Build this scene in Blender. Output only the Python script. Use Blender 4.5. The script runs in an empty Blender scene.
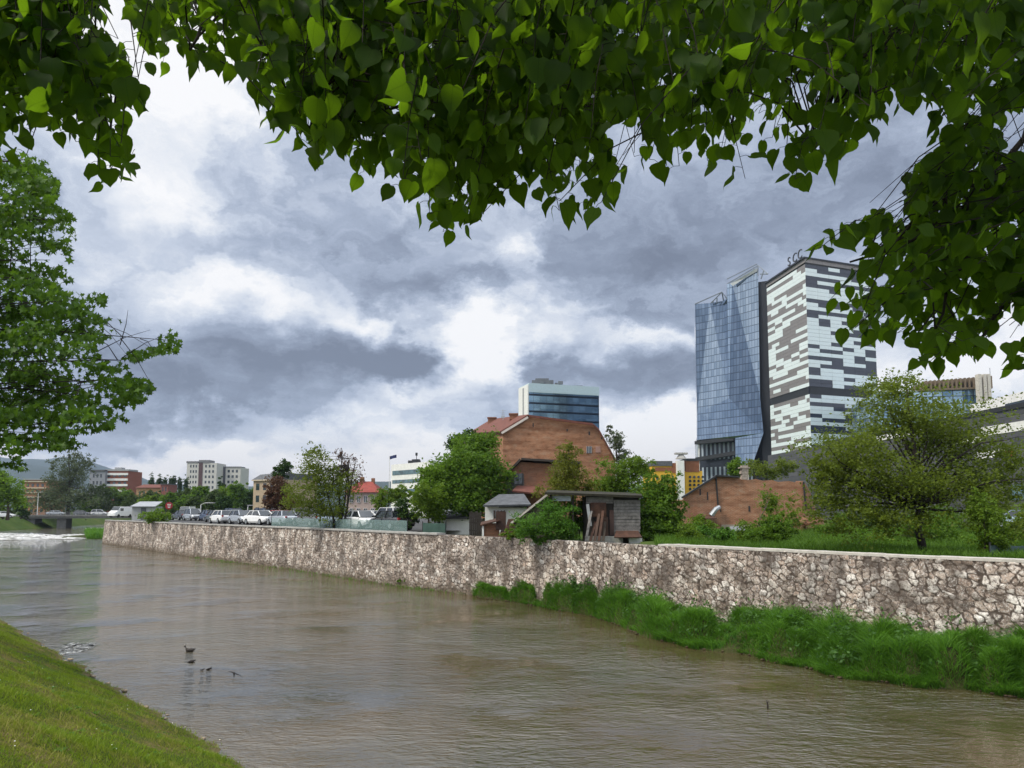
import bpy, bmesh, math, random
import numpy as np
from mathutils import Vector, Matrix

scene = bpy.context.scene
COL = scene.collection
R_ = math.radians
rnd = random.Random(7)

# ------------------------------------------------------------------ camera
E = 5.0                 # eye height above the water
FOC = 760.0             # focal length in pixels of a 1024 px wide picture
PIT = R_(5.0)
VC = 443.5
CP, SP = math.cos(PIT), math.sin(PIT)

def ray(u, v):
    r = (u - 512) / FOC; up = (VC - v) / FOC
    return r, CP - up * SP, SP + up * CP

def P(u, v, Y):
    r, dy, dz = ray(u, v); t = Y / dy
    return Vector((r * t, Y, E + dz * t))

def PZ(u, v, z):
    r, dy, dz = ray(u, v); t = (z - E) / dz
    return Vector((r * t, dy * t, z))

def X(u, Y):
    return P(u, 505, Y).x

def Zv(v, Y):
    return P(512, v, Y).z

def proj(p):
    x, y, z = p[0], p[1], p[2] - E
    f = y * CP + z * SP; up = z * CP - y * SP
    return 512 + FOC * x / f, VC - FOC * up / f

cam_d = bpy.data.cameras.new('camera')
cam = bpy.data.objects.new('camera', cam_d); COL.objects.link(cam)
cam.location = (0, 0, E); cam.rotation_euler = (math.pi / 2 + PIT, 0, 0)
cam_d.sensor_width = 36; cam_d.lens = FOC / 1024 * 36
cam_d.shift_y = (VC - 384) / 1024
cam_d.clip_start = 0.05; cam_d.clip_end = 20000
scene.camera = cam

# ------------------------------------------------------------------ node helpers
class NT:
    def __init__(s, tree):
        s.t = tree; s.n = tree.nodes; s.l = tree.links
        s.n.clear()
    def new(s, typ, ins=None, **props):
        nd = s.n.new(typ)
        for k, v in props.items(): setattr(nd, k, v)
        for k, v in (ins or {}).items(): s.put(nd, k, v)
        return nd
    def put(s, nd, k, v):
        sock = nd.inputs[k]
        if isinstance(v, bpy.types.NodeSocket): s.l.new(v, sock)
        elif isinstance(v, bpy.types.Node): s.l.new(v.outputs[0], sock)
        else:
            if isinstance(v, (tuple, list)) and sock.type == 'RGBA' and len(v) == 3: v = (*v, 1)
            sock.default_value = v
    def m(s, op, a, b=0.0, c=None, clamp=False):
        nd = s.new('ShaderNodeMath', operation=op, use_clamp=clamp)
        s.put(nd, 0, a); s.put(nd, 1, b)
        if c is not None: s.put(nd, 2, c)
        return nd.outputs[0]
    def vm(s, op, a, b=None):
        nd = s.new('ShaderNodeVectorMath', operation=op)
        s.put(nd, 0, a)
        if b is not None: s.put(nd, 1, b)
        return nd.outputs['Value'] if op in ('LENGTH', 'DOT_PRODUCT', 'DISTANCE') else nd.outputs[0]
    def noise(s, vec, scale, detail=3, rough=0.5, dist=0.0):
        return s.new('ShaderNodeTexNoise', {'Vector': vec, 'Scale': scale, 'Detail': detail, 'Roughness': rough, 'Distortion': dist}).outputs[0]
    def ramp(s, fac, stops, interp='LINEAR'):
        nd = s.new('ShaderNodeValToRGB', {'Fac': fac}); cr = nd.color_ramp; cr.interpolation = interp
        while len(cr.elements) < len(stops): cr.elements.new(0.5)
        for e, (p, c) in zip(cr.elements, stops):
            e.position = p
            e.color = (c, c, c, 1) if isinstance(c, (int, float)) else (*c, 1)
        return nd.outputs[0]
    def mix(s, fac, a, b, blend='MIX'):
        nd = s.new('ShaderNodeMix', data_type='RGBA', blend_type=blend)
        s.put(nd, 0, fac); s.put(nd, 6, a); s.put(nd, 7, b)
        return nd.outputs[2]
    def mapr(s, v, a, b, c=0.0, d=1.0):
        return s.new('ShaderNodeMapRange', {0: v, 1: a, 2: b, 3: c, 4: d}).outputs[0]
    def sep(s, v):
        return s.new('ShaderNodeSeparateXYZ', {0: v}).outputs
    def comb(s, x, y, z):
        return s.new('ShaderNodeCombineXYZ', {0: x, 1: y, 2: z}).outputs[0]
    def bump(s, h, strength=0.5, dist=0.05):
        return s.new('ShaderNodeBump', {'Height': h, 'Strength': strength, 'Distance': dist}).outputs[0]

def new_mat(name):
    m = bpy.data.materials.new(name); m.use_nodes = True
    return m, NT(m.node_tree)

def out(nt, sh):
    o = nt.new('ShaderNodeOutputMaterial'); nt.l.new(sh if isinstance(sh, bpy.types.NodeSocket) else sh.outputs[0], o.inputs['Surface'])

def pbsdf(nt, **ins):
    return nt.new('ShaderNodeBsdfPrincipled', {k.replace('_', ' '): v for k, v in ins.items()})

_plain = {}
def plain(name, col, rough=0.7, metal=0.0, var=0.18, scale=1.5, spec=0.35):
    """A painted / plastered / metal surface with its own wear."""
    if name in _plain: return _plain[name]
    m, nt = new_mat(name)
    co = nt.new('ShaderNodeTexCoord').outputs['Object']
    n1 = nt.noise(co, scale, 5, 0.65); n2 = nt.noise(co, scale * 9, 4, 0.6)
    a = nt.mix(nt.mapr(n1, 0.3, 0.7), tuple(c * (1 - var) for c in col), tuple(min(1, c * (1 + var)) for c in col))
    c = nt.mix(nt.mapr(n2, 0.35, 0.75, 0, 0.45), a, tuple(c * (1 - var * 1.6) for c in col))
    b = pbsdf(nt, Base_Color=c, Roughness=rough, Metallic=metal, Specular_IOR_Level=spec)
    nt.put(b, 'Normal', nt.bump(n2, 0.25, 0.02))
    out(nt, b); _plain[name] = m
    return m

def glass_mat(name, col=(0.02, 0.03, 0.04), rough=0.06, spec=0.8):
    if name in _plain: return _plain[name]
    m, nt = new_mat(name)
    co = nt.new('ShaderNodeTexCoord').outputs['Object']
    c = nt.mix(nt.mapr(nt.noise(co, 0.9, 2), 0.35, 0.65), tuple(c * 0.6 for c in col), tuple(c * 1.5 for c in col))
    b = pbsdf(nt, Base_Color=c, Roughness=rough, Specular_IOR_Level=spec)
    out(nt, b); _plain[name] = m
    return m

def brick_mat(name, c1, c2, mortar, dirt=(0.10, 0.08, 0.07), band=0.35):
    m, nt = new_mat(name)
    uv = nt.new('ShaderNodeTexCoord').outputs['UV']
    br = nt.new('ShaderNodeTexBrick', {'Vector': uv, 'Color1': c1, 'Color2': c2, 'Mortar': mortar, 'Scale': 1.0, 'Mortar Size': 0.012,
                                       'Brick Width': 0.26, 'Row Height': 0.085, 'Bias': -0.1})
    n = nt.noise(uv, 0.35, 5, 0.65); n2 = nt.noise(uv, 2.2, 5, 0.7)
    st = nt.noise(nt.vm('MULTIPLY', uv, (0.25, 1.6, 1)), 1.0, 3, 0.6)
    c = nt.mix(nt.mapr(n2, 0.35, 0.7, 0, 0.6), br.outputs[0], tuple(min(1, k * 1.25) for k in c2))
    c = nt.mix(nt.mapr(st, 0.42, 0.68, 0, band), c, tuple(k * 0.55 for k in c1))
    n3 = nt.noise(nt.vm('MULTIPLY', uv, (1.0, 2.4, 1)), 1.1, 7, 0.75)
    c = nt.mix(nt.mapr(n3, 0.52, 0.66, 0, 0.6), c, tuple(k * 0.42 for k in c1))
    c = nt.mix(nt.mapr(n3, 0.47, 0.36, 0, 0.5), c, mortar)
    c = nt.mix(nt.mapr(n, 0.5, 0.75, 0, 0.65), c, dirt)
    b = pbsdf(nt, Base_Color=c, Roughness=0.9, Specular_IOR_Level=0.15)
    nt.put(b, 'Normal', nt.bump(nt.m('ADD', br.outputs[1], n2), 0.5, 0.03))
    out(nt, b)
    return m

def leaf_mat(name, dark, light, trans=0.35, tcol=None, patch=0.5, rough=0.5, veins=False, tip=None):
    m, nt = new_mat(name)
    geo = nt.new('ShaderNodeNewGeometry')
    rp = geo.outputs['Random Per Island']
    co = nt.new('ShaderNodeTexCoord').outputs['Object']
    n = nt.noise(co, patch, 2, 0.5)
    f = nt.m('ADD', nt.m('MULTIPLY', rp, 0.6), nt.mapr(n, 0.3, 0.7, 0, 0.4))
    c = nt.mix(f, dark, light)
    if tip is not None:
        c = nt.mix(nt.mapr(nt.noise(co, patch * 0.8, 2), 0.5, 0.62, 0, 0.85), c, tip)
    if tcol is None: tcol = tuple(min(1, k * 2.0) for k in light)
    tc = nt.mix(f, tuple(k * 0.55 for k in tcol), tcol)
    if veins:
        uv = nt.sep(nt.new('ShaderNodeTexCoord').outputs['UV'])
        ax = nt.m('ABSOLUTE', uv[0])
        mid = nt.mapr(ax, 0.012, 0.03, 1, 0)
        lat = nt.m('SINE', nt.m('MULTIPLY', nt.m('SUBTRACT', uv[1], nt.m('MULTIPLY', ax, 0.75)), 42.0))
        v = nt.m('MAXIMUM', mid, nt.mapr(lat, 0.9, 1.0, 0, 0.6))
        tc = nt.mix(nt.m('MULTIPLY', v, 0.45), tc, tuple(k * 0.35 for k in tcol))
        c = nt.mix(nt.m('MULTIPLY', v, 0.4), c, tuple(min(1, k * 1.8) for k in light))
    b = pbsdf(nt, Base_Color=c, Roughness=rough, Specular_IOR_Level=0.14)
    t = nt.new('ShaderNodeBsdfTranslucent', {'Color': tc})
    mx = nt.new('ShaderNodeMixShader', {0: trans}); nt.l.new(b.outputs[0], mx.inputs[1]); nt.l.new(t.outputs[0], mx.inputs[2])
    out(nt, mx)
    return m

# ------------------------------------------------------------------ mesh helpers
class MB:
    def __init__(s): s.v = []; s.f = []; s.mi = []
    def add(s, vs, fs, mi=0):
        o = len(s.v); s.v += [Vector(p) for p in vs]
        for f in fs: s.f.append([o + i for i in f]); s.mi.append(mi)
        return s
    def quad(s, a, b, c, d, mi=0): return s.add([a, b, c, d], [(0, 1, 2, 3)], mi)
    def poly(s, pts, mi=0): return s.add(pts, [tuple(range(len(pts)))], mi)
    def prism(s, base, h, mi=0):
        """base: list of points (ccw), h: vector"""
        n = len(base); h = Vector(h); b = [Vector(p) for p in base]
        s.add(b + [p + h for p in b], [tuple(range(n - 1, -1, -1)), tuple(range(n, 2 * n))] + [(i, (i + 1) % n, n + (i + 1) % n, n + i) for i in range(n)], mi)
        return s
    def box(s, c, sz, rz=0.0, mi=0):
        cx, cy, cz = c; hx, hy, hz = sz[0] / 2, sz[1] / 2, sz[2] / 2
        ca, sa = math.cos(rz), math.sin(rz)
        b = [(cx + x * ca - y * sa, cy + x * sa + y * ca, cz - hz) for x, y in ((-hx, -hy), (hx, -hy), (hx, hy), (-hx, hy))]
        return s.prism(b, (0, 0, 2 * hz), mi)
    def beam(s, a, b, w, h=None, mi=0):
        a, b = Vector(a), Vector(b); h = h or w
        d = (b - a).normalized(); up = Vector((0, 0, 1)) if abs(d.z) < 0.95 else Vector((0, 1, 0))
        x = d.cross(up).normalized() * w / 2; y = x.cross(d).normalized() * h / 2
        return s.prism([a - x - y, a + x - y, a + x + y, a - x + y][::-1], b - a, mi)
    def tube(s, pts, rad, n=6, mi=0, cap=True):
        pts = [Vector(p) for p in pts]
        if not isinstance(rad, (list, tuple)): rad = [rad] * len(pts)
        o = len(s.v); prev = None
        for i, p in enumerate(pts):
            d = (pts[min(i + 1, len(pts) - 1)] - pts[max(i - 1, 0)])
            d = d.normalized() if d.length > 1e-9 else Vector((0, 0, 1))
            if prev is None:
                x = d.orthogonal().normalized()
            else:
                x = (prev - d * prev.dot(d))
                x = x.normalized() if x.length > 1e-6 else d.orthogonal().normalized()
            prev = x; y = d.cross(x)
            for k in range(n):
                a = 2 * math.pi * k / n
                s.v.append(p + (x * math.cos(a) + y * math.sin(a)) * rad[i])
        for i in range(len(pts) - 1):
            for k in range(n):
                s.f.append([o + i * n + k, o + i * n + (k + 1) % n, o + (i + 1) * n + (k + 1) % n, o + (i + 1) * n + k]); s.mi.append(mi)
        if cap:
            s.f.append([o + k for k in range(n - 1, -1, -1)]); s.mi.append(mi)
            s.f.append([o + (len(pts) - 1) * n + k for k in range(n)]); s.mi.append(mi)
        return s
    def ell(s, c, r, nu=12, nv=8, mi=0):
        c = Vector(c); pts = []
        for j in range(1, nv):
            t = math.pi * j / nv
            for i in range(nu):
                a = 2 * math.pi * i / nu
                pts.append((c.x + r[0] * math.sin(t) * math.cos(a), c.y + r[1] * math.sin(t) * math.sin(a), c.z + r[2] * math.cos(t)))
        top, bot = len(pts), len(pts) + 1
        pts += [(c.x, c.y, c.z + r[2]), (c.x, c.y, c.z - r[2])]
        fs = []
        for j in range(nv - 2):
            for i in range(nu):
                fs.append((j * nu + i, (j + 1) * nu + i, (j + 1) * nu + (i + 1) % nu, j * nu + (i + 1) % nu))
        for i in range(nu):
            fs.append((top, i, (i + 1) % nu)); fs.append((bot, (nv - 2) * nu + (i + 1) % nu, (nv - 2) * nu + i))
        return s.add(pts, fs, mi)

def box_uv(me):
    uvl = me.uv_layers.new(name='UVMap')
    n = len(me.loops)
    co = np.empty(len(me.vertices) * 3); me.vertices.foreach_get('co', co); co = co.reshape(-1, 3)
    li = np.empty(n, dtype=np.int32); me.loops.foreach_get('vertex_index', li)
    uv = np.zeros((n, 2))
    for p in me.polygons:
        nx, ny, nz = p.normal
        sl = slice(p.loop_start, p.loop_start + p.loop_total)
        c = co[li[sl]]
        if abs(nz) < 0.75:
            h = math.hypot(nx, ny) or 1
            tx, ty = -ny / h, nx / h
            uv[sl, 0] = c[:, 0] * tx + c[:, 1] * ty; uv[sl, 1] = c[:, 2]
        else:
            uv[sl, 0] = c[:, 0]; uv[sl, 1] = c[:, 1]
    uvl.data.foreach_set('uv', uv.ravel())

def link(name, me, mats, parent=None):
    o = bpy.data.objects.new(name, me); COL.objects.link(o)
    if not isinstance(mats, (list, tuple)): mats = [mats]
    for m in mats: me.materials.append(m)
    if parent is not None: o.parent = parent
    return o

def offs(parent):
    """world position of a parent that is not rotated"""
    v = Vector((0, 0, 0))
    while parent is not None: v += Vector(parent.location); parent = parent.parent
    return v

def build(name, mb, mats, parent=None, smooth=False, bevel=0.0):
    o3 = offs(parent)
    me = bpy.data.meshes.new(name)
    me.from_pydata([tuple(p - o3) for p in mb.v], [], mb.f)
    me.polygons.foreach_set('material_index', mb.mi)
    me.update(); box_uv(me)
    if smooth: me.polygons.foreach_set('use_smooth', [True] * len(me.polygons))
    o = link(name, me, mats, parent)
    if bevel:
        b = o.modifiers.new('bevel', 'BEVEL'); b.width = bevel; b.segments = 2; b.limit_method = 'ANGLE'
    return o

def np_mesh(name, V, Fa, mats, parent=None, uv=None, smooth=False):
    """V (n,3); Fa (m,k) equal-sized faces"""
    V = np.asarray(V, dtype=np.float64)
    if parent is not None: V = V - np.array(offs(parent))
    Fa = np.asarray(Fa, dtype=np.int32); m, k = Fa.shape
    me = bpy.data.meshes.new(name)
    me.vertices.add(len(V)); me.vertices.foreach_set('co', V.ravel())
    me.loops.add(m * k); me.loops.foreach_set('vertex_index', Fa.ravel())
    me.polygons.add(m)
    me.polygons.foreach_set('loop_start', np.arange(m, dtype=np.int32) * k)
    if smooth: me.polygons.foreach_set('use_smooth', np.ones(m, dtype=bool))
    if uv is not None:
        l = me.uv_layers.new(name='UVMap'); l.data.foreach_set('uv', np.asarray(uv)[Fa.ravel()].ravel())
    me.update(calc_edges=True)
    return link(name, me, mats, parent)

def tag(o, label=None, cat=None, group=None, kind=None):
    if label: o['label'] = label
    if cat: o['category'] = cat
    if group: o['group'] = group
    if kind: o['kind'] = kind
    return o

def thing(name, label, cat, loc=(0, 0, 0), group=None):
    o = bpy.data.objects.new(name, None); COL.objects.link(o); o.location = loc
    o.empty_display_size = 0.3
    return tag(o, label, cat, group)

def copy_tree(o, parent=None):
    c = o.copy(); COL.objects.link(c)
    if parent is not None: c.parent = parent
    for ch in list(o.children): copy_tree(ch, c)
    return c

# ------------------------------------------------------------------ world: overcast sky over a Nishita sky
SUN_EL, SUN_AZ = R_(50), R_(-112)     # azimuth from +Y (view direction), negative = to the left
world = bpy.data.worlds.new('World'); scene.world = world; world.use_nodes = True
w = NT(world.node_tree)
dirv = w.new('ShaderNodeTexCoord').outputs['Generated']
dx, dy, dz = w.sep(dirv)[0:3]
hor = w.m('SQRT', w.m('ADD', w.m('MULTIPLY', dx, dx), w.m('MULTIPLY', dy, dy)))
az = w.m('ARCTAN2', dx, dy)
el = w.m('ARCTAN2', dz, hor)
lay = w.m('ADD', w.m('MAXIMUM', dz, 0.0), 0.16)
plane = w.comb(w.m('DIVIDE', dx, lay), w.m('DIVIDE', dy, lay), 0.0)
ang = w.comb(az, w.m('MULTIPLY', el, 1.5), 0.0)
wn = w.new('ShaderNodeTexNoise', {'Vector': ang, 'Scale': 5.5, 'Detail': 8.0, 'Roughness': 0.62})
warp = w.vm('MULTIPLY', w.vm('SUBTRACT', wn.outputs['Color'], (0.5, 0.5, 0.5)), (0.36, 0.30, 0.0))
angw = w.vm('ADD', ang, warp)
def dang(u, v):
    r, dy_, dz_ = ray(u, v)
    return (math.atan2(r, dy_), 1.5 * math.atan2(dz_, math.hypot(r, dy_)), 0.0)
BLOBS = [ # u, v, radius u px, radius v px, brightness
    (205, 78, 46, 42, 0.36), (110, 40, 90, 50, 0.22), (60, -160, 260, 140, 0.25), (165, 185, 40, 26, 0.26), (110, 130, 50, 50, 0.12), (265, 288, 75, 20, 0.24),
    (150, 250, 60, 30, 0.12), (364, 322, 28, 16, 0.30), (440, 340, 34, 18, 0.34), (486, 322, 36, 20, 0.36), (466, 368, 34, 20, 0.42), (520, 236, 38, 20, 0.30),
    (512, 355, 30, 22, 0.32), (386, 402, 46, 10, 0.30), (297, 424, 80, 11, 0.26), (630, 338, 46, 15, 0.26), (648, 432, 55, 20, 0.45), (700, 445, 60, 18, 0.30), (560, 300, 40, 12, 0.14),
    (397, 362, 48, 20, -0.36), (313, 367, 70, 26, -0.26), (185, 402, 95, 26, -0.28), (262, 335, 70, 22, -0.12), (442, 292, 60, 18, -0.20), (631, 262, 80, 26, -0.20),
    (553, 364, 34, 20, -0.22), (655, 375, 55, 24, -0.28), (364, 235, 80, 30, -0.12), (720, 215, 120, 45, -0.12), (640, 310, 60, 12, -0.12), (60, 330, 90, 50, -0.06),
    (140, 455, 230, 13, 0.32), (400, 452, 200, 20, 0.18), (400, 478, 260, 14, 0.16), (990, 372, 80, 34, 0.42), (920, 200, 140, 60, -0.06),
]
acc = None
SIDE = [(-76, 14, 9, 12, 0.55), (-101, 14, 12, 16, -0.40), (-88, 30, 14, 10, 0.15), (-60, 12, 8, 10, -0.15)]   # unseen clouds added for the tower's reflections: azimuth, elevation, radii in degrees
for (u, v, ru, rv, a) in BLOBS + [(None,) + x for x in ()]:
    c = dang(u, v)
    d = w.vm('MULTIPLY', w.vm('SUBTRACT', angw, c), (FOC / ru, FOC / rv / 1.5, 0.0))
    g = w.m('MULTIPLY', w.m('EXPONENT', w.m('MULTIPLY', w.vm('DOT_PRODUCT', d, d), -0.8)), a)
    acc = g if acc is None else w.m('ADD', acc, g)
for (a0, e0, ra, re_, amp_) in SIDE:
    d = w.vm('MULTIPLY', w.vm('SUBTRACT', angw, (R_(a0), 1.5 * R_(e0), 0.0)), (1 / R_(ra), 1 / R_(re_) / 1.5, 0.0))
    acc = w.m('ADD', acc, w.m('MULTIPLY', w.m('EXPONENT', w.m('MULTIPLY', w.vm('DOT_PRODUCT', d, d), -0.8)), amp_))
n_big = w.noise(plane, 1.15, 9, 0.58, 0.4)
n_fine = w.noise(w.vm('ADD', angw, (3.1, 1.7, 0.0)), 9.0, 8, 0.62, 0.6)
fld = w.m('ADD', w.m('ADD', acc, w.m('MULTIPLY', w.m('SUBTRACT', n_big, 0.5), 0.46)), w.m('MULTIPLY', w.m('SUBTRACT', n_fine, 0.5), 0.60))
fld = w.m('ADD', w.m('MULTIPLY', fld, 1.62), 0.46)
ccol = w.ramp(fld, [(0.0, (0.19, 0.225, 0.30)), (0.2, (0.275, 0.325, 0.425)), (0.40, (0.41, 0.475, 0.60)), (0.58, (0.59, 0.655, 0.77)), (0.78, (0.82, 0.86, 0.92)), (1.0, (1.03, 1.03, 1.03))])
warm = w.m('MULTIPLY', w.mapr(el, 0.0, 0.11, 1, 0), w.mapr(fld, 0.4, 0.8, 0.15, 0.7))
ccol = w.mix(warm, ccol, (0.95, 0.84, 0.72))
# brightness added to the unseen overcast dome overhead and behind, to light the scene
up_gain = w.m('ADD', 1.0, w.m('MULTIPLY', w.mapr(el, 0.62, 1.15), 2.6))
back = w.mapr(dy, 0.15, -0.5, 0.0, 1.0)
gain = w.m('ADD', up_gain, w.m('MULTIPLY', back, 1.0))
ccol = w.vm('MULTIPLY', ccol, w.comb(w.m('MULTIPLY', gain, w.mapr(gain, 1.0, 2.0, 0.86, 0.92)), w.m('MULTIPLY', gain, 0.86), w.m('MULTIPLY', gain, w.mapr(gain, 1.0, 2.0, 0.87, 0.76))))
sky = w.new('ShaderNodeTexSky', sky_type='NISHITA', sun_disc=False)
sky.sun_elevation = SUN_EL; sky.sun_rotation = SUN_AZ
sky.air_density = 1.0; sky.dust_density = 2.0
bg1 = w.new('ShaderNodeBackground', {'Color': sky.outputs[0], 'Strength': 0.06})
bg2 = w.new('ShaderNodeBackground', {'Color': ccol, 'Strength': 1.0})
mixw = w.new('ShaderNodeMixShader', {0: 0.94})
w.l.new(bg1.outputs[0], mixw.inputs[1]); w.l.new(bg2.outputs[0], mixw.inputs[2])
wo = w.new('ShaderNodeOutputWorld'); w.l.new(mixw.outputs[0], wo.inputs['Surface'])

sd = bpy.data.lights.new('sun', 'SUN'); sd.energy = 3.0; sd.angle = R_(14); sd.color = (1.0, 0.93, 0.80)
sun = bpy.data.objects.new('sun', sd); COL.objects.link(sun)
sdir = Vector((math.sin(SUN_AZ) * math.cos(SUN_EL), math.cos(SUN_AZ) * math.cos(SUN_EL), math.sin(SUN_EL)))
sun.rotation_euler = sdir.to_track_quat('Z', 'Y').to_euler(); sun.location = (-30, 10, 60)

vs = scene.view_settings
vs.view_transform = 'Standard'; vs.look = 'None'; vs.gamma = 1.0; vs.exposure = 0.22; vs.use_curve_mapping = False
scene.cycles.max_bounces = 6; scene.cycles.diffuse_bounces = 3; scene.cycles.glossy_bounces = 3
scene.cycles.transmission_bounces = 4; scene.cycles.transparent_max_bounces = 6; scene.cycles.volume_bounces = 0
scene.cycles.use_denoising = True

# ------------------------------------------------------------------ materials
def ground_mat(name, cols, scale=0.5, fine=14.0):
    m, nt = new_mat(name)
    co = nt.new('ShaderNodeTexCoord').outputs['Object']
    a = nt.noise(co, scale, 5, 0.6); b_ = nt.noise(co, fine, 5, 0.7); c_ = nt.noise(co, scale * 4.3, 4, 0.6)
    c = nt.ramp(nt.m('ADD', nt.m('MULTIPLY', a, 0.6), nt.m('MULTIPLY', c_, 0.4)), [(0.32, cols[0]), (0.5, cols[1]), (0.66, cols[2])])
    c = nt.mix(nt.mapr(b_, 0.35, 0.7, 0, 0.55), c, tuple(k * 0.5 for k in cols[0]))
    b = pbsdf(nt, Base_Color=c, Roughness=0.95, Specular_IOR_Level=0.1)
    nt.put(b, 'Normal', nt.bump(b_, 0.8, 0.05))
    out(nt, b)
    return m
M_GROUND = ground_mat('meadow_ground', [(0.035, 0.06, 0.012), (0.06, 0.10, 0.018), (0.11, 0.12, 0.035)], 0.12, 6)
m_, nt = new_mat('lawn_soil')
co = nt.new('ShaderNodeTexCoord').outputs['Object']; zz = nt.sep(co)[2]
a1, a2, a3 = nt.noise(co, 0.9, 5, 0.65), nt.noise(co, 5.0, 5, 0.7), nt.noise(co, 22.0, 4, 0.7)
c = nt.ramp(nt.m('ADD', nt.m('MULTIPLY', a1, .55), nt.m('MULTIPLY', a2, .45)), [(.36, (0.045, 0.085, 0.010)), (.5, (0.085, 0.10, 0.016)), (.6, (0.17, 0.135, 0.05))])
c = nt.mix(nt.mapr(nt.m('ADD', zz, nt.m('MULTIPLY', nt.m('SUBTRACT', a2, .5), .35)), .30, .12), c, nt.mix(a3, (0.085, 0.06, 0.035), (0.30, 0.225, 0.14)))
b = pbsdf(nt, Base_Color=nt.mix(nt.mapr(a3, .35, .7, 0, .5), c, (0.03, 0.035, 0.012)), Roughness=.95, Specular_IOR_Level=.1); nt.put(b, 'Normal', nt.bump(a3, .9, .05)); out(nt, b); M_BANK = m_
M_SOIL = ground_mat('river_soil', [(0.035, 0.04, 0.012), (0.05, 0.06, 0.018), (0.08, 0.07, 0.04)], 0.8, 10)
M_ASPHALT = plain('asphalt', (0.06, 0.06, 0.062), 0.9)
M_CONC = plain('concrete', (0.36, 0.35, 0.33), 0.9, var=0.3)
M_COPING = plain('pale_coping', (0.50, 0.47, 0.42), 0.9, var=0.25, scale=2.5)
M_CONC_D = plain('dark_concrete', (0.13, 0.13, 0.125), 0.9, var=0.3)
M_BARK = plain('bark', (0.055, 0.042, 0.032), 0.95, var=0.4, scale=6)
M_BARK_D = plain('dark_bark', (0.028, 0.022, 0.018), 0.95, var=0.4, scale=6)
M_BARK_G = plain('grey_bark', (0.13, 0.115, 0.10), 0.95, var=0.4, scale=6)
M_WHITE = plain('white_plaster', (0.70, 0.70, 0.68), 0.85, var=0.12)
M_CREAM = plain('cream_plaster', (0.52, 0.44, 0.34), 0.9, var=0.15)
M_BEIGE = plain('beige_plaster', (0.36, 0.28, 0.20), 0.9, var=0.2)
M_GREY = plain('grey_paint', (0.30, 0.31, 0.32), 0.7)
M_DARK = plain('dark_metal', (0.035, 0.037, 0.04), 0.5, metal=0.3)
M_STEEL = plain('galvanised_steel', (0.42, 0.44, 0.46), 0.4, metal=0.8)
M_WIN = glass_mat('window_glass')
M_TILE = plain('red_roof_tile', (0.15, 0.055, 0.04), 0.85, var=0.35, scale=3)
M_RUST = plain('rusty_tin', (0.075, 0.035, 0.022), 0.8, var=0.5, scale=2.5)
M_SLATE = plain('grey_slate', (0.10, 0.105, 0.115), 0.85, var=0.4, scale=2.5)
M_BRICK = brick_mat('orange_brick', (0.26, 0.105, 0.052), (0.37, 0.175, 0.095), (0.40, 0.29, 0.20), dirt=(0.16, 0.095, 0.065), band=.7)
M_BRICK_D = brick_mat('dark_brick', (0.20, 0.085, 0.05), (0.30, 0.135, 0.08), (0.20, 0.15, 0.11))
M_BRICK_R = brick_mat('ruined_brick', (0.25, 0.10, 0.052), (0.36, 0.17, 0.095), (0.38, 0.29, 0.21), dirt=(0.10, 0.085, 0.065), band=.6)

# ------------------------------------------------------------------ ground sheet with the river channel in it
NL = Vector((-0.737, -0.676, 0))
STN = [ # left water edge, right water edge / wall foot, width of right slope
    ((40.5, -34.5), (60, -26), 0.5), ((22.2, -14.7), (43, -8), 0.5), ((8.64, 0), (27, 10), 0.5), ((-4.88, 14.73), (15.3, 22.7), 0.5), ((-11, 21.5), (9.6, 29.5), 0.5),
    ((-17.5, 28.5), (5.7, 33.7), 0.5), ((-23.7, 35.2), (0.45, 42.8), 0.5), ((-33, 46), (-3.2, 46.9), 0.5), ((-42, 57), (-7.5, 51), 0.5),
    ((-56, 75), (-18.3, 65.5), 0.5), ((-72, 97), (-33.2, 80.8), 0.5), ((-94, 128), (-61.3, 115), 0.5), ((-108, 152), (-62.5, 124), 6),
    ((-119, 176), (-68, 165), 7), ((-126, 200), (-80, 210), 7), ((-133, 230), (-95, 250), 8), ((-150, 290), (-114, 300), 8),
    ((-250, 600), (-215, 610), 10), ((-1500, 2500), (-1450, 2550), 10)]
LAND = 3.2
mb = MB(); rows = []
for (l, r, ro) in STN:
    L = Vector((*l, 0)); Rr = Vector((*r, 0))
    far = 8000
    row = [L + NL * far + Vector((0, 0, 3.3)), L + NL * 40 + Vector((0, 0, 3.3)), L + NL * 6.2 + Vector((0, 0, 3.28)), L + NL * 3.2 + Vector((0, 0, 1.75)), L + Vector((0, 0, 0.05)),
           L - NL * 1.5 + Vector((0, 0, -1.0)), Rr + NL * 1.0 + Vector((0, 0, -1.0)), Rr + Vector((0, 0, -0.3)),
           Rr - NL * ro + Vector((0, 0, LAND)), Rr - NL * 60 + Vector((0, 0, LAND + .25)), Rr - NL * far + Vector((0, 0, LAND))]
    rows.append(row)
nc = len(rows[0])
mb.add([p for r in rows for p in r], [(i * nc + j, i * nc + j + 1, (i + 1) * nc + j + 1, (i + 1) * nc + j) for i in range(len(rows) - 1) for j in range(nc - 1)])
g = build('ground', mb, M_GROUND); tag(g, kind='structure')

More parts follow.
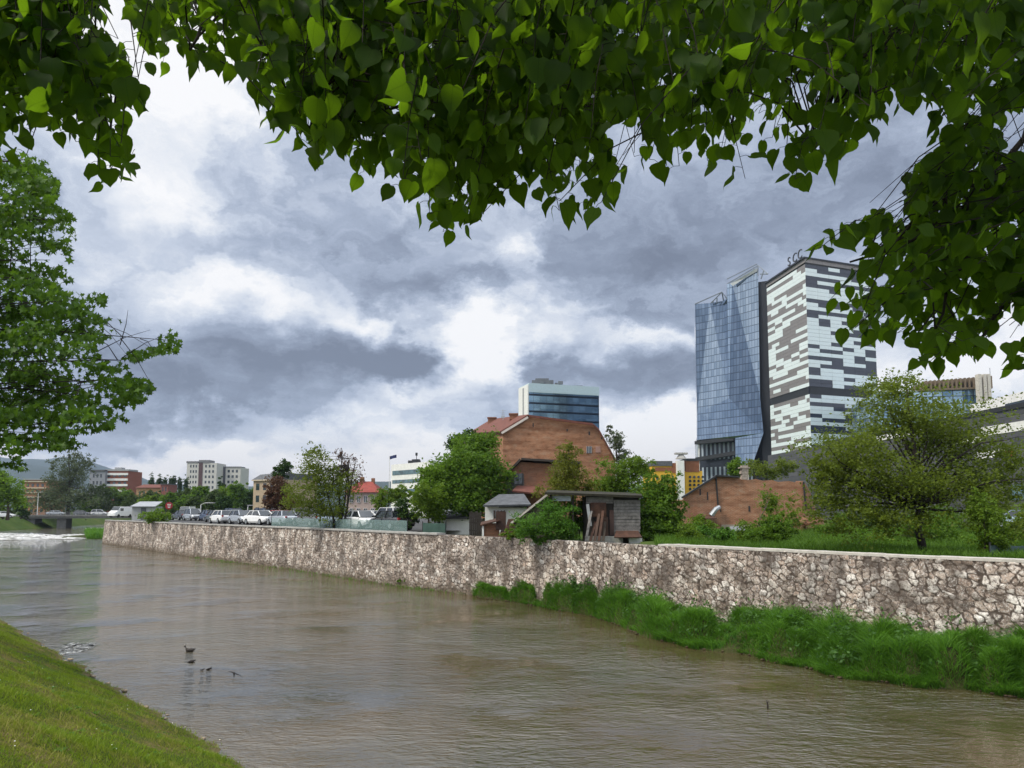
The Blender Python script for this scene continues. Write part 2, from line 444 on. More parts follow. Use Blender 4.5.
# far hills
def hill(name, Yd, prof, seed):
    r = np.random.default_rng(seed)
    us = np.linspace(prof[0][0], prof[-1][0], 120)
    vsn = np.interp(us, [p[0] for p in prof], [p[1] for p in prof]) + np.convolve(r.normal(0, 2.0, 120), np.ones(5) / 5, 'same')
    V = []; n = 9
    for u, v in zip(us, vsn):
        top = P(u, v, Yd)
        for k in range(n):
            t = k / (n - 1)
            V.append((top.x * (1 - .25 * (1 - t)), Yd - 900 * (1 - t) + r.normal(0, 12), LAND + (top.z - LAND) * math.sin(t * math.pi / 2) ** 1.2 + (r.normal(0, 4) if 0 < t < 1 else 0)))
    F = [(i * n + k, (i + 1) * n + k, (i + 1) * n + k + 1, i * n + k + 1) for i in range(119) for k in range(n - 1)]
    o = np_mesh(name, V, F, M_HILL, smooth=True); tag(o, kind='structure')
M_HILL = ground_mat('wooded_hillside', [(0.018, 0.032, 0.02), (0.025, 0.04, 0.024), (0.035, 0.05, 0.03)], 0.01, 0.08)
hill('hill', 3500, [(-300, 470), (-80, 462), (20, 462), (60, 468), (120, 474), (150, 482), (210, 490), (280, 486), (340, 482), (420, 481), (520, 490), (640, 486), (800, 480), (1100, 470), (1300, 470)], 3)
hill('hill', 4300, [(-500, 440), (-100, 445), (0, 459), (40, 462), (75, 458), (110, 470), (135, 477), (165, 488), (300, 492), (600, 492), (1300, 480)], 5)

# ------------------------------------------------------------------ water
mw, nt = new_mat('river_water')
co = nt.new('ShaderNodeTexCoord').outputs['Object']
mp = nt.new('ShaderNodeMapping', {'Vector': co, 'Rotation': (0, 0, R_(-6)), 'Scale': (0.62, 1.25, 1)}).outputs[0]
mp2 = nt.new('ShaderNodeMapping', {'Vector': co, 'Rotation': (0, 0, R_(24)), 'Scale': (0.7, 1.35, 1)}).outputs[0]
n1 = nt.m('ADD', nt.m('MULTIPLY', nt.noise(mp, 2.2, 3, 0.52, 0.8), .6), nt.m('MULTIPLY', nt.noise(mp2, 3.4, 3, 0.52, 0.8), .55))
n2 = nt.noise(mp2, 8.5, 2, 0.5, 0.5)
n3 = nt.noise(co, 0.22, 3, 0.5)          # gusts: rougher and calmer patches
amp = nt.mapr(n3, 0.38, 0.62, 0.15, 1.25)
h = nt.m('MULTIPLY', nt.m('ADD', n1, nt.m('MULTIPLY', n2, 0.25)), amp)
silt = nt.mix(nt.mapr(nt.noise(co, 0.12, 3), 0.35, 0.65), (0.078, 0.056, 0.026), (0.048, 0.042, 0.020))
b = pbsdf(nt, Base_Color=silt, Roughness=0.03, IOR=1.7, Specular_IOR_Level=1.0)
nt.put(b, 'Normal', nt.bump(h, 1.0, 0.135))
out(nt, b)
mb = MB()
wl = [rows[i][4] + NL * 1.0 for i in range(len(rows) - 1)]; wr = [rows[i][7] - NL * 0.3 for i in range(len(rows) - 1)]
for i in range(len(wl) - 1):
    mb.quad(*[Vector((p.x, p.y, 0)) for p in (wl[i], wr[i], wr[i + 1], wl[i + 1])])
wo_ = build('river_water', mb, mw); tag(wo_, kind='structure')

# white water over the low weir and at the left bank
mf, nt = new_mat('foam')
co = nt.new('ShaderNodeTexCoord').outputs['Object']
nf = nt.noise(nt.vm('MULTIPLY', co, (0.35, 1.2, 1)), 1.3, 7, 0.7, 0.6)
b = pbsdf(nt, Base_Color=nt.mix(nt.mapr(nf, 0.42, 0.6), (0.30, 0.29, 0.26), (0.80, 0.80, 0.80)), Roughness=0.5)
nt.put(b, 'Normal', nt.bump(nf, 0.6, 0.04))
tr = nt.new('ShaderNodeBsdfTransparent')
mx = nt.new('ShaderNodeMixShader', {0: nt.mapr(nf, 0.40, 0.50)}); nt.l.new(tr.outputs[0], mx.inputs[1]); nt.l.new(b.outputs[0], mx.inputs[2])
out(nt, mx)
def foam(name, poly, z, seed, hgt):
    r = np.random.default_rng(seed)
    a, b2, c, d = [np.array(p[:2]) for p in poly]
    n, m_ = 60, 16; V = []
    for i in range(n):
        for j in range(m_):
            s, t = i / (n - 1), j / (m_ - 1)
            p = (a * (1 - s) + b2 * s) * (1 - t) + (d * (1 - s) + c * s) * t
            e = min(t, 1 - t, s, 1 - s) * 4
            V.append((p[0] + r.normal(0, .1), p[1] + r.normal(0, .15), z + min(1, e) * hgt * (0.4 + r.random())))
    F = [(i * m_ + j, (i + 1) * m_ + j, (i + 1) * m_ + j + 1, i * m_ + j + 1) for i in range(n - 1) for j in range(m_ - 1)]
    o = np_mesh(name, V, F, mf, smooth=True); tag(o, 'white water tumbling over the low weir', None, None, 'stuff')
    return o
foam('white_water', [PZ(-40, 541, 0), PZ(88, 538.5, 0), PZ(50, 534.5, 0), PZ(-40, 533, 0)], 0.02, 1, 0.35)
foam('white_water', [PZ(40, 538, 0), PZ(96, 536, 0), PZ(95, 534.6, 0), PZ(60, 535, 0)], 0.02, 2, 0.2)
o = foam('white_water', [PZ(64, 654, 0), PZ(84, 651, 0), PZ(98, 643, 0), PZ(66, 644, 0)], 0.004, 3, 0.004)
o['label'] = 'white ripples spilling in beside the lawn bank'
m_, nt = new_mat('thin_foam'); co = nt.new('ShaderNodeTexCoord').outputs['Object']
nf = nt.noise(co, 2.6, 7, 0.7, 0.8)
b = pbsdf(nt, Base_Color=(0.62, 0.63, 0.62, 1), Roughness=0.4); tr = nt.new('ShaderNodeBsdfTransparent')
mx = nt.new('ShaderNodeMixShader', {0: nt.mapr(nf, 0.42, 0.72, 0, 0.75)}); nt.l.new(tr.outputs[0], mx.inputs[1]); nt.l.new(b.outputs[0], mx.inputs[2]); out(nt, mx)
o.data.materials.clear(); o.data.materials.append(m_)
o = foam('white_water', [PZ(85, 529.2, 0), PZ(120, 529.2, 0), PZ(120, 527.6, 0), PZ(85, 527.6, 0)], 0.02, 4, 0.1)  # pale foam sheet stands in for glint on the water
o['label'] = 'pale sheet painted as glinting water beyond the bridge'

# ------------------------------------------------------------------ river wall of rubble stone
WALL = [(43, -8), (27, 10), (22, 15.6), (15.3, 22.7), (12.7, 25.4), (9.6, 29.3), (5.7, 34.3), (0.6, 42.0), (-3.4, 46.9), (-7.9, 51.6), (-18.6, 65.3), (-33.4, 81.5), (-47, 98), (-61.3, 115), (-57, 119.5)]
WALL_TOP = 3.5
def poly_resample(pts, steps):
    pts = np.array(pts, float)
    seg = np.linalg.norm(np.diff(pts, axis=0), axis=1); s = np.concatenate([[0], np.cumsum(seg)])
    return s, lambda q: np.stack([np.interp(q, s, pts[:, 0]), np.interp(q, s, pts[:, 1])], 1)
sW, fW = poly_resample(WALL, 0)
r = np.random.default_rng(11)
qs = [sW[1]]
while qs[-1] < sW[-1]:
    d = np.linalg.norm(fW(np.array([qs[-1]]))[0])
    qs.append(qs[-1] + max(0.03, 0.0013 * d) * (1 if qs[-1] > sW[2] else 3))
qs = np.array(qs); zs = np.concatenate([np.arange(-0.4, WALL_TOP - 0.001, 0.04), [WALL_TOP]])
base = fW(qs)
tan = np.gradient(base, axis=0); tan /= np.linalg.norm(tan, axis=1)[:, None]
for _ in range(1):
    k = 25; ker = np.ones(k) / k
    pad = np.pad(tan, ((k // 2, k // 2), (0, 0)), mode='edge'); tan = np.stack([np.convolve(pad[:, i], ker, 'valid') for i in (0, 1)], 1)
    tan /= np.linalg.norm(tan, axis=1)[:, None]
nrm = np.stack([-tan[:, 1], tan[:, 0]], 1)     # towards the river (left of the travel direction, then checked)
if np.dot(nrm[len(nrm) // 2], np.array(NL[:2])) < 0: nrm = -nrm
QQ, ZZ = np.meshgrid(qs, zs, indexing='ij')
def worley(a, b, seed):
    ia, ib = np.floor(a).astype(int), np.floor(b).astype(int)
    f1 = np.full(a.shape, 9.0); f2 = np.full(a.shape, 9.0); cid = np.zeros(a.shape)
    def hsh(i, j, k):
        x = np.sin(i * 127.1 + j * 311.7 + k * 74.7 + seed) * 43758.5453
        return x - np.floor(x)
    for di in (-1, 0, 1):
        for dj in (-1, 0, 1):
            ci, cj = ia + di, ib + dj
            px = ci + 0.12 + 0.76 * hsh(ci, cj, 1); py = cj + 0.12 + 0.76 * hsh(ci, cj, 2)
            wgt = 0.75 + 0.5 * hsh(ci, cj, 4)
            d = np.sqrt((a - px) ** 2 + (b - py) ** 2) / wgt
            new = d < f1
            f2 = np.where(new, f1, np.minimum(f2, d)); cid = np.where(new, hsh(ci, cj, 3), cid); f1 = np.where(new, d, f1)
    return f1, f2, cid
wob = 0.25 * np.sin(QQ * 3.1 + 2 * np.sin(ZZ * 2.7)) + 0.2 * np.sin(ZZ * 5.3 + QQ * 1.3)
def vnoise(a, b, seed):
    ia, ib = np.floor(a).astype(int), np.floor(b).astype(int); fa, fb_ = a - ia, b - ib; fa, fb_ = fa * fa * (3 - 2 * fa), fb_ * fb_ * (3 - 2 * fb_)
    def hh(i, j):
        x = np.sin(i * 91.7 + j * 213.3 + seed) * 24634.6345; return x - np.floor(x)
    return (hh(ia, ib) * (1 - fa) + hh(ia + 1, ib) * fa) * (1 - fb_) + (hh(ia, ib + 1) * (1 - fa) + hh(ia + 1, ib + 1) * fa) * fb_ - .5
WJ = 0.55 * vnoise(QQ * 7, ZZ * 7, 1.0) + .5 * vnoise(QQ * 2.1, ZZ * 2.1, 5.0); WJ2 = 0.55 * vnoise(QQ * 7, ZZ * 7, 2.0) + .5 * vnoise(QQ * 2.1, ZZ * 2.1, 6.0)
f1, f2, cid = worley(QQ / 0.285 + wob * 0.4 + WJ * .8, ZZ / 0.22 + wob * 0.4 + 100 + WJ2 * .8, 3.3)
edge = np.clip((f2 - f1), 0, 0.5)
hgt = np.clip(edge / 0.13, 0, 1) ** 0.6 * (0.02 + 0.035 * cid) + 0.03 * vnoise(QQ * 9, ZZ * 9, 9.0) + 0.008 * r.normal(size=edge.shape)
batter = (WALL_TOP - ZZ) * 0.07
PX = base[:, None, 0] + nrm[:, None, 0] * (hgt + batter); PY = base[:, None, 1] + nrm[:, None, 1] * (hgt + batter)
ztop = np.where(ZZ >= WALL_TOP - 1e-6, WALL_TOP - 0.14 + 0.12 * cid, np.minimum(ZZ, WALL_TOP - 0.05))
V = np.stack([PX, PY, ztop], -1).reshape(-1, 3)
# top and back of the wall
nq, nz = QQ.shape
back = np.stack([base[:, 0] - nrm[:, 0] * 0.55, base[:, 1] - nrm[:, 1] * 0.55, np.full(nq, WALL_TOP - 0.06)], 1)
back0 = back.copy(); back0[:, 2] = LAND - 0.3
idx = np.arange(nq * nz).reshape(nq, nz)
F = np.stack([idx[:-1, :-1], idx[1:, :-1], idx[1:, 1:], idx[:-1, 1:]], -1).reshape(-1, 4)
bi = nq * nz + np.arange(nq); b0 = bi + nq
F2 = np.stack([idx[:-1, -1], idx[1:, -1], bi[1:], bi[:-1]], -1); F3 = np.stack([bi[:-1], bi[1:], b0[1:], b0[:-1]], -1)
mwall, nt = new_mat('rubble_stone')
at_e = nt.new('ShaderNodeAttribute', attribute_name='edge').outputs['Fac']
at_c = nt.new('ShaderNodeAttribute', attribute_name='cell').outputs['Fac']
co = nt.new('ShaderNodeTexCoord').outputs['Object']; z = nt.sep(co)[2]
big = nt.noise(co, 0.22, 4, 0.6); med = nt.noise(co, 1.3, 5, 0.65); fin = nt.noise(co, 9.0, 6, 0.7); grit = nt.noise(co, 34.0, 4, 0.7)
st = nt.ramp(at_c, [(0.0, (0.14, 0.115, 0.10)), (0.2, (0.34, 0.265, 0.215)), (0.40, (0.56, 0.475, 0.405)), (0.58, (0.40, 0.29, 0.225)), (0.78, (0.66, 0.59, 0.52)), (1.0, (0.84, 0.79, 0.73))])
c = nt.mix(nt.mapr(nt.noise(co, 11.0, 5, 0.75), 0.50, 0.58, 0, 0.85), st, (0.15, 0.12, 0.105))
c = nt.mix(nt.mapr(nt.noise(co, 17.0, 4, 0.7), 0.52, 0.60, 0, 0.75), c, (0.82, 0.78, 0.73))
c = nt.mix(nt.mapr(med, 0.47, 0.60, 0, 0.78), c, (0.105, 0.08, 0.062))
streak = nt.noise(nt.vm('MULTIPLY', co, (1.6, 1.6, 0.16)), 0.9, 4, 0.6)
c = nt.mix(nt.m('MULTIPLY', nt.mapr(streak, 0.46, 0.66, 0, 0.8), nt.mapr(z, 0.4, 3.4, 0.25, 1.0)), c, (0.085, 0.075, 0.07))
c = nt.mix(nt.mapr(big, 0.56, 0.68, 0, 0.3), c, (0.62, 0.55, 0.46))
c = nt.mix(nt.mapr(nt.noise(co, 0.55, 6, 0.7), 0.50, 0.62, 0, 0.66), c, (0.085, 0.072, 0.066))
c = nt.mix(nt.mapr(nt.m('ADD', z, nt.m('MULTIPLY', med, 0.9)), 1.15, 0.45, 0, 0.8), c, (0.075, 0.055, 0.03))
c = nt.mix(nt.mapr(nt.m('ADD', at_e, nt.m('MULTIPLY', nt.m('SUBTRACT', fin, .5), .22)), 0.21, 0.08, 0, 0.95), c, nt.mix(med, (0.035, 0.027, 0.023), (0.10, 0.075, 0.06)))
b = pbsdf(nt, Base_Color=c, Roughness=0.92, Specular_IOR_Level=0.15)
nt.put(b, 'Normal', nt.bump(nt.m('ADD', fin, nt.m('MULTIPLY', grit, 0.4)), 0.7, 0.04))
out(nt, b)
wall = thing('stone_river_wall', 'long rubble stone retaining wall rising from the far side of the river', 'wall', (15.3, 22.7, 0))
wm = np_mesh('stonework', np.concatenate([V, back, back0]), np.concatenate([F, F2, F3]), mwall, wall)
for nm, arr in (('edge', edge), ('cell', cid)):
    a = wm.data.attributes.new(nm, 'FLOAT', 'POINT')
    a.data.foreach_set('value', np.concatenate([arr.ravel(), np.full(2 * nq, 0.3 if nm == 'edge' else 0.5)]).astype(np.float32))
def coping(s0, s1, hz, mat, over):
    q = np.arange(s0, s1, 0.6); p = fW(q); t = np.gradient(p, axis=0); t /= np.linalg.norm(t, axis=1)[:, None]
    n = np.stack([-t[:, 1], t[:, 0]], 1); n = n if np.dot(n[0], np.array(NL[:2])) > 0 else -n
    mb = MB()
    for i in range(len(q) - 1):
        j = i + 1; dzz = rnd.uniform(-.012, .012)
        a = [(*(p[k] + n[k] * o_), WALL_TOP - 0.06) for k, o_ in ((i, over), (j, over), (j, -0.6), (i, -0.6))]
        mb.prism([Vector(x) for x in a], (0, 0, hz + dzz))
    build('coping', mb, mat, wall)
def s_at(u):
    best = min(range(len(qs)), key=lambda i: abs(proj((base[i, 0], base[i, 1], WALL_TOP))[0] - u))
    return qs[best]
coping(sW[1], s_at(652), 0.085, M_COPING, 0.05)
coping(s_at(438), sW[-2] - 0.3, 0.11, M_CONC, 0.12)

def wall_pt(u, back=0.0, z=WALL_TOP):
    i = min(range(len(qs)), key=lambda i: abs(proj((base[i, 0], base[i, 1], WALL_TOP))[0] - u))
    return Vector((base[i, 0] - nrm[i, 0] * back, base[i, 1] - nrm[i, 1] * back, z))

# ------------------------------------------------------------------ grass
def blades(name, pts, length, width, mat, seed, lean=0.35, seg=3, droop=0.5, label=None, aim=None):
    r = np.random.default_rng(seed); n = len(pts); pts = np.asarray(pts, float)
    L = length * r.uniform(0.55, 1.25, n) if np.isscalar(length) else np.asarray(length)
    W = width * r.uniform(0.7, 1.3, n)
    a = r.uniform(0, 2 * np.pi, n); side = np.stack([np.cos(a), np.sin(a), np.zeros(n)], 1)
    b_ = r.uniform(0, 2 * np.pi, n) if aim is None else aim + r.normal(0, 1.1, n); ld = np.stack([np.cos(b_), np.sin(b_), np.zeros(n)], 1) * (lean * r.uniform(0.2, 1.4, n))[:, None]
    V = []; k = seg
    for i in range(k):
        t = i / k
        c = pts + ld * (L * (t * 0.4 + t * t * droop))[:, None]; c[:, 2] += L * (t - 0.28 * droop * t * t * lean)
        V.append(c - side * (W * (1 - 0.55 * t) / 2)[:, None]); V.append(c + side * (W * (1 - 0.55 * t) / 2)[:, None])
    c = pts + ld * (L * (0.4 + droop))[:, None]; c[:, 2] += L * (1 - 0.45 * droop * lean)
    V.append(c - side * (W * .12)[:, None]); V.append(c + side * (W * .12)[:, None])
    V = np.stack(V, 1); m = 2 * (k + 1)
    F = np.concatenate([np.arange(n)[:, None] * m + np.array([2 * i, 2 * i + 1, 2 * i + 3, 2 * i + 2])[None] for i in range(k)])
    o = np_mesh(name, V.reshape(-1, 3), F, mat); tag(o, label, 'grass' if label else None, None, 'stuff')
    return o
M_TALL = leaf_mat('tall_grass_leaf', (0.030, 0.10, 0.012), (0.13, 0.27, 0.028), 0.4, (0.17, 0.40, 0.03), patch=0.9, rough=0.55)
M_LAWN = leaf_mat('lawn_leaf', (0.060, 0.135, 0.010), (0.22, 0.28, 0.022), 0.38, (0.28, 0.40, 0.025), patch=1.1, rough=0.6, tip=(0.25, 0.215, 0.06))
M_MEADOW = leaf_mat('meadow_leaf', (0.04, 0.10, 0.012), (0.11, 0.20, 0.025), 0.35, (0.14, 0.28, 0.02), patch=0.25, rough=0.6)

# near lawn bank
EL = np.array([-4.88, 14.73]); DL = np.array([-0.676, 0.737]); NLn = np.array([-0.737, -0.676])
def bank_z(s, d, r_=0):
    return 0.06 + np.where(d < 3.2, d * 0.53, 1.756 + (d - 3.2) * 0.51) + 0.035 * np.sin(s * 1.7 + d * 2.1) + 0.03 * np.sin(s * 0.6 - d * 3.3) + 0.02 * np.sin(s * 4.1 + 1.3 * d)
s_ = np.linspace(-14, 60, 300); d_ = np.linspace(-0.02, 6.6, 60)
S, D = np.meshgrid(s_, d_, indexing='ij')
edge_w = 0.10 * np.sin(S * 1.9) + 0.07 * np.sin(S * 5.3 + 1) + 0.05 * np.sin(S * 11.0)
Dd = D + edge_w * np.clip(1 - D / 1.2, 0, 1)
V = np.stack([EL[0] + DL[0] * S + NLn[0] * Dd, EL[1] + DL[1] * S + NLn[1] * Dd, np.maximum(bank_z(S, D) + 0.05, 0.02)], -1).reshape(-1, 3)
n_, m_ = S.shape; idx = np.arange(n_ * m_).reshape(n_, m_)
F = np.stack([idx[:-1, :-1], idx[:-1, 1:], idx[1:, 1:], idx[1:, :-1]], -1).reshape(-1, 4)[:, ::-1]
o = np_mesh('lawn_bank', V, F, M_BANK, smooth=True); tag(o, kind='structure')
r = np.random.default_rng(21)
nb = 230000
sv = -9 + 40 * r.random(nb) ** 1.7; dv = 0.24 + 6.2 * r.random(nb) + 0.08 * r.normal(size=nb)
ew = (0.10 * np.sin(sv * 1.9) + 0.07 * np.sin(sv * 5.3 + 1) + 0.05 * np.sin(sv * 11.0)) * np.clip(1 - dv / 1.2, 0, 1)
patchy = np.sin(sv * 1.1 + np.sin(dv * 1.7) * 2) + np.sin(dv * 2.3 + sv * 0.7) + r.normal(0, .9, nb)
keep = patchy > -0.9
sv, dv, ew = sv[keep], dv[keep], ew[keep]
pts = np.stack([EL[0] + DL[0] * sv + NLn[0] * (dv + ew), EL[1] + DL[1] * sv + NLn[1] * (dv + ew), bank_z(sv, dv) + 0.045], 1)
lenv = (0.035 + 0.045 * r.random(len(pts)) + 0.10 * (r.random(len(pts)) > 0.985)) * (1 + 0.35 * np.sin(sv * 2.3 + dv))
blades('lawn_grass', pts, lenv, 0.011, M_LAWN, 22, 0.9, 2, 0.5, 'short mown grass covering the near sloping bank')
# ragged taller fringe at the water
n = 3200
sv = -8 + 60 * r.random(n) ** 1.5; dv = r.normal(0.12, 0.09, n)
ew = (0.10 * np.sin(sv * 1.9) + 0.07 * np.sin(sv * 5.3 + 1) + 0.05 * np.sin(sv * 11.0))
pts = np.stack([EL[0] + DL[0] * sv + NLn[0] * (dv + ew), EL[1] + DL[1] * sv + NLn[1] * (dv + ew), bank_z(sv, np.maximum(dv, 0)) + 0.03], 1)
blades('edge_grass', pts, 0.10, 0.014, M_LAWN, 23, 1.0, 2, 0.6, 'ragged grass fringe along the near water edge')
# worn stones of the bank edge
M_EDGE = plain('edge_stone', (0.30, 0.235, 0.165), 0.9, var=0.5, scale=7)
mb = MB()
for i in range(230):
    s0 = -8 + 46 * r.random() ** 1.4; dd = r.normal(-0.03, 0.09)
    e0 = 0.10 * math.sin(s0 * 1.9) + 0.07 * math.sin(s0 * 5.3 + 1) + 0.05 * math.sin(s0 * 11.0)
    p = EL + DL * s0 + NLn * (dd + e0); k = r.uniform(0.02, 0.075)
    mb.ell((p[0], p[1], 0.03 + r.uniform(-.01, .03) + max(0, dd) * .4), (k * 1.3, k, k * 0.55), 7, 5)
o = build('edge_stones', mb, M_EDGE, smooth=True); tag(o, 'pale worn stones and rubble lining the near water edge', 'stones', None, 'stuff')
# little white flowers in the lawn
mb = MB()
for i in range(45):
    s0, d0 = r.uniform(-9, 8), r.uniform(0.8, 6.2)
    p = EL + DL * s0 + NLn * d0; k = r.uniform(0.006, 0.012)
    mb.ell((p[0], p[1], float(bank_z(np.array(s0), np.array(d0))) + 0.11), (k, k, k * .5), 6, 4)
o = build('lawn_flowers', mb, plain('petal_white', (0.75, 0.75, 0.72), 0.8)); tag(o, 'small white clover flowers scattered over the near lawn', 'flowers', None, 'stuff')
# broad-leaved weeds in the lawn
mb_pts = []
mb = MB()
for i in range(160):
    s0, d0 = r.uniform(-9, 14), r.uniform(0.3, 6.2); p = EL + DL * s0 + NLn * d0
    z0 = float(bank_z(np.array(s0), np.array(d0))) + 0.05
    for k in range(6):
        a = r.uniform(0, 6.28); l = r.uniform(0.04, 0.10); wv = l * 0.28
        c_, s2 = math.cos(a), math.sin(a)
        mb.quad((p[0], p[1], z0), (p[0] + c_ * l * .55 - s2 * wv, p[1] + s2 * l * .55 + c_ * wv, z0 + l * .5), (p[0] + c_ * l, p[1] + s2 * l, z0 + l * .35), (p[0] + c_ * l * .55 + s2 * wv, p[1] + s2 * l * .55 - c_ * wv, z0 + l * .5))
o = build('lawn_weeds', mb, M_MEADOW); tag(o, 'darker broad-leaved weeds dotted in the near lawn', 'weeds', None, 'stuff')

# tall grass berm at the foot of the stone wall
EDGE = [(462, 592.5), (480, 598), (520, 603), (560, 611), (590, 616), (620, 627), (660, 640), (700, 649), (750, 658), (800, 668), (850, 677), (900, 686), (960, 692), (1024, 697), (1100, 708)]
ep = [PZ(u, v, 0.0) for u, v in EDGE]
wp = []
for p in ep:
    i = int(np.argmin((base[:, 0] - p.x) ** 2 + (base[:, 1] - p.y) ** 2)); wp.append(Vector((base[i, 0], base[i, 1], 0)))
na, nbk = 140, 16
ts = np.linspace(0, 1, na); kk = np.linspace(0, 1, len(ep))
EPx = np.interp(ts, kk, [p.x for p in ep]); EPy = np.interp(ts, kk, [p.y for p in ep])
WPx = np.interp(ts, kk, [p.x for p in wp]); WPy = np.interp(ts, kk, [p.y for p in wp])
jag = 0.10 * np.sin(ts * 60) + 0.12 * np.sin(ts * 23 + 1)
rm = np.random.default_rng(30); MOUND = []
for _ in range(190):
    t0, b0 = rm.random() ** .9, rm.uniform(.08, .95)
    ex, ey, wx, wy = (np.interp(t0, ts, a_) for a_ in (EPx, EPy, WPx, WPy))
    MOUND.append((ex + (wx - ex) * b0, ey + (wy - ey) * b0, rm.uniform(.3, .62), rm.uniform(.35, 1.05) * min(1, .4 + 3 * t0)))
MOUND = np.array(MOUND)
def berm(t, b_):
    ex = np.interp(t, ts, EPx); ey = np.interp(t, ts, EPy); wx = np.interp(t, ts, WPx); wy = np.interp(t, ts, WPy); jg = np.interp(t, ts, jag)
    bb = np.clip(b_ + jg * (1 - b_) * 0.6, -0.2, 1)
    x = ex + (wx - ex) * bb; y = ey + (wy - ey) * bb
    rise = np.interp(t, [0, 0.1, 0.3, 1], [0.10, 0.2, 0.3, 0.35])
    z = np.clip(b_, 0, 1) ** 0.75 * rise + 0.02
    sh = z.shape if hasattr(z, 'shape') else ()
    xf, yf = np.ravel(x), np.ravel(y); bump_ = np.zeros(len(xf))
    for (mx_, my_, mr_, mh_) in MOUND: bump_ = np.maximum(bump_, mh_ * np.clip(1 - ((xf - mx_) ** 2 + (yf - my_) ** 2) / mr_ ** 2, 0, 1) ** 0.8)
    z = z + bump_.reshape(sh) * np.clip(np.asarray(b_) * 8, 0, 1)
    return x, y, np.maximum(z, 0.015 + 0 * z)
T, B = np.meshgrid(ts, np.linspace(-0.05, 1.02, nbk), indexing='ij')
x, y, z = berm(T, B); V = np.stack([x, y, np.where(B < 0, -0.2, z)], -1).reshape(-1, 3)
idx = np.arange(na * nbk).reshape(na, nbk)
F = np.stack([idx[:-1, :-1], idx[1:, :-1], idx[1:, 1:], idx[:-1, 1:]], -1).reshape(-1, 4)
o = np_mesh('river_bank', V, F, M_SOIL, smooth=True); tag(o, kind='structure')
r = np.random.default_rng(31)
n = 120000
t = r.random(n) ** 0.9; b_ = r.random(n) * 0.97 + 0.02
# tussocks: gather the blades around clump centres
nt_ = 520; tc = r.random(nt_); bc = r.random(nt_)
pick = r.integers(0, nt_, n); use = r.random(n) < 0.62
t = np.where(use, np.clip(tc[pick] + r.normal(0, 0.006, n), 0, 1), t); b_ = np.where(use, np.clip(bc[pick] + r.normal(0, 0.07, n), 0.0, 0.98), b_)
x, y, z = berm(t, b_)
hh = (0.75 + 0.5 * r.random(len(MOUND)))[((x[:, None] - MOUND[None, :, 0]) ** 2 + (y[:, None] - MOUND[None, :, 1]) ** 2).argmin(1)] * np.interp(t, [0, 0.06, 0.2, 0.45, 1], [0.36, 0.62, 0.85, 1.0, 1.12]) * (0.72 + 0.28 * np.sin(b_ * 3.0)) * (0.8 + 0.35 * np.sin(t * 47 + b_ * 5) * np.sin(t * 29 + 2.0))
hc = r.uniform(0.72, 1.25, nt_); hh = hh * np.where(use, hc[pick], 1) * r.uniform(0.65, 1.2, n)
dist = (x[:, None] - MOUND[None, :, 0]) ** 2 + (y[:, None] - MOUND[None, :, 1]) ** 2; near_m = dist.argmin(1)
aim = np.arctan2(y - MOUND[near_m, 1], x - MOUND[near_m, 0])
blades('tall_grass', np.stack([x, y, z - 0.02], 1), hh * .56, 0.020, M_TALL, 32, 0.7, 3, 0.85, 'lush tall green grass filling the strip under the stone wall', aim=aim)
# broad leaves among the grass
def leaf_cloud(pts, size, seed, upbias=0.3, aspect=0.6):
    """rhombic leaves with a fold, random orientation -> V (n*4,3), F (n,4)"""
    r = np.random.default_rng(seed); n = len(pts)
    a = r.normal(size=(n, 3)); a[:, 2] *= 0.7; a /= np.linalg.norm(a, axis=1)[:, None]
    nn = r.normal(size=(n, 3)); nn[:, 2] += upbias * 2; b = np.cross(a, nn); b /= np.linalg.norm(b, axis=1)[:, None] + 1e-9
    s = (size * r.uniform(0.6, 1.35, n))[:, None]
    c = np.cross(a, b)
    V = np.stack([pts - a * s * .5, pts + b * s * aspect * .5 + c * s * .1, pts + a * s * .5, pts - b * s * aspect * .5 + c * s * .1], 1)
    return V.reshape(-1, 3), np.arange(n * 4).reshape(n, 4)
t = np.concatenate([np.clip(c0 + r.normal(0, 0.006, 70), 0, 1) for c0 in r.random(45) * .8 + .2]); b_ = np.clip(r.normal(0.45, 0.25, len(t)), 0, .95)
x, y, z = berm(t, b_); z = z + r.uniform(0.3, 0.75, len(t))
V, F = leaf_cloud(np.stack([x, y, z], 1), 0.13, 33, 0.6)
M_WEED = leaf_mat('weed_leaf', (0.03, 0.075, 0.015), (0.07, 0.15, 0.03), 0.3)
o = np_mesh('bank_weeds', V, F, M_WEED); tag(o, 'broad-leaved weeds growing through the tall bank grass', 'weeds', None, 'stuff')
# dry yellow roots and clods at the water line
mb = MB()
for i in range(150):
    tt = r.random(); x, y, z = berm(np.array(tt), np.array(r.uniform(-0.02, 0.06))); k = r.uniform(.02, .08)
    mb.ell((float(x), float(y), 0.03), (k * 1.4, k, k * .5), 6, 4)
o = build('bank_clods', mb, plain('clod_earth', (0.075, 0.055, 0.03), 0.95, var=0.5, scale=4), smooth=True); tag(o, 'brown earth clods and dry roots at the far water line', 'earth', None, 'stuff')
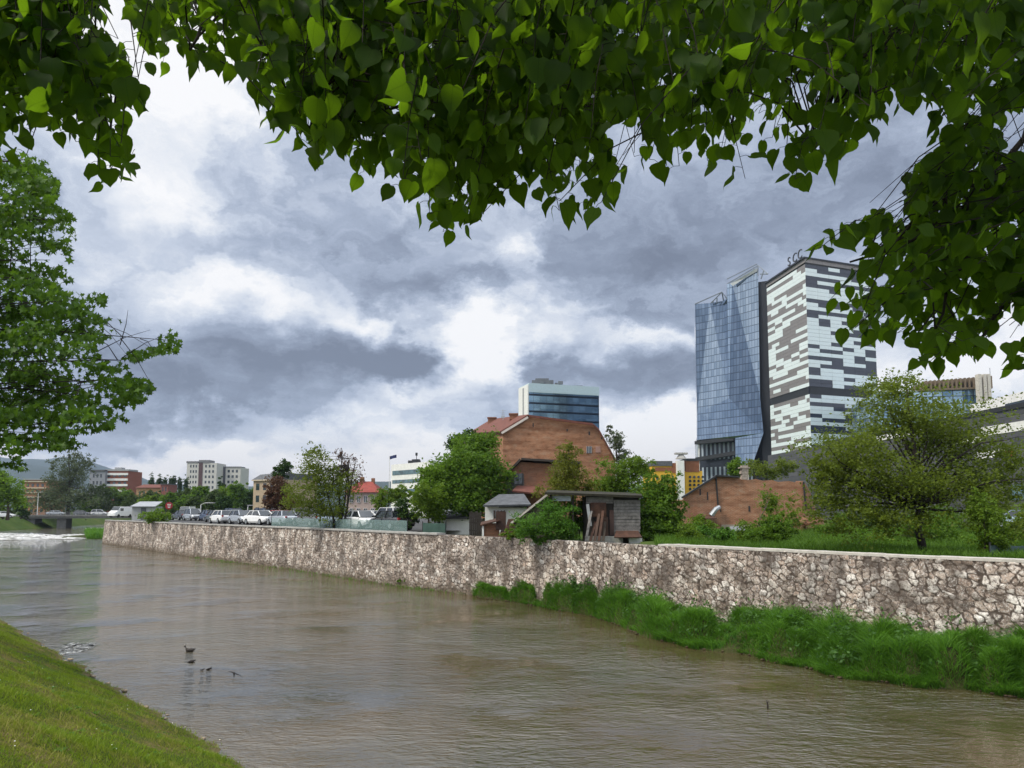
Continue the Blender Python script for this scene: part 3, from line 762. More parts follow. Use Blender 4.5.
# low weeds along the wall foot farther left and long grass on the land behind the wall
pts = []
for i in range(2200):
    u = r.uniform(200, 470); p = wall_pt(u, -0.15 - abs(r.normal(0, .12)), 0.0) if i % 12 == 0 else p + Vector((r.normal(0, .25), r.normal(0, .25), 0))
    pts.append((p.x, p.y, 0.0))
blades('wall_foot_weeds', np.array(pts), 0.22, 0.02, M_TALL, 34, 0.8, 2, 0.6, 'thin weeds at the foot of the stone wall')
pts = []
n = 42000
uu = 655 + 420 * r.random(n); Yb = r.random(n) ** 1.6 * 38
i_u = np.interp(uu, [655, 760, 900, 1024, 1100], [34.6, 30.3, 26.3, 23.6, 21.5])
Yv = i_u + 0.6 + Yb; xv = (uu - 512) / FOC * Yv / 1.0038
zl = LAND + 0.05 + np.clip(Yb / 40, 0, 1) * 0.12 + 0.12 * np.sin(xv * .6) * np.cos(Yv * .4)
blades('meadow_grass', np.stack([xv, Yv, zl], 1), 0.42, 0.03, M_MEADOW, 35, 0.6, 2, 0.6, 'long meadow grass on the plot behind the stone wall')
# raised meadow soil under it
Vm = []
us_ = np.linspace(640, 1120, 40); Yo = np.linspace(0.55, 40, 26)
for u in us_:
    y0 = np.interp(u, [655, 760, 900, 1024, 1100], [34.6, 30.3, 26.3, 23.6, 21.5])
    for q in Yo:
        Yq = y0 + q; xq = (u - 512) / FOC * Yq / 1.0038
        Vm.append((xq, Yq, LAND + 0.02 + min(1, q / 40) * 0.12 + 0.12 * math.sin(xq * .6) * math.cos(Yq * .4)))
idx = np.arange(40 * 26).reshape(40, 26)
o = np_mesh('meadow', Vm, np.stack([idx[:-1, :-1], idx[1:, :-1], idx[1:, 1:], idx[:-1, 1:]], -1).reshape(-1, 4), M_GROUND, smooth=True); tag(o, kind='structure')
# parking lot sheet
mb = MB()
mb.poly([wall_pt(u_, d_b, LAND + .32) for u_, d_b in ((395, 1.0), (395, 50), (250, 70), (112, 60), (112, 1.0), (200, 1.0), (300, 1.0))])
o = build('parking_lot', mb, M_ASPHALT); tag(o, kind='structure')
# footpath the camera stands on
mb = MB()
pth = [(EL + DL * s0 + NLn * 8.2) for s0 in (-60, 90)]; pt2 = [(EL + DL * s0 + NLn * 11) for s0 in (-60, 90)]
mb.quad((*pth[0], 3.312), (*pth[1], 3.312), (*pt2[1], 3.312), (*pt2[0], 3.312))
o = build('footpath', mb, M_ASPHALT); tag(o, kind='structure')

# ------------------------------------------------------------------ trees
def blob(u, v, Y, ru, rv, depth=None):
    c = P(u, v, Y); k = Y / FOC
    return (c.x, c.y, c.z, ru * k, (depth if depth else ru * k * 0.9), rv * k)

def crown_pts(blobs, n, seed, clump=0.22, per=34, shell=0.45):
    r = np.random.default_rng(seed)
    vol = np.array([b[3] * b[4] * b[5] for b in blobs]) ** 0.7; vol /= vol.sum()
    P_, C_ = [], []
    for b, f in zip(blobs, vol):
        nc_ = max(3, int(n * f / per))
        d = r.normal(size=(nc_, 3)); d /= np.linalg.norm(d, axis=1)[:, None]
        ph = r.uniform(0, 6.28, 6)
        lob = 1 + 0.16 * np.sin(d[:, 0] * 5 + ph[0]) + 0.14 * np.sin(d[:, 2] * 6 + ph[1]) + 0.12 * np.sin(d[:, 1] * 7 + ph[2])
        rad = (r.random(nc_) ** shell) * lob * r.uniform(0.8, 1.1, nc_)
        rr = np.array(b[3:6])
        c = np.array(b[:3]) + d * rr * rad[:, None]
        C_.append(c)
        cs = clump * rr.mean() * r.uniform(0.5, 1.4, nc_)
        k = r.poisson(per, nc_) + 2
        for ci, si, ki in zip(c, cs, k):
            q = r.normal(size=(ki, 3)) * si * np.array([0.62, 0.62, 0.42]); q[:, 2] -= 0.25 * (q[:, 0] ** 2 + q[:, 1] ** 2) / max(si, .05)
            P_.append(ci + q)
    return np.concatenate(P_), np.concatenate(C_)

def tree(name, label, base_, blobs, mat, n, size, trunk_r, seed, limbs=10, bark=None, group=None, cat='tree', clump=0.22, per=34, shell=0.45, upbias=0.3, limb_r=0.35, aspect=0.6, fork=0.45, stems=None):
    base_ = Vector(base_); bark = bark or M_BARK
    root = thing(name, label, cat, base_, group)
    pts, cl = crown_pts(blobs, int(n * 2.3), seed, clump, per * 1.5, shell)
    V, F = leaf_cloud(pts, size, seed + 1, upbias, aspect)
    np_mesh('crown' if cat == 'tree' else 'foliage', V, F, mat, root)
    if trunk_r:
        r = random.Random(seed); mb = MB()
        top = max(b[2] + b[5] * 0.4 for b in blobs); cx = sum(b[0] for b in blobs) / len(blobs); cy = sum(b[1] for b in blobs) / len(blobs)
        H = top - base_.z; path = []
        for i in range(7):
            t = i / 6; path.append(Vector((base_.x + (cx - base_.x) * t ** 1.4 + r.uniform(-1, 1) * trunk_r * (t > 0), base_.y + (cy - base_.y) * t ** 1.4 + r.uniform(-1, 1) * trunk_r * (t > 0), base_.z - 0.15 + H * t)))
        if stems is None: mb.tube(path, [trunk_r * (1.25 if i == 0 else 1) * (1 - 0.82 * i / 6) for i in range(7)], 8)
        else:
            for (dx_, dy_, hx) in stems:
                pp = [Vector((base_.x + dx_ * 0.25, base_.y + dy_ * .25, base_.z - .15))]
                for i in range(1, 6):
                    t = i / 5; pp.append(Vector((base_.x + dx_ * (0.25 + t ** 1.2) + r.uniform(-1, 1) * .08, base_.y + dy_ * (0.25 + t), base_.z + H * hx * t)))
                mb.tube(pp, [trunk_r * (1 - 0.8 * i / 5) for i in range(6)], 7)
                path = pp + path[5:]
        idxs = list(range(len(cl))); r.shuffle(idxs)
        for k in idxs[:limbs]:
            tgt = Vector(cl[k]); t0 = min(0.92, max(fork, (tgt.z - base_.z) / H - 0.28 + r.uniform(-.1, .05)))
            fi = t0 * (len(path) - 1); i0 = min(int(fi), len(path) - 2); st_ = path[i0].lerp(path[i0 + 1], fi - i0)
            mid = st_.lerp(tgt, 0.5) + Vector((r.uniform(-1, 1), r.uniform(-1, 1), r.uniform(0, 1.5))) * (tgt - st_).length * 0.10
            r0 = trunk_r * limb_r * (1.1 - t0 * 0.6)
            mb.tube([st_, st_.lerp(mid, .55) , mid, mid.lerp(tgt, .6) + Vector((r.uniform(-1, 1), r.uniform(-1, 1), r.uniform(-1, 1))) * .04 * (tgt - st_).length, tgt], [r0, r0 * .8, r0 * .58, r0 * .36, r0 * .15], 5)
        build('trunk', mb, bark, root, smooth=True)
    return root

M_OLIVE = leaf_mat('olive_leaf', (0.050, 0.080, 0.010), (0.135, 0.175, 0.02), 0.42, (0.25, 0.33, 0.03), patch=0.35)
M_MID = leaf_mat('mid_green_leaf', (0.040, 0.095, 0.010), (0.13, 0.22, 0.022), 0.4, (0.20, 0.36, 0.03), patch=0.25)
M_FRESH = leaf_mat('fresh_green_leaf', (0.06, 0.12, 0.010), (0.14, 0.22, 0.020), 0.4, (0.22, 0.34, 0.03), patch=0.3)
M_DEEP = leaf_mat('deep_green_leaf', (0.018, 0.045, 0.010), (0.045, 0.090, 0.018), 0.3, (0.08, 0.15, 0.02), patch=0.2)
M_YELG = leaf_mat('yellow_green_leaf', (0.08, 0.10, 0.012), (0.17, 0.19, 0.025), 0.4, (0.28, 0.30, 0.04), patch=0.3)
M_RED = leaf_mat('copper_leaf', (0.055, 0.030, 0.020), (0.12, 0.065, 0.038), 0.35, (0.16, 0.08, 0.04), patch=0.2)
M_GREYG = leaf_mat('grey_green_leaf', (0.045, 0.065, 0.030), (0.11, 0.14, 0.07), 0.35, (0.18, 0.22, 0.10), patch=0.1)
M_FAR = leaf_mat('far_green_leaf', (0.030, 0.055, 0.014), (0.075, 0.115, 0.025), 0.3, (0.12, 0.19, 0.04), patch=0.1)
M_BRIGHT = leaf_mat('bright_shrub_leaf', (0.07, 0.14, 0.008), (0.16, 0.26, 0.02), 0.4, (0.22, 0.38, 0.03), patch=0.6)
M_BUSHG = leaf_mat('fan_bush_leaf', (0.035, 0.10, 0.010), (0.09, 0.20, 0.018), 0.35, (0.14, 0.30, 0.03), patch=0.8)

def gz(u, Y): return P(u, 510, Y) + Vector((0, 0, LAND - E))

# big olive tree on the right with dark spreading limbs
base_t = P(925, 556, 29); base_t.z = LAND + .1
tree('spreading_tree', 'big olive-green tree with dark spreading limbs behind the wall', base_t,
     [blob(905, 415, 29.5, 62, 38, 2.2), blob(855, 452, 29, 56, 32, 2.0), blob(955, 435, 30, 56, 42, 2.0), blob(905, 482, 28.5, 88, 30, 2.2), blob(838, 498, 29, 42, 36, 1.6), blob(975, 485, 30, 50, 36, 1.8), blob(890, 518, 28, 56, 18, 1.6), blob(893, 388, 30, 34, 18, 1.2), blob(1010, 465, 31, 24, 34, 1.4), blob(830, 470, 29, 26, 20, 1.2)],
     M_OLIVE, 17500, 0.115, 0.15, 41, limbs=60, bark=M_BARK_D, clump=0.17, per=16, shell=0.5, upbias=0.5, limb_r=0.42, fork=0.28)
b_ = P(985, 555, 26.5); b_.z = LAND
tree('young_tree', 'slim light green sapling in front of the big olive tree', b_, [blob(985, 520, 26.5, 20, 26), blob(978, 505, 26.5, 11, 14), blob(995, 538, 26.5, 20, 14)], M_FRESH, 2200, 0.10, 0.05, 43, limbs=12, per=20)
b_ = P(940, 550, 38); b_.z = LAND
tree('shrub', 'low shrub in the meadow beneath the big olive tree', b_, [blob(930, 530, 38, 34, 18), blob(870, 540, 36, 26, 12)], M_MID, 3200, 0.13, 0.05, 44, limbs=8, cat='shrub')
b_ = P(1018, 545, 36); b_.z = LAND
tree('shrub', 'brownish shrub near the teal panel at the right', b_, [blob(1018, 530, 36, 20, 22), blob(1045, 520, 38, 24, 24)], M_OLIVE, 2400, 0.13, 0.05, 45, limbs=8, cat='shrub')

# green trees in the middle
b_ = gz(482, 56)
tree('broad_tree', 'full green tree between the white shed and the brick gable house', b_,
     [blob(468, 470, 56, 36, 32, 2.3), blob(445, 490, 56, 30, 26, 2.0), blob(490, 478, 56, 22, 36, 1.7), blob(478, 445, 57, 24, 14, 1.4), blob(468, 499, 55.5, 34, 12, 1.8), blob(432, 475, 57, 14, 16, 1.0)], M_MID, 13000, 0.22, 0.22, 51, limbs=20, per=26, clump=0.26)
b_ = gz(458, 66)
tree('dark_tree', 'dark green treetop peeking out behind the full green tree', b_, [blob(458, 444, 66, 13, 14), blob(466, 440, 66, 14, 10)], M_DEEP, 1500, 0.22, 0.15, 52, limbs=4)
b_ = gz(428, 54)
tree('small_tree', 'yellow-green small tree left of the full green tree', b_, [blob(430, 500, 54, 20, 18), blob(430, 508, 54, 18, 9), blob(420, 490, 54, 9, 12)], M_FRESH, 2600, 0.18, 0.09, 53, limbs=8)
b_ = gz(405, 56)
tree('evergreen_shrub', 'dark narrow evergreen shrub standing at the end of the teal fence', b_, [blob(405, 512, 56, 10, 16), blob(412, 518, 56, 10, 10)], M_DEEP, 1700, 0.14, 0.07, 54, limbs=4, cat='shrub')
b_ = gz(388, 75)
tree('round_tree', 'light green round tree beside the red-roofed house', b_, [blob(388, 498, 75, 14, 11), blob(400, 494, 75, 12, 10), blob(377, 503, 75, 8, 9)], M_FRESH, 2200, 0.2, 0.1, 55, limbs=4)
b_ = gz(570, 46)
tree('young_tree', 'upright yellow-green young tree before the brick gable', b_, [blob(568, 478, 46, 24, 22), blob(567, 455, 46, 12, 18), blob(560, 490, 46, 24, 14), blob(590, 490, 46, 12, 12)], M_YELG, 4400, 0.13, 0.07, 56, limbs=16, per=18, stems=[(0.0, 0, 1.0), (.5, .2, .8), (-.5, .1, .8)])
b_ = gz(616, 72)
tree('sparse_tree', 'thin grey-green treetop right of the brick gable', b_, [blob(616, 440, 72, 11, 11), blob(622, 456, 72, 9, 12), blob(610, 430, 72, 5, 5)], M_GREYG, 700, 0.2, 0.12, 57, limbs=14, per=9)
b_ = gz(622, 54)
tree('leafy_tree', 'bright leafy tree between the brick gable and the yellow building', b_, [blob(622, 480, 54, 24, 24), blob(640, 470, 54, 14, 16), blob(607, 490, 54, 16, 14)], M_FRESH, 4600, 0.17, 0.1, 58, limbs=10, per=20)
b_ = gz(655, 44)
tree('dense_tree', 'dense dark green tree beside the plank shed', b_, [blob(655, 510, 44, 27, 34), blob(662, 488, 44, 18, 18), blob(645, 525, 43, 22, 20), blob(672, 520, 44, 14, 20)], M_MID, 7500, 0.17, 0.1, 59, limbs=8, per=28)
# bush hanging over the wall
b_ = wall_pt(545, 0.5, WALL_TOP - .1)
kY = b_.y
tree('hanging_bush', 'bright green bush with fanned leaves spilling over the wall top', b_, [blob(548, 522, kY - .1, 30, 15), blob(532, 530, kY - .3, 20, 10), blob(562, 530, kY - .2, 20, 11), blob(556, 508, kY + .3, 20, 9), blob(545, 538, kY - .5, 16, 6)], M_BUSHG, 3900, 0.17, 0.06, 61, limbs=16, cat='bush', aspect=0.32, per=26, upbias=0.8)
# shrubs before the ruin
b_ = gz(770, 36)
tree('shrub', 'dark green shrub in front of the ruined brick wall', b_, [blob(775, 530, 36, 18, 16), blob(762, 537, 36, 18, 12)], M_MID, 3200, 0.12, 0.05, 62, limbs=6, cat='shrub')
b_ = gz(752, 38)
tree('shrub', 'loose yellow-green shrub climbing the ruined brick wall', b_, [blob(770, 505, 44, 12, 20), blob(748, 532, 38, 14, 14), blob(790, 520, 42, 12, 16)], M_FRESH, 1700, 0.12, 0.05, 63, limbs=10, cat='shrub', per=14)
b_ = gz(722, 37)
tree('shrub', 'low fresh shrub below the graffiti panel', b_, [blob(722, 538, 37, 13, 9), blob(704, 535, 40, 16, 10)], M_BUSHG, 2400, 0.12, 0.04, 64, limbs=6, cat='shrub')
b_ = gz(693, 40)
tree('shrub', 'yellow-green shrub between the dense tree and the lean-to', b_, [blob(690, 532, 39, 14, 12), blob(700, 526, 42, 14, 14)], M_FRESH, 1900, 0.12, 0.04, 65, limbs=6, cat='shrub')
b_ = gz(738, 130)
tree('small_tree', 'light green round tree at the foot of the glass towers', b_, [blob(737, 466, 130, 9, 12), blob(731, 470, 130, 6, 8)], M_BRIGHT, 1500, 0.35, 0.2, 66, limbs=4)
b_ = gz(765, 95)
tree('scrub_tree', 'brownish scrubby tree over the ruin wall', b_, [blob(765, 470, 95, 18, 9), blob(785, 466, 95, 14, 9), blob(752, 466, 98, 9, 10)], M_OLIVE, 1700, 0.25, 0.12, 67, limbs=16, per=12)
for k_, (u_, v_, Y_, ru_, rv_, mt_, lb_) in enumerate([(838, 528, 50, 22, 14, M_MID, 'mid-green shrub at the rubble end of the ruin'), (872, 520, 62, 26, 18, M_DEEP, 'dark shrub behind the left limbs of the olive tree'), (938, 518, 60, 28, 18, M_MID, 'green shrub right behind the olive tree trunk'), (990, 510, 64, 26, 22, M_OLIVE, 'olive shrub before the shopping centre wall'), (1030, 522, 50, 20, 16, M_FRESH, 'fresh green shrub at the right frame edge')]):
    tree('shrub', lb_, gz(u_, Y_), [blob(u_, v_, Y_, ru_, rv_), blob(u_ + ru_ * .5, v_ + rv_ * .3, Y_, ru_ * .6, rv_ * .8), blob(u_ - ru_ * .6, v_ + rv_ * .4, Y_, ru_ * .6, rv_ * .7)], mt_, 2600, .16, .06, 300 + k_, limbs=8, cat='shrub', group='shrubs on the meadow')
b_ = gz(580, 44.5)
tree('shrub', 'green shrub growing between the lean-to and the plank shed', b_, [blob(580, 515, 44.5, 13, 14), blob(577, 526, 44, 14, 10), blob(570, 506, 44.8, 8, 9)], M_MID, 2300, .13, .04, 310, limbs=6, cat='shrub')
b_ = gz(505, 46)
tree('shrub', 'weedy shrub pressed against the pale lean-to roof edge', b_, [blob(520, 530, 42.6, 12, 7), blob(510, 534, 42.8, 10, 5)], M_FRESH, 900, .11, .03, 311, limbs=4, cat='shrub')
a_ = PZ(473, 590, 0.0)
tree('bush', 'dark round bush at the wall foot where the tall grass begins', a_ + Vector((0, 0, .02)), [blob(473, 580, a_.y, 7, 8)], M_DEEP, 700, .14, .03, 320, limbs=4, cat='bush')
a_ = PZ(405, 586, 0.0)
tree('bush', 'low green bush at the water under the left part of wall', a_ + Vector((0, 0, .02)), [blob(405, 581, a_.y, 10, 5), blob(412, 582, a_.y, 7, 4)], M_MID, 800, .14, .02, 321, limbs=4, cat='bush')
# tree group on the lot edge
b_ = wall_pt(325, 1.2, LAND)
kY = b_.y
tree('thin_tree', 'multi-stemmed tree with coppery twigs on the parking lot edge', b_, [blob(318, 470, kY, 22, 24, 1.6), blob(335, 485, kY, 26, 26, 1.8), blob(305, 495, kY, 24, 20, 1.7), blob(316, 452, kY, 12, 10, .9), blob(325, 508, kY, 30, 12, 1.6)], M_OLIVE, 4200, 0.17, 0.11, 71, limbs=30, per=13, stems=[(-1.3, .3, .8), (0.0, .2, 1.0), (1.1, -.3, .85), (.5, .6, .9)], bark=M_BARK_D, limb_r=0.3)
b_ = gz(347, 66); kY = 66
tree('bare_tree', 'nearly bare reddish-twigged tree beside the multi-stemmed tree', b_, [blob(348, 468, kY, 15, 16, 1.3), blob(340, 455, kY, 8, 8, .8), blob(355, 480, kY, 9, 12, 1)], M_RED, 620, 0.14, 0.09, 72, limbs=40, per=7, bark=M_BARK, limb_r=0.35)
b_ = gz(278, 84)
tree('copper_tree', 'purple-brown leaved tree beside the old beige house', b_, [blob(277, 487, 84, 15, 15), blob(283, 503, 84, 18, 12), blob(270, 498, 84, 10, 12)], M_RED, 2800, 0.22, 0.13, 73, limbs=8)
b_ = gz(284, 112)
tree('dark_tree', 'dark green treetop behind the purple-brown tree', b_, [blob(283, 467, 112, 11, 10), blob(277, 473, 112, 9, 8)], M_DEEP, 900, 0.3, 0.2, 74, limbs=4)
b_ = wall_pt(156, 1.2, LAND); kY = b_.y
tree('round_bush', 'bright green round bush on the wall near its far corner', b_, [blob(156, 515, kY, 13, 7), blob(150, 517, kY, 8, 6), blob(163, 517, kY, 7, 5)], M_BRIGHT, 1700, 0.2, 0.06, 75, limbs=4, cat='bush')

# trees far left and beyond the lot
def far_tree(name, label, u, vt, vb, ru, Y, mat, n, seed, size=0.42, group=None, cat='tree', **kw):
    hv = (vb - vt) / 2; r = random.Random(seed)
    bl = [blob(u, (vt + vb) / 2 + hv * 0.1, Y, ru, hv * .9)]
    for k in range(4): bl.append(blob(u + r.uniform(-.6, .6) * ru, vt + hv * r.uniform(.35, 1.5), Y, ru * .5, hv * .42))
    return tree(name, label, gz(u, Y), bl, mat, n, size, 0.25, seed, limbs=8, group=group, cat=cat, **kw)
tree('willow_tree', 'tall grey-green tree with feathery top behind the bridge', gz(68, 225), [blob(66, 482, 225, 20, 26), blob(75, 468, 225, 18, 18), blob(58, 488, 225, 14, 20), blob(68, 500, 225, 36, 16), blob(45, 500, 225, 16, 14), blob(92, 494, 225, 16, 14), blob(88, 462, 225, 9, 9), blob(55, 462, 225, 8, 9), blob(72, 456, 225, 10, 6)], M_GREYG, 6500, 0.5, 0.5, 81, limbs=24, per=16)
tree('light_tree', 'light green tree on the far left bank', gz(8, 150), [blob(5, 488, 150, 22, 18), blob(-14, 480, 150, 22, 22), blob(14, 498, 150, 14, 12)], M_BRIGHT, 4200, 0.42, 0.3, 82, limbs=6)
far_tree('shrub', 'dark round shrub on the far left slope by the bridge end', 22, 499, 519, 9, 175, M_DEEP, 1300, 83, 0.4, cat='shrub')
far_tree('shrub', 'low shrub at the far left frame edge above the slope', 4, 503, 516, 9, 170, M_FAR, 900, 84, 0.4, cat='shrub')
k = 0
for (u, vt, ru, Y, mat) in [(103, 482, 16, 230, M_FAR), (120, 484, 15, 232, M_MID), (136, 488, 15, 228, M_FAR), (90, 492, 16, 226, M_MID), (152, 489, 15, 226, M_FAR), (148, 494, 13, 200, M_FRESH), (183, 488, 16, 200, M_FAR), (171, 491, 13, 196, M_MID), (200, 484, 14, 190, M_MID), (214, 488, 10, 182, M_FAR), (228, 484, 12, 185, M_FRESH), (240, 479, 14, 178, M_MID), (252, 484, 11, 172, M_DEEP), (224, 494, 9, 165, M_DEEP), (192, 496, 9, 170, M_FAR)]:
    lab = ['deep-crowned tree right of the feathery grey-green tree', 'mid-green tree below the red and white apartments', 'tree right below the red and white apartments', 'low green tree above the bridge railing',
           'green tree below the row of poplars', 'pale green tree right behind the grey kiosk', 'grey-green tree below the left end of the tower blocks', 'small tree behind the red sign', 'broad tree covering the foot of the tallest tower block',
           'small tree between two broader trees below the tower blocks', 'fresh green tree below the gap of the tower blocks', 'tallest broad tree right of the tower blocks', 'dark tree touching the old beige house', 'dark low tree behind the parked cars', 'low tree left behind the parked cars'][k]
    far_tree('broadleaf_tree', lab, u, vt, 514, ru, Y, mat, 3000, 90 + k, 0.5, 'trees beyond the parking lot'); k += 1
for i, (u, vt, ru) in enumerate([(151.5, 473, 3.2), (159.3, 474, 2.6), (165.2, 476, 2.6), (170.4, 475.5, 1.8), (174, 473.5, 2.2), (180, 476, 2.5), (186, 476, 2.6)]):
    tree('poplar_tree', 'slender dark poplar in the row left of the tower blocks', gz(u, 310), [blob(u, (vt + 490) / 2, 310, ru, (490 - vt) / 2), blob(u, vt + 11, 310, ru * .9, 6)], M_DEEP, 1500, 0.36, 0.25, 120 + i, limbs=2, group='row of poplars', per=20, shell=.6)
far_tree('conifer_tree', 'dark conifer standing before the tower block gap', 220, 474, 500, 4, 230, M_DEEP, 700, 130, 0.5)
far_tree('conifer_tree', 'dark conifer right of the tower block gap', 224, 478, 500, 3, 232, M_DEEP, 500, 131, 0.5)

# big maple at the left edge of the picture
M_MAPLE = leaf_mat('maple_leaf', (0.016, 0.048, 0.005), (0.075, 0.15, 0.012), 0.35, (0.15, 0.29, 0.02), patch=0.5)
def in_poly(u, v, poly):
    c = False; n = len(poly); j = n - 1
    for i in range(n):
        (xi, yi), (xj, yj) = poly[i], poly[j]
        if (yi > v) != (yj > v) and u < (xj - xi) * (v - yi) / (yj - yi) + xi: c = not c
        j = i
    return c
STAR = np.array([(0, -.45), (.18, -.15), (.5, -.2), (.3, .08), (.48, .32), (.16, .25), (0, .6), (-.16, .25), (-.48, .32), (-.3, .08), (-.5, -.2), (-.18, -.15)])
def star_leaves(pts, size, seed):
    r = np.random.default_rng(seed); n = len(pts); k = len(STAR)
    dn = np.stack([r.normal(0, .6, n), r.normal(0, .6, n), -0.55 - 0.5 * r.random(n)], 1); dn /= np.linalg.norm(dn, axis=1)[:, None]
    nn = r.normal(size=(n, 3)); nn[:, 2] += 0.9; sx = np.cross(dn, nn); sx /= np.linalg.norm(sx, axis=1)[:, None]
    cz = np.cross(sx, dn)
    s = size * r.uniform(.6, 1.25, n)
    V = pts[:, None, :] + s[:, None, None] * (STAR[None, :, 0, None] * sx[:, None, :] + STAR[None, :, 1, None] * dn[:, None, :] + (0.35 * np.abs(STAR[None, :, 0, None]) - .3 * STAR[None, :, 1, None] ** 2) * cz[:, None, :])
    tri = [(11, 0, 1), (1, 2, 3), (3, 4, 5), (5, 6, 7), (7, 8, 9), (9, 10, 11), (11, 1, 3), (11, 3, 9), (3, 5, 9), (5, 7, 9)]
    F = (np.arange(n)[:, None, None] * k + np.array(tri)[None]).reshape(-1, 3)
    return V.reshape(-1, 3), F
MAPLE = [(-160, 120), (0, 148), (45, 160), (60, 185), (55, 205), (72, 215), (84, 240), (70, 252), (72, 282), (60, 292), (105, 292), (108, 302), (88, 315), (122, 318), (118, 333), (96, 345), (100, 360), (120, 362), (124, 352), (156, 342), (166, 328), (186, 340), (176, 352), (150, 356), (126, 366), (140, 376), (156, 384), (150, 398), (134, 408), (128, 420), (104, 432), (70, 436), (92, 448), (60, 450), (35, 448), (22, 456), (30, 472), (0, 466), (-160, 480)]
r = np.random.default_rng(55); rr_ = random.Random(55)
tbase = Vector((-21.5, 19.0, 3.3))
mroot = thing('maple_tree', 'big maple with layered green sprays at the left edge', 'tree', tbase)
mb = MB()
trunk = [tbase + Vector((0, 0, -.2)), tbase + Vector((.1, 0, 2)), tbase + Vector((.0, .1, 4.5)), tbase + Vector((.3, .2, 7.5)), tbase + Vector((.2, .2, 10.5)), tbase + Vector((.4, .1, 13))]
mb.tube(trunk, [.42, .34, .28, .2, .12, .04], 10)
pts = []; limbs_ = []
for k in range(15):
    v_ = 150 + 300 * (k + .5) / 15; umax = 0
    for u in range(200, -60, -4):
        if in_poly(u, v_, MAPLE): umax = u; break
    tip = P(umax - 18, v_, 20 + rr_.uniform(-1.8, 1.8))
    st_ = Vector(tbase) + Vector((.1, .1, max(1.2, tip.z - 3.3 - rr_.uniform(0.2, 1.8))))
    mid = st_.lerp(tip, .5) + Vector((0, rr_.uniform(-.5, .5), rr_.uniform(.1, .6)))
    mb.tube([st_, st_.lerp(mid, .5) + Vector((0, 0, .15)), mid, mid.lerp(tip, .5) + Vector((0, 0, .1)), tip], [.07, .05, .032, .018, .007], 6)
    limbs_.append((st_, mid, tip))
def spray(c, nl, rad):
    """flat, slightly drooping spray of leaves"""
    a = rr_.uniform(0, 6.28)
    for _ in range(nl):
        q = r.normal(size=3) * np.array([rad, rad, rad * 0.22]); q[2] -= 0.22 * (q[0] ** 2 + q[1] ** 2) / rad
        yield (c[0] + q[0], c[1] + q[1], c[2] + q[2])
tries = 0; ns = 0
while ns < 470 and tries < 20000:
    tries += 1
    u, v = rr_.uniform(-150, 190), rr_.uniform(140, 475)
    if not in_poly(u, v, MAPLE): continue
    Yq = 20 + rr_.gauss(0, 1.6); c = P(u, v, Yq); ns += 1
    for q in spray(c, 42, rr_.uniform(.22, .42)):
        pu, pv = proj(q)
        if in_poly(pu, pv, MAPLE) or rr_.random() < .0: pts.append(q)
    st_, mid, tip = min(limbs_, key=lambda L: (L[1] - c).length + .5 * (L[2] - c).length)
    s0 = mid.lerp(tip, rr_.random()) if (tip - c).length < (st_ - c).length else st_.lerp(mid, rr_.random())
    if (s0 - c).length < 3: mb.tube([s0, s0.lerp(c, .5) + Vector((0, 0, .1)), c], [.013, .009, .004], 4)
for (u0, v0, u1, v1) in [(96, 352, 150, 330), (120, 345, 128, 310), (122, 358, 165, 335)]:
    a, b2 = P(u0, v0, 20), P(u1, v1, 20); mb.tube([a, a.lerp(b2, .5) + Vector((0, .1, .12)), b2], [.014, .009, .004], 4)
V, F = star_leaves(np.array(pts), 0.185, 56)
np_mesh('crown', V, F, M_MAPLE, mroot)
build('trunk', mb, M_BARK_D, mroot, smooth=True)

# ------------------------------------------------------------------ linden whose branches hang over the viewer
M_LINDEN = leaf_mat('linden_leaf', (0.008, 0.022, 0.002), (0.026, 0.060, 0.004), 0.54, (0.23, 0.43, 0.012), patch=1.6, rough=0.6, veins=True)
GAP = [[(604, 118), (632, 108), (650, 128), (640, 160), (612, 158)], [(790, 62), (814, 66), (816, 100), (796, 104)], [(845, 160), (888, 148), (880, 175), (850, 182)], [(40, 108), (50, 118), (52, 142), (42, 138)], [(1000, 96), (1040, 100), (1040, 150), (1002, 140)]]
LIN = [
 [(-90, -80), (97, -80), (97, 8), (74, 20), (110, 24), (128, 45), (118, 68), (148, 82), (152, 104), (126, 112), (124, 138), (143, 160), (144, 190), (104, 195), (90, 172), (86, 160), (52, 138), (42, 112), (38, 140), (30, 164), (-90, 168)],
 [(122, -80), (134, 10), (150, 64), (170, 80), (236, 66), (250, 70), (262, 100), (274, 148), (296, 146), (322, 194), (350, 182), (400, 194), (424, 226), (438, 232), (448, 268), (462, 266), (492, 214), (505, 190), (540, 198), (552, 226), (592, 230), (615, 196), (645, 170), (664, 176), (674, 205), (690, 175), (722, 176), (740, 192), (770, 168), (795, 196), (822, 196), (838, 160), (884, 146), (896, 118), (950, 138), (1000, 60), (1090, 60), (1090, -80)],
 [(1090, 40), (1005, 40), (985, 110), (935, 100), (940, 140), (926, 150), (905, 168), (908, 196), (912, 214), (872, 200), (845, 210), (812, 232), (814, 250), (838, 262), (824, 312), (850, 330), (880, 358), (902, 360), (932, 380), (968, 370), (990, 345), (1000, 300), (1090, 330)],
 [(1000, 330), (1090, 330), (1090, 378), (1010, 374)]]
def in_lin(u, v):
    v -= 9
    if any(in_poly(u, v, g_) for g_ in GAP): return -1
    for k, p_ in enumerate(LIN):
        if in_poly(u, v, p_): return k
    return -1
half = [(.17, -.05), (.37, .06), (.49, .27), (.47, .51), (.33, .74), (.13, .92)]
mid_ = [(0, .01), (0, .35), (0, .7), (0, 1.12)]
LV = np.array(mid_ + half + [(-a, b2) for a, b2 in half])
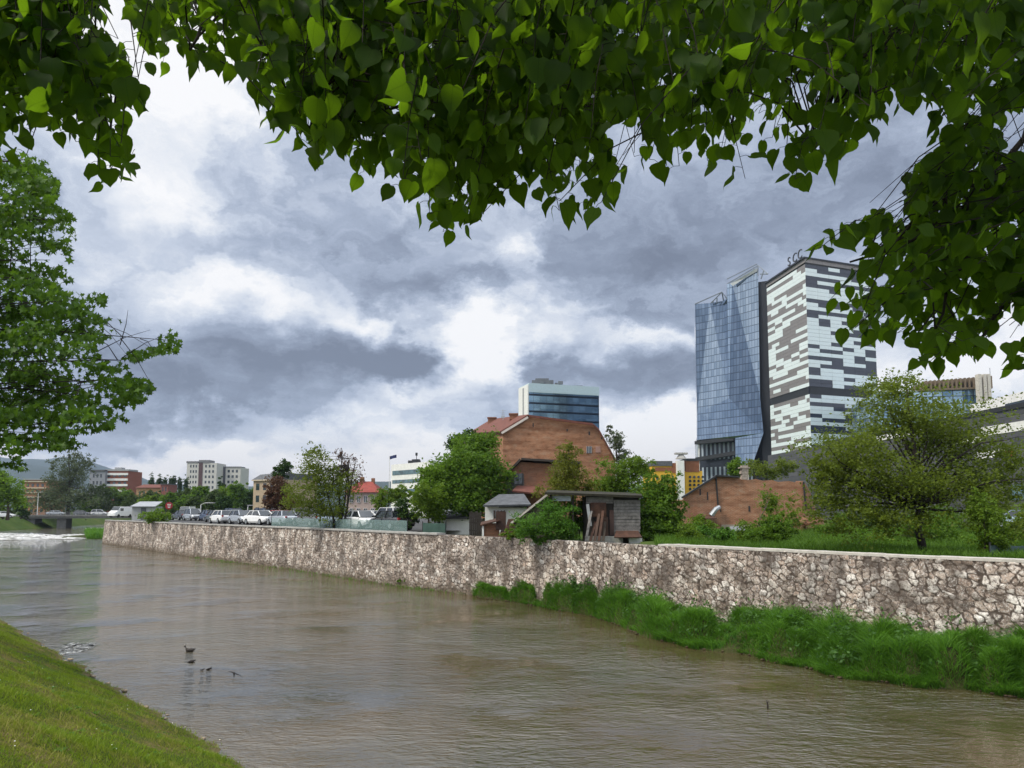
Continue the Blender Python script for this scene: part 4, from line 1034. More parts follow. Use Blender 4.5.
def side_tris(o_): return [(0, o_, o_ + 1), (0, o_ + 1, o_ + 2), (0, o_ + 2, 1), (1, o_ + 2, o_ + 3), (1, o_ + 3, 2), (2, o_ + 3, o_ + 4), (2, o_ + 4, o_ + 5), (2, o_ + 5, 3)]
LT = np.array(side_tris(4) + [(a, c, b2) for a, b2, c in side_tris(10)])
r = np.random.default_rng(77); q_ = random.Random(77)
lroot_p = Vector((4.3, 0.6, 3.28))
lroot = thing('linden_tree', 'linden branches with heart-shaped leaves hanging over the top of the view', 'tree', lroot_p)
leaf_pos, leaf_dir, leaf_nrm, leaf_sz = [], [], [], []
tw = MB(); bo = MB()
BOUGH = [ # pixel paths with their distance, hanging from limbs above the frame
    [(640, -160, 2.9), (560, -60, 2.9), (505, 8, 2.8), (455, 62, 2.7), (400, 104, 2.6), (330, 120, 2.5)],
    [(760, -160, 3.0), (700, -60, 3.0), (668, 20, 2.9), (655, 90, 2.8), (660, 150, 2.7)],
    [(560, -150, 2.6), (540, -40, 2.6), (535, 60, 2.5), (530, 150, 2.5)],
    [(1140, -40, 2.8), (1050, 90, 2.7), (1000, 180, 2.6), (965, 260, 2.5), (935, 330, 2.45)],
    [(1200, 100, 2.7), (1060, 250, 2.6), (1005, 305, 2.5), (975, 345, 2.45)],
    [(1180, -60, 3.1), (1040, 60, 3.0), (960, 35, 3.0), (925, -5, 3.0), (880, 30, 2.9)],
    [(1150, -140, 2.6), (950, -60, 2.6), (870, 30, 2.5), (830, 110, 2.4), (800, 160, 2.4)],
    [(1000, 170, 2.6), (960, 215, 2.55), (900, 245, 2.5), (850, 262, 2.45)],
    [(-260, -140, 2.4), (-60, -10, 2.3), (20, 30, 2.2), (70, 70, 2.2), (110, 130, 2.1)],
    [(300, -160, 2.4), (240, -60, 2.3), (210, 0, 2.3), (190, 50, 2.2)],
    [(460, -150, 2.3), (380, -50, 2.2), (330, 40, 2.2), (310, 130, 2.1)],
    [(820, -140, 2.7), (780, -50, 2.7), (745, 50, 2.6), (730, 140, 2.6)],
    [(520, 60, 2.7), (480, 130, 2.6), (470, 200, 2.5)],
]
bpts = []
for bg in BOUGH:
    pp = [P(*q) for q in bg]
    dense = []
    for i in range(len(pp) - 1):
        for k in range(4): dense.append(pp[i].lerp(pp[i + 1], k / 4) + Vector((q_.uniform(-.012, .012), q_.uniform(-.02, .02), q_.uniform(-.012, .012))))
    dense.append(pp[-1]); n = len(dense)
    bo.tube(dense, [0.016 - 0.0125 * i / (n - 1) for i in range(n)], 6)
    bpts += dense[2:]
# limbs above the frame, from the trunk to the boughs
ltrunk = [lroot_p + Vector((0, 0, -.2)), lroot_p + Vector((0, 0, 1.2)), lroot_p + Vector((-.1, .05, 2.6)), lroot_p + Vector((-.15, .1, 4.2)), lroot_p + Vector((-.1, 0, 6.5))]
tk = MB(); tk.tube(ltrunk, [.27, .22, .19, .15, .06], 12)
for bg in BOUGH:
    if bg[0] in ((1000, 170, 2.6), (520, 60, 2.7)): continue
    e_ = P(*bg[0]); s0 = lroot_p + Vector((-.12, .08, q_.uniform(3.0, 4.6)))
    m1 = s0.lerp(e_, .4) + Vector((0, -.1, .45)); m2 = s0.lerp(e_, .75) + Vector((0, 0, .35))
    bo.tube([s0, m1, m2, e_], [.06, .045, .03, .017], 7)
def add_leaf(p, hang, size):
    d = Vector(hang) + Vector((q_.gauss(0, .55), q_.gauss(0, .55), q_.gauss(0, .35))); d.normalize()
    nn = Vector((q_.gauss(0, .7), -0.45 + q_.gauss(0, .75), .6 + q_.gauss(0, .5)))
    nn = nn - d * nn.dot(d)
    if nn.length < 1e-3: return
    nn.normalize()
    c = p + d * size * .45
    leaf_pos.append(p); leaf_dir.append(d); leaf_nrm.append(nn); leaf_sz.append(size)
def twig(tip, region, keep_in=True):
    lean = {0: Vector((-.25, .1, 1)), 1: Vector((.18, -.1, 1)), 2: Vector((.95, .05, .55)), 3: Vector((1, 0, .4)), -1: Vector((.2, -.1, 1))}[region]
    L = q_.uniform(.22, .42)
    d = (lean + Vector((q_.gauss(0, .45), q_.gauss(0, .5), q_.gauss(0, .25)))).normalized()
    a = tip + d * L; m = a.lerp(tip, .5) + Vector((0, 0, .04))
    nl = int(L / .027); ang_ = q_.uniform(0, 6.28); got = 0
    for i in range(nl + 1):
        t = i / nl; p = a.lerp(m, 2 * t) if t < .5 else m.lerp(tip, 2 * t - 1)
        sd_ = 1 if i % 2 else -1
        side = Vector((math.cos(ang_), math.sin(ang_), -.1)) * sd_ * .03
        pp = p + side; sz = q_.triangular(.028, .074, .048) * (0.92 if region == 2 else 1.0)
        hang = Vector((side.x * 9, side.y * 9, -1)) - d * .35
        if keep_in:
            hh_ = hang.normalized(); c0, c1 = proj(pp + hh_ * sz * .15), proj(pp + hh_ * sz * .75)
            if in_lin(*c0) < 0 or (in_lin(*c1) < 0 and q_.random() < .7): continue
        got += 1
        tw.tube([p, p.lerp(pp, .6) + Vector((0, 0, .004)), pp], [.0009, .0008, .0007], 3, cap=False)
        add_leaf(pp, hang, sz)
    if got > 2 or not keep_in:
        nb_ = q_.choice(sorted(bpts, key=lambda q: (q - a).length)[:9])
        path = [a, m, tip] if got > 4 else [a, m]
        if keep_in and in_lin(*proj(a)) < 0: path = path[1:]
        elif .05 < (nb_ - a).length < .55 and (not keep_in or all(in_lin(*proj(nb_.lerp(a, f_))) >= 0 for f_ in (0, .2, .4, .6, .8))): path = [nb_, nb_.lerp(a, .5) + Vector((q_.gauss(0, .03), q_.gauss(0, .03), .05))] + path
        if len(path) > 1: tw.tube(path, [.0030, .0026, .0022, .0017, .0011][5 - len(path):], 4, cap=False)
cnt = 0; tries = 0
while cnt < 1200 and tries < 40000:
    tries += 1
    u, v = q_.uniform(-80, 1080), q_.uniform(-70, 385)
    k = in_lin(u, v + 18)
    if k < 0: continue
    if k == 2 and q_.random() < .4: continue
    if k == 1 and u > 600 and q_.random() < .25: continue
    Yq = q_.uniform(1.75, 3.1) if k < 2 else q_.uniform(2.1, 2.9)
    if k == 0: Yq = q_.uniform(1.7, 2.5)
    twig(P(u, v, Yq), k); cnt += 1
cnt2 = 0
while cnt2 < 60:
    u, v = q_.uniform(805, 1060), q_.uniform(170, 378); k = in_lin(u, v + 6)
    if k < 2: continue
    twig(P(u, v, q_.uniform(2.1, 2.9)), k); cnt2 += 1
# crown above and beyond the frame: what shades the lower sprays
for i in range(420):
    c = Vector((q_.uniform(-3.2, 5.5), q_.uniform(-2.5, 5.0), q_.uniform(7.4, 9.6)))
    pu, pv = proj(c) if c.y > 0.3 else (0, -999)
    if c.y > .3 and pv > -70: continue
    twig(c, -1, False)
n = len(leaf_pos)
A = np.array([tuple(p) for p in leaf_pos]); Dn = np.array([tuple(p) for p in leaf_dir]); Nn = np.array([tuple(p) for p in leaf_nrm]); Sx = np.cross(Dn, Nn); Sz = np.array(leaf_sz)
fold = r.uniform(-.05, .6, n); curl = r.uniform(-.2, .55, n); wv = r.uniform(.74, 1.12, n); cup = r.normal(0, .06, n)
xx, yy = LV[None, :, 0] * wv[:, None], LV[None, :, 1]
zz = fold[:, None] * np.abs(xx) - curl[:, None] * yy ** 2 + cup[:, None] * np.sin(yy * 6) 
V = A[:, None, :] + Sz[:, None, None] * (xx[..., None] * Sx[:, None, :] + yy[..., None] * Dn[:, None, :] + zz[..., None] * Nn[:, None, :])
k = len(LV); F = (np.arange(n)[:, None, None] * k + LT[None]).reshape(-1, 3)
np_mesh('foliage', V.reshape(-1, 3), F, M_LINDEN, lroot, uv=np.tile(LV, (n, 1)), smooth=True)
build('twigs', tw, M_BARK_D, lroot); build('branches', bo, M_BARK_D, lroot, smooth=True); build('trunk', tk, M_BARK_G, lroot, smooth=True)
print('linden leaves', n, 'visible twigs', cnt)
HAZE_D = 0.00010
# ================================================================== buildings
class Face:
    """upright rectangle between two ground points, looking towards the viewer"""
    def __init__(s, A, B):
        s.A = Vector((A.x, A.y, 0)); s.B = Vector((B.x, B.y, 0)); s.t = (s.B - s.A).normalized(); s.L = (s.B - s.A).length
        n = Vector((-s.t.y, s.t.x, 0)); s.n = n if n.dot(-s.A) > 0 else -n
    def pt(s, a, z, o=0.0): p = s.A + s.t * a + s.n * o; p.z = z; return p
    def panel(s, mb, a0, a1, z0, z1, o=0.05, th=0.12, mi=0):
        c = s.pt((a0 + a1) / 2, (z0 + z1) / 2, o - th / 2)
        mb.box(c, (a1 - a0, th, z1 - z0), math.atan2(s.t.y, s.t.x), mi); return mb

def copy_part(o, delta, parent=None):
    c = o.copy(); COL.objects.link(c); c.location = Vector(o.location) + Vector(delta)
    c.parent = parent or o.parent
    return c

def win_grid(root, f, a0, a1, z0, z1, cols, rows, wf=0.55, hf=0.6, mat=None, frame=None, o=0.05, name='window', skip=None):
    """one window object per opening: the first is built, the rest are copies"""
    mat = mat or M_WIN; cw = (a1 - a0) / cols; rh = (z1 - z0) / rows; first = None
    for j in range(rows):
        for i in range(cols):
            if skip and skip(i, j): continue
            if first is None:
                mb = MB(); ca, cz = a0 + (i + .5) * cw, z0 + (j + .5) * rh
                f.panel(mb, ca - cw * wf / 2, ca + cw * wf / 2, cz - rh * hf / 2, cz + rh * hf / 2, o)
                first = build(name, mb, mat, root); i0, j0 = i, j
                if frame:
                    fm = MB(); w2, h2, t_ = cw * wf / 2, rh * hf / 2, min(cw * wf, rh * hf) * .09
                    f.panel(fm, ca - w2 - t_, ca - w2, cz - h2 - t_, cz + h2 + t_, o + .05); f.panel(fm, ca + w2, ca + w2 + t_, cz - h2 - t_, cz + h2 + t_, o + .05)
                    f.panel(fm, ca - w2, ca + w2, cz + h2, cz + h2 + t_, o + .05); f.panel(fm, ca - w2, ca + w2, cz - h2 - t_, cz - h2, o + .05); f.panel(fm, ca - t_ / 2, ca + t_ / 2, cz - h2, cz + h2, o + .05)
                    fr = build('frame', fm, frame, first)
            else:
                c = copy_part(first, f.t * ((i - i0) * cw) + Vector((0, 0, (j - j0) * rh)))
                for ch in list(first.children):
                    d = ch.copy(); COL.objects.link(d); d.parent = c

def block(root, A, B, depth, z0, z1, mat, name='wall', skew=None):
    f = Face(A, B); d = -f.n * depth if skew is None else Vector(skew)
    b = [Vector((p.x, p.y, z0)) for p in (f.A, f.B, f.B + d, f.A + d)]
    mb = MB(); mb.prism(b, (0, 0, z1 - z0)); build(name, mb, mat, root)
    return f

def slab(mb, pts, th, mi=0):
    """thin solid sheet over a planar polygon"""
    a, b_, c = pts[0], pts[1], pts[2]; n = (b_ - a).cross(c - a).normalized()
    return mb.prism([p for p in pts], n * th, mi)

def bthing(name, label, cat, u, Y, group=None):
    return thing(name, label, cat, gz(u, Y), group)

# ---- big brick gable
t = bthing('brick_house', 'large orange brick gable end with a red tiled roof edge', 'house', 550, 75)
Yg = 75; dv_ = P(492, 421, 92) - P(529, 417, 75)
g_ = [P(503, 520, Yg), P(616, 520, Yg), P(615, 461, Yg), P(598, 430, Yg), P(593, 425.5, Yg), P(545, 418.5, Yg), P(529, 417, Yg), P(503, 432, Yg)]
for q in g_[:2]: q.z = LAND - .2
mb = MB(); mb.prism(g_[::-1], dv_); build('wall', mb, M_BRICK, t)
mb = MB(); up_ = Vector((0, 0, .10)); fw_ = Vector((0, -.22, 0))
slab(mb, [P(500.5, 434, Yg) + up_ + fw_, P(529, 416.8, Yg) + up_ + fw_, P(529, 416.8, Yg) + dv_ + up_, P(500.5, 434, Yg) + dv_ + up_], .14)
mb.beam(P(529, 416.6, Yg) + fw_, P(593, 425, Yg) + fw_, .25, .14); mb.beam(P(593, 425, Yg) + fw_, P(598, 429.6, Yg) + fw_, .25, .14); mb.beam(P(598, 429.6, Yg) + fw_, P(616, 462, Yg) + fw_, .25, .14)
slab(mb, [P(529, 416.8, Yg) + up_, P(593, 425.2, Yg) + up_, P(593, 425.2, Yg) + dv_ + up_, P(529, 416.8, Yg) + dv_ + up_], .1)
build('roof', mb, M_TILE, t)
mb = MB(); mb.beam(P(501.5, 433.2, Yg - .3), P(528, 417.2, Yg - .3), .1, .22); build('verge_board', mb, plain('pale_board', (0.55, 0.5, 0.45)), t)
for (u0, u1, v0, v1, Yc) in [(509.5, 517.5, 414.8, 420, 79), (488, 496, 418.5, 425, 89)]:
    a, b2 = P(u0, v1, Yc), P(u1, v0, Yc); mb = MB(); mb.box(((a.x + b2.x) / 2, Yc, (a.z + b2.z) / 2), (b2.x - a.x, .9, b2.z - a.z)); mb.box(((a.x + b2.x) / 2, Yc, b2.z + .05), (b2.x - a.x + .16, 1.06, .12)); build('chimney', mb, M_BRICK_D, t)
mb = MB(); a = P(503, 420, 82); b2 = P(503, 409.5, 82); mb.tube([a, b2], .035, 5)
for k in range(3): mb.tube([b2 + Vector((-.35 + .05 * k, 0, -.12 - .22 * k)), b2 + Vector((.35 - .05 * k, 0, -.12 - .22 * k))], .02, 4)
mb.box(b2 + Vector((0, 0, -.8)), (.4, .1, .25)); build('aerial', mb, M_STEEL, t)
f = Face(P(503, 500, Yg), P(616, 500, Yg))
def px_panel(f, u0, u1, v0, v1, Y, o=.05, th=.14):
    mb = MB(); p0, p1 = P(u0, v1, Y), P(u1, v0, Y)
    f.panel(mb, (p0 - f.A).dot(f.t), (p1 - f.A).dot(f.t), p0.z, p1.z, o, th); return mb
w_ = build('window', px_panel(f, 586.5, 591.5, 446.5, 453, Yg, .03), M_WIN, t)
mb = MB()
for k in range(4):
    mb.v += px_panel(f, 586.5 + k * 1.6, 586.9 + k * 1.6, 446, 453.4, Yg, .08).v; mb.f += [[i + 8 * k for i in q] for q in MB().box((0, 0, 0), (1, 1, 1)).f]; mb.mi += [0] * 6
build('frame', mb, M_GREY, w_)
build('window', px_panel(f, 595.5, 600.5, 446.5, 452.5, Yg, .05), plain('pink_infill', (0.34, 0.20, 0.16)), t)['label'] = 'bricked-up window with pinkish infill'
for (u0, u1, v0, v1) in [(532.6, 533.7, 423, 427), (566.5, 567.8, 429, 431.5), (588.5, 590, 431.5, 435), (601, 602, 437, 439)]: build('vent_slit', px_panel(f, u0, u1, v0, v1, Yg, .03), M_DARK, t)

# ---- dark gabled brick house
Yd = 57
t = bthing('gabled_house', 'small dark brick house with a sagging black gable roof', 'house', 525, Yd)
o_ = [P(504, 515, Yd), P(575, 515, Yd), P(575, 465.5, Yd), P(521, 462, Yd), P(504, 478, Yd)]
for q in o_[:2]: q.z = LAND - .2
mb = MB(); mb.prism(o_[::-1], (0.6, 8, 0)); build('wall', mb, M_BRICK_D, t)
mb = MB(); a, b2, c = P(501.5, 481, Yd) + Vector((0, -.45, 0)), P(521, 461, Yd) + Vector((0, -.45, 0.05)), P(580, 464.5, Yd) + Vector((0, -.45, .05)); dd = Vector((.6, 8.8, 0))
slab(mb, [a, b2, b2 + dd, a + dd], .16); slab(mb, [b2, c, c + dd, b2 + dd], .16); build('roof', mb, plain('tarred_roof', (0.05, 0.042, 0.038), .9), t)
f = Face(P(504, 500, Yd), P(575, 500, Yd))
build('plaster_panel', px_panel(f, 505, 524, 474, 495, Yd, .03, .06), plain('sooty_plaster', (0.10, 0.10, 0.095), .9, var=.35), t)
w_ = build('window', px_panel(f, 514, 522.5, 473.5, 484, Yd, .07, .1), M_WIN, t)
mb = MB()
for k, (u0, u1) in enumerate([(513.4, 514.2), (517.8, 518.5), (522.2, 523)]):
    mb.v += px_panel(f, u0, u1, 473, 485, Yd, .13).v; mb.f += [[i + 8 * k for i in q] for q in MB().box((0, 0, 0), (1, 1, 1)).f]; mb.mi += [0] * 6
build('frame', mb, M_DARK, w_)
mb = MB(); a, b2 = P(512, 490, Yd - 2.2), P(548, 491, Yd - 2.2); slab(mb, [P(512, 492, Yd - 2.6), P(548, 496, Yd - 2.6), P(545, 487.5, Yd - .1), P(517, 487, Yd - .1)], .12); build('porch_roof', mb, M_TILE, t)

# ---- white house with slate roof
Yw = 50
t = bthing('white_house', 'low white house with a patched grey slate roof', 'house', 505, Yw)
f = block(t, P(485, 520, Yw), P(527, 520, Yw), 5, LAND - .2, Zv(505.5, Yw), M_WHITE)
mb = MB(); slab(mb, [P(483, 507, Yw - .5), P(531, 506, Yw - .5), P(524, 495.5, Yw + 2.6), P(499, 496, Yw + 2.6)], .12); slab(mb, [P(499, 496, Yw + 2.6), P(524, 495.5, Yw + 2.6), P(530, 505, Yw + 5.4), P(485, 505, Yw + 5.4)], .12); build('roof', mb, M_SLATE, t)
build('eaves_band', px_panel(f, 499, 528, 504.5, 507.5, Yw, .3, .5), M_DARK, t)  # dark band along the wall top under the roof
w_ = build('window', px_panel(f, 494.5, 504, 511, 518.5, Yw, .06), M_WIN, t)
mb = MB()
for k, (u0, u1) in enumerate([(493.6, 494.8), (497.5, 498.4), (501, 502), (503.8, 505)]):
    mb.v += px_panel(f, u0, u1, 510.4, 519, Yw, .12).v; mb.f += [[i + 8 * k for i in q] for q in MB().box((0, 0, 0), (1, 1, 1)).f]; mb.mi += [0] * 6
build('frame', mb, plain('brown_wood', (0.07, 0.04, 0.028), .8), w_)
# ---- white shed
Ys = 56
t = bthing('white_shed', 'long low white shed with a dark roof beside the wall', 'shed', 452, Ys)
f = block(t, P(434, 520, Ys), P(470, 520, Ys - 1), 4, LAND - .2, Zv(519, Ys), M_WHITE)
mb = MB(); slab(mb, [P(431.5, 519.4, Ys - .5), P(474, 518.6, Ys - 1.5), P(478, 511.5, Ys + 3), P(440, 512.5, Ys + 4)], .1); build('roof', mb, plain('dark_tin', (0.06, 0.062, 0.07), .7), t)
build('window', px_panel(f, 438.5, 441.5, 521.5, 525.5, Ys, .05), M_WIN, t)
mb = MB(); p = P(446, 525, Ys - .1); mb.tube([P(446, 519, Ys - .45), P(446, 534, Ys - .45)], .04, 6); build('drainpipe', mb, M_STEEL, t)
# ---- dark gate and brick hut
t = bthing('plank_gate', 'dark leaning plank gate right of the white shed', 'gate', 475, 52)
for k in range(7):
    mb = MB() if k == 0 else mb
    a = P(470 + k * 1.75, 533, 52); a.z = LAND - .1; mb.box((a.x, a.y, LAND + .8), (.11, .04, 1.75 + .12 * math.sin(k * 2.1)))
build('planks', mb, plain('black_wood', (0.03, 0.025, 0.022), .9), t)
mb = MB(); mb.beam(P(469, 522, 52.1), P(482, 524, 52.1), .08); mb.beam(P(469, 530, 52.1), P(482, 531, 52.1), .08); build('rail', mb, M_RUST, t)
Yh = 46.5
t = bthing('brick_hut', 'tiny brown brick hut with a rusty lean-to roof on the wall', 'hut', 492, Yh)
f = block(t, P(483, 530, Yh), P(499, 530, Yh), 1.6, LAND - .1, Zv(523.5, Yh), M_BRICK_D)
mb = MB(); slab(mb, [P(480.5, 526, Yh - .3), P(500, 521, Yh - .3), P(500, 518.6, Yh + 1.9), P(481.5, 523, Yh + 1.9)], .07); build('roof', mb, M_RUST, t)
build('door', px_panel(f, 496, 506, 511.5, 530, Yh, .12), plain('brown_door', (0.055, 0.03, 0.022), .8), t)
mb = MB(); slab(mb, [P(499, 538, Yh - 1.2), P(521, 534.5, Yh - 1.2), P(518, 526, Yh + 1.2), P(502, 528, Yh + 1.2)], .06); build('low_roof', mb, M_RUST, t)
build('white_post', px_panel(f, 482, 484, 526, 536, Yh, .15), M_WHITE, t)
# ---- lean-to with the pale diagonal roof edge
Yl = 43.5
t = bthing('lean_to', 'ramshackle lean-to with a steep pale roof edge', 'shed', 530, Yl)
o_ = [P(514, 538, Yl), P(551, 538, Yl), P(551, 497, Yl), P(546, 497, Yl), P(514, 522, Yl)]
for q in o_[:2]: q.z = LAND - .1
mb = MB(); mb.prism(o_[::-1], (.2, 3, 0)); build('wall', mb, plain('weathered_board', (0.105, 0.085, 0.07), .9, var=.5, scale=3), t)
mb = MB(); a, b2 = P(511, 523, Yl - .2), P(547, 494.5, Yl - .2); slab(mb, [a, b2, b2 + Vector((.2, 3.4, 0)), a + Vector((.2, 3.4, 0))], .06); build('roof', mb, M_RUST, t)
mb = MB(); mb.beam(P(511, 523.3, Yl - .26), P(547, 494.8, Yl - .26), .05, .11); build('edge_board', mb, plain('pale_board', (0.55, 0.5, 0.45)), t)
# ---- plank shed
Yp = 41.5
t = bthing('plank_shed', 'grey plank shed with rusty panels and a mossy flat roof', 'shed', 612, Yp)
M_PLANK = plain('grey_plank', (0.18, 0.168, 0.16), .9, var=.45, scale=5)
mb = MB()
for k in range(11):
    v0, v1 = 500 + k * 3.25, 500 + k * 3.25 + 2.95
    a, b2 = P(613.5, v1, Yp), P(640, v0, Yp); mb.box(((a.x + b2.x) / 2 + rnd.uniform(-.02, .02), Yp - .04 + rnd.uniform(-.015, .015), (a.z + b2.z) / 2), (b2.x - a.x, .05, b2.z - a.z))
for k in range(3):
    v0, v1 = 497 + k * 2.2, 499 + k * 2.2
    a, b2 = P(586, v1, Yp), P(613, v0, Yp); mb.box(((a.x + b2.x) / 2, Yp - .04, (a.z + b2.z) / 2), (b2.x - a.x, .05, b2.z - a.z))
build('planking', mb, M_PLANK, t)
a, b2 = P(586, 540, Yp), P(640, 540, Yp); mb = MB(); z1 = Zv(496, Yp)
mb.box(((a.x + b2.x) / 2, Yp + 1.3, (LAND + z1) / 2), (b2.x - a.x - .1, 2.5, z1 - LAND)); build('wall', mb, plain('black_wood', (0.03, 0.025, 0.022), .9), t)
mb = MB(); slab(mb, [P(545, 494.5, Yp - .4), P(642, 498, Yp - .4), P(641, 495.2, Yp + 3), P(548, 492, Yp + 3)], .13)
build('roof', mb, plain('mossy_felt', (0.032, 0.029, 0.018), .95, var=.5, scale=4), t)
f = Face(P(586, 530, Yp), P(640, 530, Yp))
build('tin_panel', px_panel(f, 590.5, 606, 502.5, 517, Yp, .12), M_RUST, t)
build('door', px_panel(f, 596, 608, 517, 538, Yp, .10), plain('brown_door', (0.055, 0.03, 0.022), .8), t)
build('door', px_panel(f, 609.5, 613.5, 510, 535, Yp, .12), plain('dark_plum_board', (0.06, 0.035, 0.03), .9), t)
mb = MB(); mb.beam(P(587.5, 504, Yp - .25), P(590.5, 526, Yp - .3), .16, .05); build('pale_prop', mb, M_GREY, t)
mb = MB(); slab(mb, [P(614, 538, Yp - .9), P(642, 538, Yp - .9), P(638, 531.5, Yp - .05), P(616, 531.5, Yp - .05)], .05); build('porch_roof', mb, M_RUST, t)
build('lower_wall', px_panel(f, 628, 640.5, 536.5, 545, Yp, .5, .4), M_WHITE, t); build('lower_wall', px_panel(f, 585, 622, 536, 545, Yp, .35, .3), M_CONC, t)
mb = MB(); mb.beam(P(551, 540, Yp), P(551, 494.5, Yp), .12); mb.beam(P(573, 540, Yp), P(573, 495.5, Yp), .10); build('post', mb, plain('black_wood', (0.03, 0.025, 0.022), .9), t)
mb = MB(); a, b2 = P(552.5, 501, Yp), P(571, 495.8, Yp); mb.box(((a.x + b2.x) / 2, Yp + .05, (a.z + b2.z) / 2), (b2.x - a.x, .04, b2.z - a.z)); build('window', mb, plain('milky_pane', (0.42, 0.46, 0.52), .25), t)

t = bthing('board_stack', 'loose boards leaning against the dark front of the plank shed', 'boards', 600, Yp - 1)
for k in range(5):
    mb = MB(); u0 = 586 + k * 4.3; mb.beam(P(u0, 541, Yp - 1.0), P(u0 + rnd.uniform(2, 6), 514 + rnd.uniform(-5, 8), Yp - .2), .14, .03); build('board', mb, [M_PLANK, M_RUST, plain('brown_wood', (0.07, 0.04, 0.028), .8), M_RUST, M_BARK][k], t)
t = bthing('tin_sheets', 'rusty corrugated sheets leaning beside the tiny brick hut', 'sheets', 508, 45)
mb = MB()
for k in range(14):
    a = P(503 + k * .9, 533, 45); mb.tube([(a.x, 45 - .1, LAND + .1), (a.x + .35, 45.4, LAND + 1.25)], .055, 5)
build('sheet', mb, M_RUST, t)

# ---- ruined brick building
Yr = 58
t = bthing('brick_ruin', 'roofless ruined brick building with crumbling wall tops', 'ruin', 745, Yr)
top_ = [(684, 496), (716, 476), (722, 476.6), (730, 477), (738, 477.5), (741, 479.5), (748, 480), (756, 479), (763, 480.8), (772, 480), (778, 482), (788, 481), (796, 482.5), (803, 481)]
o_ = [P(803, 535, Yr), P(684, 535, Yr)]
for q in o_: q.z = LAND - .2
mb = MB(); mb.prism(([P(u, v, Yr) for u, v in top_] + o_), (0, .5, 0)); 
a, b2 = P(803, 500, Yr), P(816, 500, Yr + 9); f2 = Face(a, b2)
mb2 = MB(); o2 = [(0, 481), (2.2, 484), (4, 489), (5.5, 492), (7, 500), (9.2, 507), (9.2, 536), (0, 536)]
mb.prism([f2.pt(a_, Zv(v, Yr + a_)) for a_, v in o2], -f2.n * .5)
a3 = P(684, 500, Yr); mb.prism([Vector((a3.x, Yr + .5, LAND - .2)), Vector((a3.x + .5, Yr + .5, LAND - .2)), Vector((a3.x + .5, Yr + 9, LAND - .2)), Vector((a3.x, Yr + 9, LAND - .2))], (0, 0, Zv(497, Yr) - LAND))
build('wall', mb, M_BRICK_R, t)
mb = MB(); mb.beam(P(682, 497.6, Yr - .1), P(716.5, 475.6, Yr - .1), .35, .12); mb.beam(P(716, 475.6, Yr - .1), P(739, 477, Yr - .1), .35, .12); build('roof_edge', mb, M_DARK, t)
mb = MB(); a = P(744, 476, Yr + .3)
for k in range(6): mb.box((a.x + rnd.uniform(-.05, .05), a.y, P(744, 481, Yr).z + .22 * k), (.55 - .05 * (k % 3), .5, .2))
a = P(744, 467.8, Yr + .3); mb.box(a, (.75, .6, .09)); build('chimney', mb, plain('crumbled_plaster', (0.34, 0.29, 0.25), .9, var=.4, scale=4), t)
mb = MB(); mb.tube([P(803.5, 482, Yr - .12), P(806, 508, Yr - .12)], .07, 6); build('drainpipe', mb, M_DARK, t)
mb = MB(); mb.tube([P(716, 477, Yr - .1), P(718, 505, Yr - .1)], .06, 6); build('drainpipe', mb, M_DARK, t)
f = Face(P(684, 500, Yr), P(803, 500, Yr))
for (u0, u1, v0, v1) in [(699.5, 700.8, 489, 495), (748.5, 750, 506, 511.5), (707, 708, 492, 500), (720, 721, 508, 512)]: build('vent_slit', px_panel(f, u0, u1, v0, v1, Yr, .03), M_DARK, t)
build('plaster_patch', px_panel(f, 722, 752, 524.5, 545, Yr, .04, .1), plain('stained_plaster', (0.33, 0.28, 0.22), .9, var=.35), t)
mb = MB(); z0 = Zv(513, Yr + 5); c = f2.pt(5.5, z0, .02); fan = [f2.pt(5.5 + .62 * math.cos(a_), z0 + .62 * max(-.9, math.sin(a_) * 1.2), .03) for a_ in [k * math.pi / 8 for k in range(17)]]; mb.prism(fan, -f2.n * .1); build('arched_opening', mb, plain('opening_shade_black', (0.012, 0.012, 0.012), .95), t)  # black panel paints the shade inside the arched opening
mb = MB(); slab(mb, [P(692, 519.5, Yr - 1.6), P(717, 519, Yr - 1.6), P(713, 516, Yr - .05), P(694, 516.5, Yr - .05)], .06); build('awning', mb, M_RUST, t)
mb = MB()
for u in (696, 702, 708): mb.beam(P(u, 540, Yr - 1.4), P(u, 519.5, Yr - 1.4), .09)
build('post', mb, M_RUST, t)
mb = MB(); mb.tube([P(711, 515.5, Yr - .4), P(716, 509, Yr - .4), P(719.5, 507, Yr - .3)], [.22, .2, .16], 8); build('duct', mb, M_STEEL, t)
mb = MB()
for k in range(60): 
    u, v = rnd.uniform(800, 822), rnd.uniform(518, 527); a = P(u, v, Yr - 2 + rnd.uniform(0, 3)); mb.box((a.x, a.y, a.z), (rnd.uniform(.15, .5), .3, rnd.uniform(.1, .25)), rnd.uniform(0, 3))
build('rubble', mb, M_BRICK_R, t)
# graffiti board
t = bthing('graffiti_board', 'pale grey board with blue graffiti scrawl before the ruin', 'board', 739, 52)
Yb = 52; f = Face(P(730, 530, Yb), P(749, 530, Yb)); build('board', px_panel(f, 730.5, 748.5, 526.5, 545, Yb, .05, .1), plain('grey_white_board', (0.46, 0.47, 0.50), .8, var=.2), t)
mb = MB()
for ln in [[(736, 531), (739, 533.5), (742, 531), (745, 534), (747, 532)], [(737, 536), (740, 533), (741, 538), (744, 534.5), (746, 537)], [(739, 529.5), (738, 535), (740, 540)], [(743, 530), (742.5, 537)], [(736, 533.5), (747, 534.5)]]:
    mb.tube([P(u, v, Yb - .09) for u, v in ln], .045, 4)
build('graffiti_lines', mb, plain('blue_spray', (0.02, 0.025, 0.10), .7), t)

